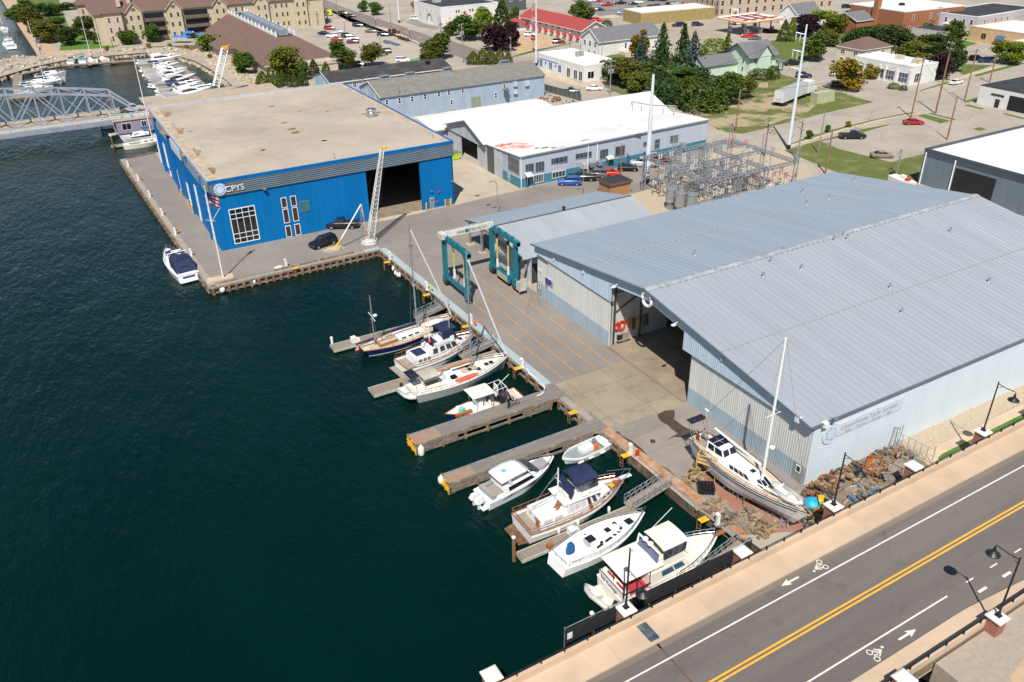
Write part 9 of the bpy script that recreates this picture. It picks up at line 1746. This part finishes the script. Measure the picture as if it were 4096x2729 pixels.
# ================================================================ TREES, POLES, SUBSTATION
LM={}
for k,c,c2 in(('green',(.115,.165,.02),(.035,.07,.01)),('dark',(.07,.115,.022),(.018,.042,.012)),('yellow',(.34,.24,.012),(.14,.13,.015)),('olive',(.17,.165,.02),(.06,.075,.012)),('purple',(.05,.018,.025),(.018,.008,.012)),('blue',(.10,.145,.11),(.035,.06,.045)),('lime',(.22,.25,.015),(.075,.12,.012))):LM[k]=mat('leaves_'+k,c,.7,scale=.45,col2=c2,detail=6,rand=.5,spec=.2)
m_trunk=mat('bark',(.09,.065,.045),.95,var=.3,scale=4);TM={};rt=random.Random(17)
def crown(kind):
 q=MB()
 def leaf(c,s):
  a=Vector((rt.gauss(0,1),rt.gauss(0,1),rt.gauss(0,1)+.3)).normalized();b=a.orthogonal().normalized();e=a.cross(b);r_=rt.uniform(0,6.3);b,e=b*math.cos(r_)+e*math.sin(r_),e*math.cos(r_)-b*math.sin(r_);b*=s;e*=s*rt.uniform(.5,.9);c=Vector(c)
  q.add([c-b,c+e*.8,c+b,c-e*.8],[(0,1,2,3)])
 if kind=='round':
  for _ in range(22):
   a,z=rt.uniform(0,6.28),rt.uniform(.14,.86);rr_=(1-abs(z-.45)*1.3)*.36*rt.uniform(.35,1);c=(rr_*math.cos(a),rr_*math.sin(a),z);s=rt.uniform(.14,.23)
   for _ in range(120):d=Vector((rt.gauss(0,1),rt.gauss(0,1),rt.gauss(0,1))).normalized()*s*rt.uniform(.55,1.05);leaf((c[0]+d.x,c[1]+d.y,c[2]+d.z*.8),.042)
 elif kind=='spruce':
  for k in range(17):
   z=.06+.9*k/17;w=.5*(1-k/17.2)**.85*rt.uniform(.8,1.1);nb=max(4,int(12*(1-k/19)))
   for j in range(nb):
    a=6.28*j/nb+rt.uniform(-.3,.3);ww=w*rt.uniform(.65,1.1)
    for i in range(11):t=i/10;leaf((ww*t*math.cos(a)+rt.gauss(0,.015),ww*t*math.sin(a)+rt.gauss(0,.015),z-.07*t+rt.gauss(0,.012)),.045)
 else:
  for _ in range(1100 if kind=='cone' else 1000):
   z=rt.random();w=(.5*(1-z)**.6*(.75+.25*min(1,z*6))if kind=='cone' else .5*math.sqrt(max(0,1-(z*1.02-.1)**2)));a=rt.uniform(0,6.28);w*=rt.uniform(.7,1.06)*(1+.12*math.sin(a*3+z*5));leaf((w*math.cos(a),w*math.sin(a),z+.02),.055)
 return q
def tree(c,u,v,vt,wpx,kind,leaf,label,group='trees',hmin=1.2):
 P=g(c,u,v);D=(P-Vector((0,0,CAMZ))).length;h=max(hmin,hz(c,u,vt,P));wd=wpx*KS*D/PF;vr=rt.randrange(2)
 t=thing(dict(round='tree',spruce='spruce_tree',cone='conifer',bush='bush')[kind],label,'bush' if kind=='bush' else 'tree',P,rt.uniform(0,6.28),group)
 for k in((kind,leaf,vr),):
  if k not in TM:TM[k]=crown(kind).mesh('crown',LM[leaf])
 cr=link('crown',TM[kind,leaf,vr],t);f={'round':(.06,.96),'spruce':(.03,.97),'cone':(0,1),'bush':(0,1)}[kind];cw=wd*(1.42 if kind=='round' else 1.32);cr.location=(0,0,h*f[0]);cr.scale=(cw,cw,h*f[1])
 q=MB();q.tube([(0,0,0),(.02*h,0,h*.35),(0,.02*h,h*.75)],max(.08,h*.022),6,r2=h*.008)
 if kind=='round':
  for k in range(5):a=k*1.3;q.tube([(0,0,h*(.25+.06*k)),(wd*.25*math.cos(a),wd*.25*math.sin(a),h*(.5+.07*k))],h*.01,4)
 q.build('trunk',m_trunk,t)
W_='beside the '
for a in(('a',170,200,40,140,'round','green','green tree at the back of the promenade row'),('a',300,290,60,150,'round','olive','olive tree in the middle of the promenade row'),('a',390,330,170,150,'round','olive','large golden tree of the promenade row'),('a',450,390,190,190,'round','olive','golden tree nearest the riprap in the promenade row'),('a',530,280,160,140,'round','green','green tree behind the nearest golden tree'),('a',650,410,230,170,'round','dark','dark tree casting shade on the bright lawn'),('a',430,150,20,170,'round','dark','dark tree far along the promenade park'),('a',615,90,20,120,'round','dark','far dark tree near the hotel tower'),('a',260,120,0,140,'round','green','far green tree on the promenade edge'),('a',810,370,150,150,'round','green','tall green tree in front of the pink stone tower'),('a',925,400,310,80,'bush','dark','small dark bush below the tall green tree'),('a',1180,410,280,140,'round','green','green tree left of the hotel balcony'),('a',1290,360,220,130,'round','lime','lime tinged tree in front of the hotel'),('a',1420,390,220,110,'round','green','rounded green tree by the hotel terrace'),('a',1760,290,230,80,'bush','lime','lime bush by the blue parasols'),
('a',1970,480,300,210,'round','lime','yellow green tree at the restaurant corner'),('a',2110,480,390,90,'bush','yellow','yellow bush at the restaurant corner'),('a',2250,680,480,170,'round','green','green tree along the restaurant side'),('b',310,745,410,270,'round','lime','big yellow green tree in front of the brown restaurant roof'),('b',440,740,560,110,'round','green','small green tree right of the big yellow green tree'),('b',540,700,550,85,'cone','dark','pointed dark conifer by the restaurant wall'),('b',650,700,575,75,'cone','green','short conifer left of the round green tree'),('b',800,640,370,210,'round','green','large green tree at the end of the restaurant'),('b',1075,610,400,200,'round','olive','orange tinged pyramidal tree by the black roofed shed'),('b',1680,540,300,230,'round','green','broad green tree at the street corner'),('b',1590,560,430,150,'round','olive','pale tree beside the street corner tree'),
('b',1095,140,20,110,'round','green','street tree in front of the square lot'),('b',990,110,0,80,'round','green','smaller street tree left of the square lot'),('b',1480,110,0,80,'round','yellow','orange street tree by the square lot'),('b',1800,330,190,130,'round','green','green tree left of the purple trees'),('b',1960,370,130,260,'round','green','wide green tree behind the purple trees'),('b',2100,260,60,160,'round','lime','light green tree near the dark spruce'),('b',2270,420,10,170,'cone','dark','tall dark conifer behind the purple trees'),('b',2230,470,190,260,'round','purple','largest purple beech by the main street'),('b',2330,430,170,170,'round','purple','second purple beech next to the motel lot'),('c',15,420,250,90,'round','purple','purple beech at the motel corner'),('c',20,230,60,100,'round','green','green tree behind the motel'),
('c',615,185,0,150,'round','green','tree with pale stems beside the town car park'),('c',700,180,30,100,'round','olive','birch beside the town car park'),('c',870,270,190,80,'bush','green','bush at the end of the motel'),('c',1165,560,270,150,'round','yellow','yellow tree left of the blue spruces'),('c',1185,590,310,170,'spruce','blue','blue spruce at the left of the spruce group'),('c',1370,600,180,200,'spruce','dark','tall dark spruce behind the blue spruce'),('c',1560,640,180,210,'spruce','dark','tallest dark spruce in the group'),('c',1650,690,260,240,'spruce','blue','large blue spruce in front of the group'),('c',1955,640,280,190,'spruce','olive','olive spruce beside the mint house'),('c',1860,500,360,180,'bush','lime','yellow green bush behind the mint house'),
('c',950,770,520,240,'round','dark','wide dark pine at the corner building'),('c',1070,800,540,230,'round','olive','brownish pine beside the wide dark pine'),('c',1250,760,580,220,'round','green','green tree below the tall spruces'),('c',1180,850,660,200,'round','olive','olive tree behind the white hall roof'),('c',1420,870,700,250,'round','dark','dark tree in front of the blue spruce'),('c',1600,900,700,250,'round','green','green tree in the front thicket'),('c',1780,960,730,230,'round','dark','large dark tree on the vacant lot corner'),('c',1840,1020,820,190,'bush','green','low green bush at the front of the thicket'),('c',1990,960,670,230,'round','green','tree in front of the mint house wing'),('c',2120,910,700,190,'round','olive','olive tree at the end of the thicket'),('c',1480,950,800,200,'bush','dark','dark bush at the foot of the thicket'),('c',2290,720,640,170,'bush','green','hedge in front of the mint house porch'),
('d',30,300,260,140,'round','purple','small purple tree by the filling station shop'),('d',140,380,190,90,'cone','green','left pointed green conifer behind the garden'),('d',205,380,165,80,'cone','lime','right pointed green conifer behind the garden'),('d',350,330,130,240,'round','purple','purple maple behind the white mast pole'),('d',500,260,90,250,'round','lime','lime tree behind the purple maple'),('d',620,300,120,190,'round','lime','yellow green tree by the grey store'),('d',740,240,100,130,'round','green','green tree beside the brick building'),('d',430,560,270,200,'round','green','tall thin tree in front of the cream house'),('d',570,430,270,120,'round','olive','olive tree above the brown roof'),
('d',800,490,250,200,'round','dark','dark tree right of the cream house'),('d',960,500,240,220,'round','dark','second dark tree behind the white shop'),('d',1110,500,220,260,'round','dark','big dark tree behind the white shop'),('d',1230,430,300,180,'round','green','green tree below the brick building'),('d',1320,560,380,240,'round','olive','olive tree with yellow leaves behind the shop'),('d',1450,330,215,90,'bush','green','bush against the orange brick wall'),('d',1560,480,300,240,'round','dark','dark tree above the purple maple at the corner'),('d',1560,730,450,180,'round','purple','purple maple at the end of the white shop'),('d',1680,660,430,160,'round','dark','dark tree behind the tall wooden pole'),('d',1700,380,190,160,'round','green','creeper clad tree by the whitewashed shed'),
('d',730,830,520,260,'round','yellow','bright yellow maple in front of the white shop'),('d',950,720,590,150,'round','yellow','smaller yellow maple by the shop window'),('d',2200,590,370,210,'round','lime','bright green street tree by the school'),('d',370,1280,1200,60,'round','green','largest young street tree on the verge'),('d',545,1215,1150,45,'round','green','middle young street tree on the verge'),('d',738,1170,1110,45,'round','yellow','yellowing young street tree on the verge'),('d',1150,815,765,70,'bush','lime','clipped bush at the shop corner'),('d',1240,830,790,50,'bush','dark','dark round bush at the shop corner'),('d',40,720,610,90,'bush','green','hedge bush beside the mint house garden'),
('c',1330,820,600,220,'round','dark','dark tree between the blue spruce and the white hall'),('c',1700,800,620,230,'round','dark','dark tree behind the front thicket'),('c',1560,760,600,220,'round','green','green tree at the foot of the large blue spruce'),('c',1350,930,770,240,'bush','dark','broad dark bush behind the white hall roof'),('c',1700,1010,800,260,'bush','green','broad green bush at the front of the vacant lot'),('c',1930,850,690,200,'round','dark','dark tree hiding the mint house wing'),('c',860,720,560,150,'bush','dark','dark bush at the corner building end wall'),
('d',890,420,240,230,'round','dark','dark tree above the white shop roof'),('d',1050,380,230,230,'round','green','green tree in front of the brick building'),('d',1400,470,330,220,'round','olive','olive tree in front of the lilac building'),('d',1620,560,360,200,'round','dark','dark tree beside the tallest brown pole'),
('b',75,820,660,120,'cone','olive','brown leaved conifer behind the hall roof')):tree(*a)
for i,(u,v,vt,w,lf)in enumerate(((135,800,640,45,'green'),(175,805,655,50,'green'),(215,805,650,50,'green'),(255,790,640,50,'green'),(315,800,680,50,'dark'),(360,800,670,50,'green'),(410,790,675,50,'dark'),(440,790,655,70,'green'))):tree('b',u,v,vt,w,'cone',lf,'upright arborvitae in the row behind the hall roof','arborvitae row behind the hall')
for i,(u,vt,w)in enumerate(((2000,475,110),(2085,455,110),(2160,460,110),(2245,455,90),(2320,480,70))):tree('b',u,590,vt,w,'cone','olive','golden conifer in the clipped row behind the barn','golden conifers behind the barn')
for u,v in((1030,255),(1075,268),(1325,360),(1355,370),(1390,380),(1520,430),(1240,330)):tree('b',u,v,v-25,30,'bush','dark','clipped round bush along the kerb of the resort car park','kerb bushes of the resort')
for c,u,v in(('a',1370,445),('a',1565,445),('a',1718,460),('a',1868,495),('a',1935,545),('a',985,470)):
 t=thing('flower_tub','brown planting tub on the marina promenade','planter',g(c,u,v),0,'planting tubs on the promenade');MB().lathe([(.6,0),(.9,1.0)],(0,0,0),10).build('tub',M_rust,t);MB().blob((0,0,1.3),(.9,.9,.6),jit=.2).build('plant',LM['olive'],t)
for k,(u,v)in enumerate(((1720,315),(1755,320),(1800,300),(1865,335),(1630,360),(1680,360),(1715,360))):
 t=thing('parasol','bright blue parasol on the hotel terrace','parasol',g('a',u,v+35),0,'blue parasols of the terrace');MB().tube([(0,0,0),(0,0,2.7)],.05,5).build('pole',M_white,t);MB().lathe([(2.0,2.2),(.05,2.9)],(0,0,0),8).build('canopy',mat('blue_parasol',(.02,.2,.62),.6),t)
 # poles
def upole(c,u,v,vt,label,arms=1,xf=0,m=None,r=.19,lamp=0):
 P=g(c,u,v);h=hz(c,u,vt,P);t=thing('utility_pole',label,'utility pole',P,R(rt.choice((20,-15,70))),'wooden utility poles');MB().tube([(0,0,0),(0,0,h)],r,8,r2=r*.65).build('shaft',m or M_pole,t)
 for k in range(arms):q=MB();q.box((0,.2,h-.5-k*1.3),(2.6,.12,.14));[q.lathe([(.06,0),(.09,.12),(.04,.25)],(x,.2,h-.43-k*1.3),6,1)for x in(-1.2,-.6,.6,1.2)];q.build('crossarm',[m or M_galv,M_hypalon],t)
 for k in range(xf):MB().lathe([(.3,0),(.34,.1),(.34,.95),(.2,1.1)],((.5,-.5)[k],0,h-3.6),10).build('transformer',M_galv,t)
 if lamp:q=MB();q.tube([(0,0,h-.8),(1.9,0,h-.3)],.05,5);q.blob((2.2,0,h-.3),(.45,.16,.1));q.build('lamp_arm',M_galv,t)
 return P+Vector((0,0,h-.4))
m_gp=mat('grey_pole_wood',(.27,.24,.21),.9,var=.2,scale=2)
T1=upole('d',1315,1080,530,'tall brown pole left of the crossing',1);T2=upole('d',1540,1045,380,'tallest brown pole right of the crossing',2,r=.24);T3=upole('d',1805,930,450,'brown pole by the white garage',1);T4=upole('d',2035,760,490,'brown pole beside the garage roof',2);upole('d',525,1600,1190,'brown pole in front of the car park',0,1);T6=upole('d',1645,1285,895,'plain brown pole behind the slate warehouse roof',0);T7=upole('c',2055,1210,820,'brown pole with a street lamp on the vacant lot',0,0,lamp=1);upole('c',2320,1440,1110,'brown pole beside the substation fence',1);upole('d',265,1480,1105,'grey pole with a pale conduit by the verge',2,m=m_gp);upole('d',460,1410,1010,'thin green grey pole in the grass',0,m=m_gp,r=.14);upole('d',1180,1600,1370,'short grey pole by the car park corner',1,m=m_gp);T5=upole('c',900,880,550,'grey pole with two transformers by the dark bushes',2,2,m=m_gp);upole('b',1905,575,215,'grey pole with transformers by the main street',1,2,m=m_gp);upole('b',1250,330,40,'grey green pole beside the main street',0,m=m_gp);upole('b',2345,560,340,'grey pole in front of the golden conifers',1,1,m=m_gp);upole('b',1700,300,150,'grey pole with transformers by the star building',0,2,m=m_gp);upole('b',755,165,-30,'tall grey pole at the resort entrance',0,m=m_gp);upole('p',2025,870,515,'bare tan pole beside the office parking row',0,r=.15);upole('c',825,525,330,'thin grey pole in front of the white gabled house',0,m=m_gp,r=.13);upole('d',1530,310,60,'grey pole by the orange brick building',1,2,m=m_gp)
def mpole(c,u,v,vt,label,r0=.75,arms=()):
 P=g(c,u,v);h=hz(c,u,vt,P)if vt is not None else 27;t=thing('steel_pole',label,'power pole',P,0,'tall white steel power poles');q=MB();q.tube([(0,0,1),(0,0,h)],r0,14,r2=r0*.42);q.build('shaft',mat('white_steel_pole',(.62,.68,.72),.45,var=.06),t);MB().tube([(0,0,0),(0,0,1)],r0*1.12,14).build('base',M_black,t)
 for z,L_ in arms:q=MB();q.tube([(0,0,z),(L_*.5,-L_*.8,z+.3)],.12,6);q.lathe([(.12,-.3),(.12,.3)],(L_*.5,-L_*.8,z),8);[q.lathe([(.05,-1.5),(.13,-1.2),(.13,-.3),(.05,0)],(L_*k*.5,-L_*.8*k,z),6,1)for k in(.5,.95)];q.build('arm',[M_galv,M_hypalon],t)
 return P+Vector((0,0,h))
U1=mpole('p',2265,875,-120,'thickest white steel pole beside the office parking row',.56,((15.2,5.0),(15.2,-4.2)));U2=mpole('d',185,1370,225,'tall white steel pole by the street verge',.4,((24,-2),(20.5,-2.2),(17,-2.2)));mpole('c',222,608,-60,'slender white steel pole by the corner building',.36,((18,-1.5),(14.5,-1.5)));mpole('b',1318,210,-80,'slender white steel pole by the main street',.36)
def wire(a,b,sag,label):q=MB();q.tube([a.lerp(b,k/12)-Vector((0,0,sag*4*(k/12)*(1-k/12)))for k in range(13)],.035,4);tag(q.build('power_line',M_black),label,'power line','overhead power lines')
for a,b,s,l in((T1,T2,.8,'power line between the two tall brown poles'),(T2,T3,1,'power line from the tallest brown pole to the garage pole'),(T3,T4,.8,'power line beside the white garage roof'),(U1,U2,2.5,'long power line between the two nearest white poles'),(U1-Vector((-2,3.5,3)),U2-Vector((0,0,5)),3,'lower power line between the two nearest white poles'),(T5,T7,2,'power line across the dark thicket'),(T1,T7,1.6,'power line over the vacant lot'),(T6,T1,1,'power line over the open car park')):wire(a,b,s,l)
# lamp posts of the resort and streets
for i,(c,u,v,vt)in enumerate((('b',820,310,190),('b',1105,265,170),('b',1148,460,330),('b',1420,375,270),('b',785,650,570),('b',1600,545,470),('b',570,240,90),('a',310,330,270),('a',345,430,350),('a',375,500,420),('a',255,270,200),('a',205,190,130),('a',1040,440,330),('a',1800,420,290),('c',530,425,300),('c',632,445,360))):
 P=g(c,u,v);h=hz(c,u,vt,P);t=thing('lamp_post','slim black lamp post '+('by the kerb of the resort car park, farthest left','between the resort car park and the street','beside the dark car and the puddle','on the street side of the resort car park','in front of the black roofed shed','beside the pale street tree','at the porte cochere of the restaurant','on the promenade beside the golden trees','on the promenade below the golden trees','at the promenade corner by the riprap','higher up the promenade row','farthest up the promenade row','in front of the pink stone tower','below the blue parasols','at the end of the motel lot','outside the white gabled house')[i],'street lamp',P,0,'slim black lamp posts');MB().tube([(0,0,0),(0,0,h-.4)],.09,6).build('pole',M_black,t);MB().lathe([(.12,h-.4),(.25,h-.2),(.2,h),(.04,h+.15)],(0,0,0),8).build('lantern',m_head,t)
 if c=='a' and i<12:MB().bx(.1,.7,-.03,.03,h*.45,h*.8).build('banner',mat('blue_banner',(.05,.15,.5),.7),t)
 # substation
m_lat=mat('substation_steel',(.33,.35,.38),.5,.3,var=.15);m_pk=mat('pink_insulator',(.50,.19,.20),.4);sub=thing('substation_gantry','grey steel lattice gantry of the electric substation full of insulators','substation',(97.5,103.5,0));XS,YS,HS=(0,7,14,21.5),(0,8.5,17.5),6.6
def lattice(mb,a,b,w,n_):
 a,b=Vector(a),Vector(b);d=(b-a).normalized();x=d.orthogonal().normalized();y=d.cross(x);c=[(x*sx+y*sy)*w for sx,sy in((-1,-1),(1,-1),(1,1),(-1,1))]
 for j in range(4):
  mb.bar(a+c[j],b+c[j],.09)
  for i in range(n_):mb.bar(a.lerp(b,i/n_)+c[j],a.lerp(b,(i+1)/n_)+c[(j+1)%4],.06)
for x in XS:
 for y in YS:q=MB();lattice(q,(x,y,0),(x,y,HS+(3 if(x+y)%3<1 else .4)),.32,8);q.build('lattice_column',m_lat,sub)
for y in YS:q=MB();lattice(q,(0,y,HS),(21.5,y,HS),.25,22);q.build('lattice_beam',m_lat,sub)
for x in XS:q=MB();lattice(q,(x,0,HS),(x,17.5,HS),.25,18);q.bar((x,0,3.6),(x,17.5,3.6),.12);q.build('lattice_beam',m_lat,sub)
for k in range(28):q=MB();yy=.6+k*.62;q.tube([(rt.uniform(0,4),yy,rt.choice((2.6,4.4,5.4))),(rt.uniform(15,21),yy+rt.uniform(-.6,.6),rt.choice((2.6,4.4,5.4)))],.06,5);q.tube([(rt.uniform(2,19),yy,0),(rt.uniform(2,19),yy+2,5.8)],.05,5);q.build('bus_pipe',M_galv,sub)
for k in range(100):
 x,y=rt.uniform(-.5,22),rt.uniform(-.5,18);pk=x>11 and rt.random()<.6;z=rt.choice((.4,2.2,3.7,6.9));q=MB();q.lathe([(.06,0)]+[(r_,.12*i)for i,r_ in enumerate((.16,.1,.16,.1,.16,.1,.16,.08))],(x,y,z),7);q.lathe([(.06,0)]+[(r_,.12*i)for i,r_ in enumerate((.16,.1,.16,.1,.16,.1,.16,.08))],(x+.55,y,z),7);q.bar((x-.3,y,z-.05),(x+.9,y,z-.05),.1,.08,1);q.bar((x,y,0),(x,y,z),.08,.08,1);q.bar((x,y,z+.9),(x+.6,y+1.5,z+.8),.04,.04,1);q.build('insulator',[m_pk if pk else M_hypalon,m_lat],sub)
for i,(x,y,l)in enumerate(((95.4,110.2,'left grey drum transformer of three'),(95.3,107.6,'middle grey drum transformer of three'),(96.6,106,'right grey drum transformer of three'))):t=thing('drum_transformer',l,'transformer',(x,y,0),0,'drum transformers');MB().lathe([(.95,1.4),(1,1.5),(1,3.7),(1.06,3.75),(1.06,3.9),(.5,4.0)],(0,0,0),16).build('drum',M_galv,t);MB().bx(-.6,.6,-.6,.6,0,1.4).build('plinth',m_lat,t)
for x,y,m,l in((103,113,M_galv,'grey transformer at the front of the substation'),(107,109,M_hypalon,'pale transformer in the middle of the substation'),(113,111,M_galv,'grey transformer beside the pink insulators'),(116.5,117,M_hypalon,'pale transformer at the back of the substation'),(110,118,M_galv,'grey switch cabinet at the street side of the substation'),(115,106,M_cream,'cream transformer next to the big shed roof')):
 t=thing('transformer',l,'transformer',(x,y,0),rt.uniform(0,.4),'substation transformers');MB().bx(-1.2,1.2,-.8,.8,.3,2.6).build('tank',m,t);MB().bx(-1.0,1.0,.85,1.4,.6,2.3).build('radiator',M_galv,t)
 for k in(-.7,0,.7):MB().lathe([(.12,2.6),(.2,2.8),(.1,3.0),(.2,3.2),(.08,3.5)],(k,0,0),8).build('bushing',m_pk if x>110 else M_hypalon,t)
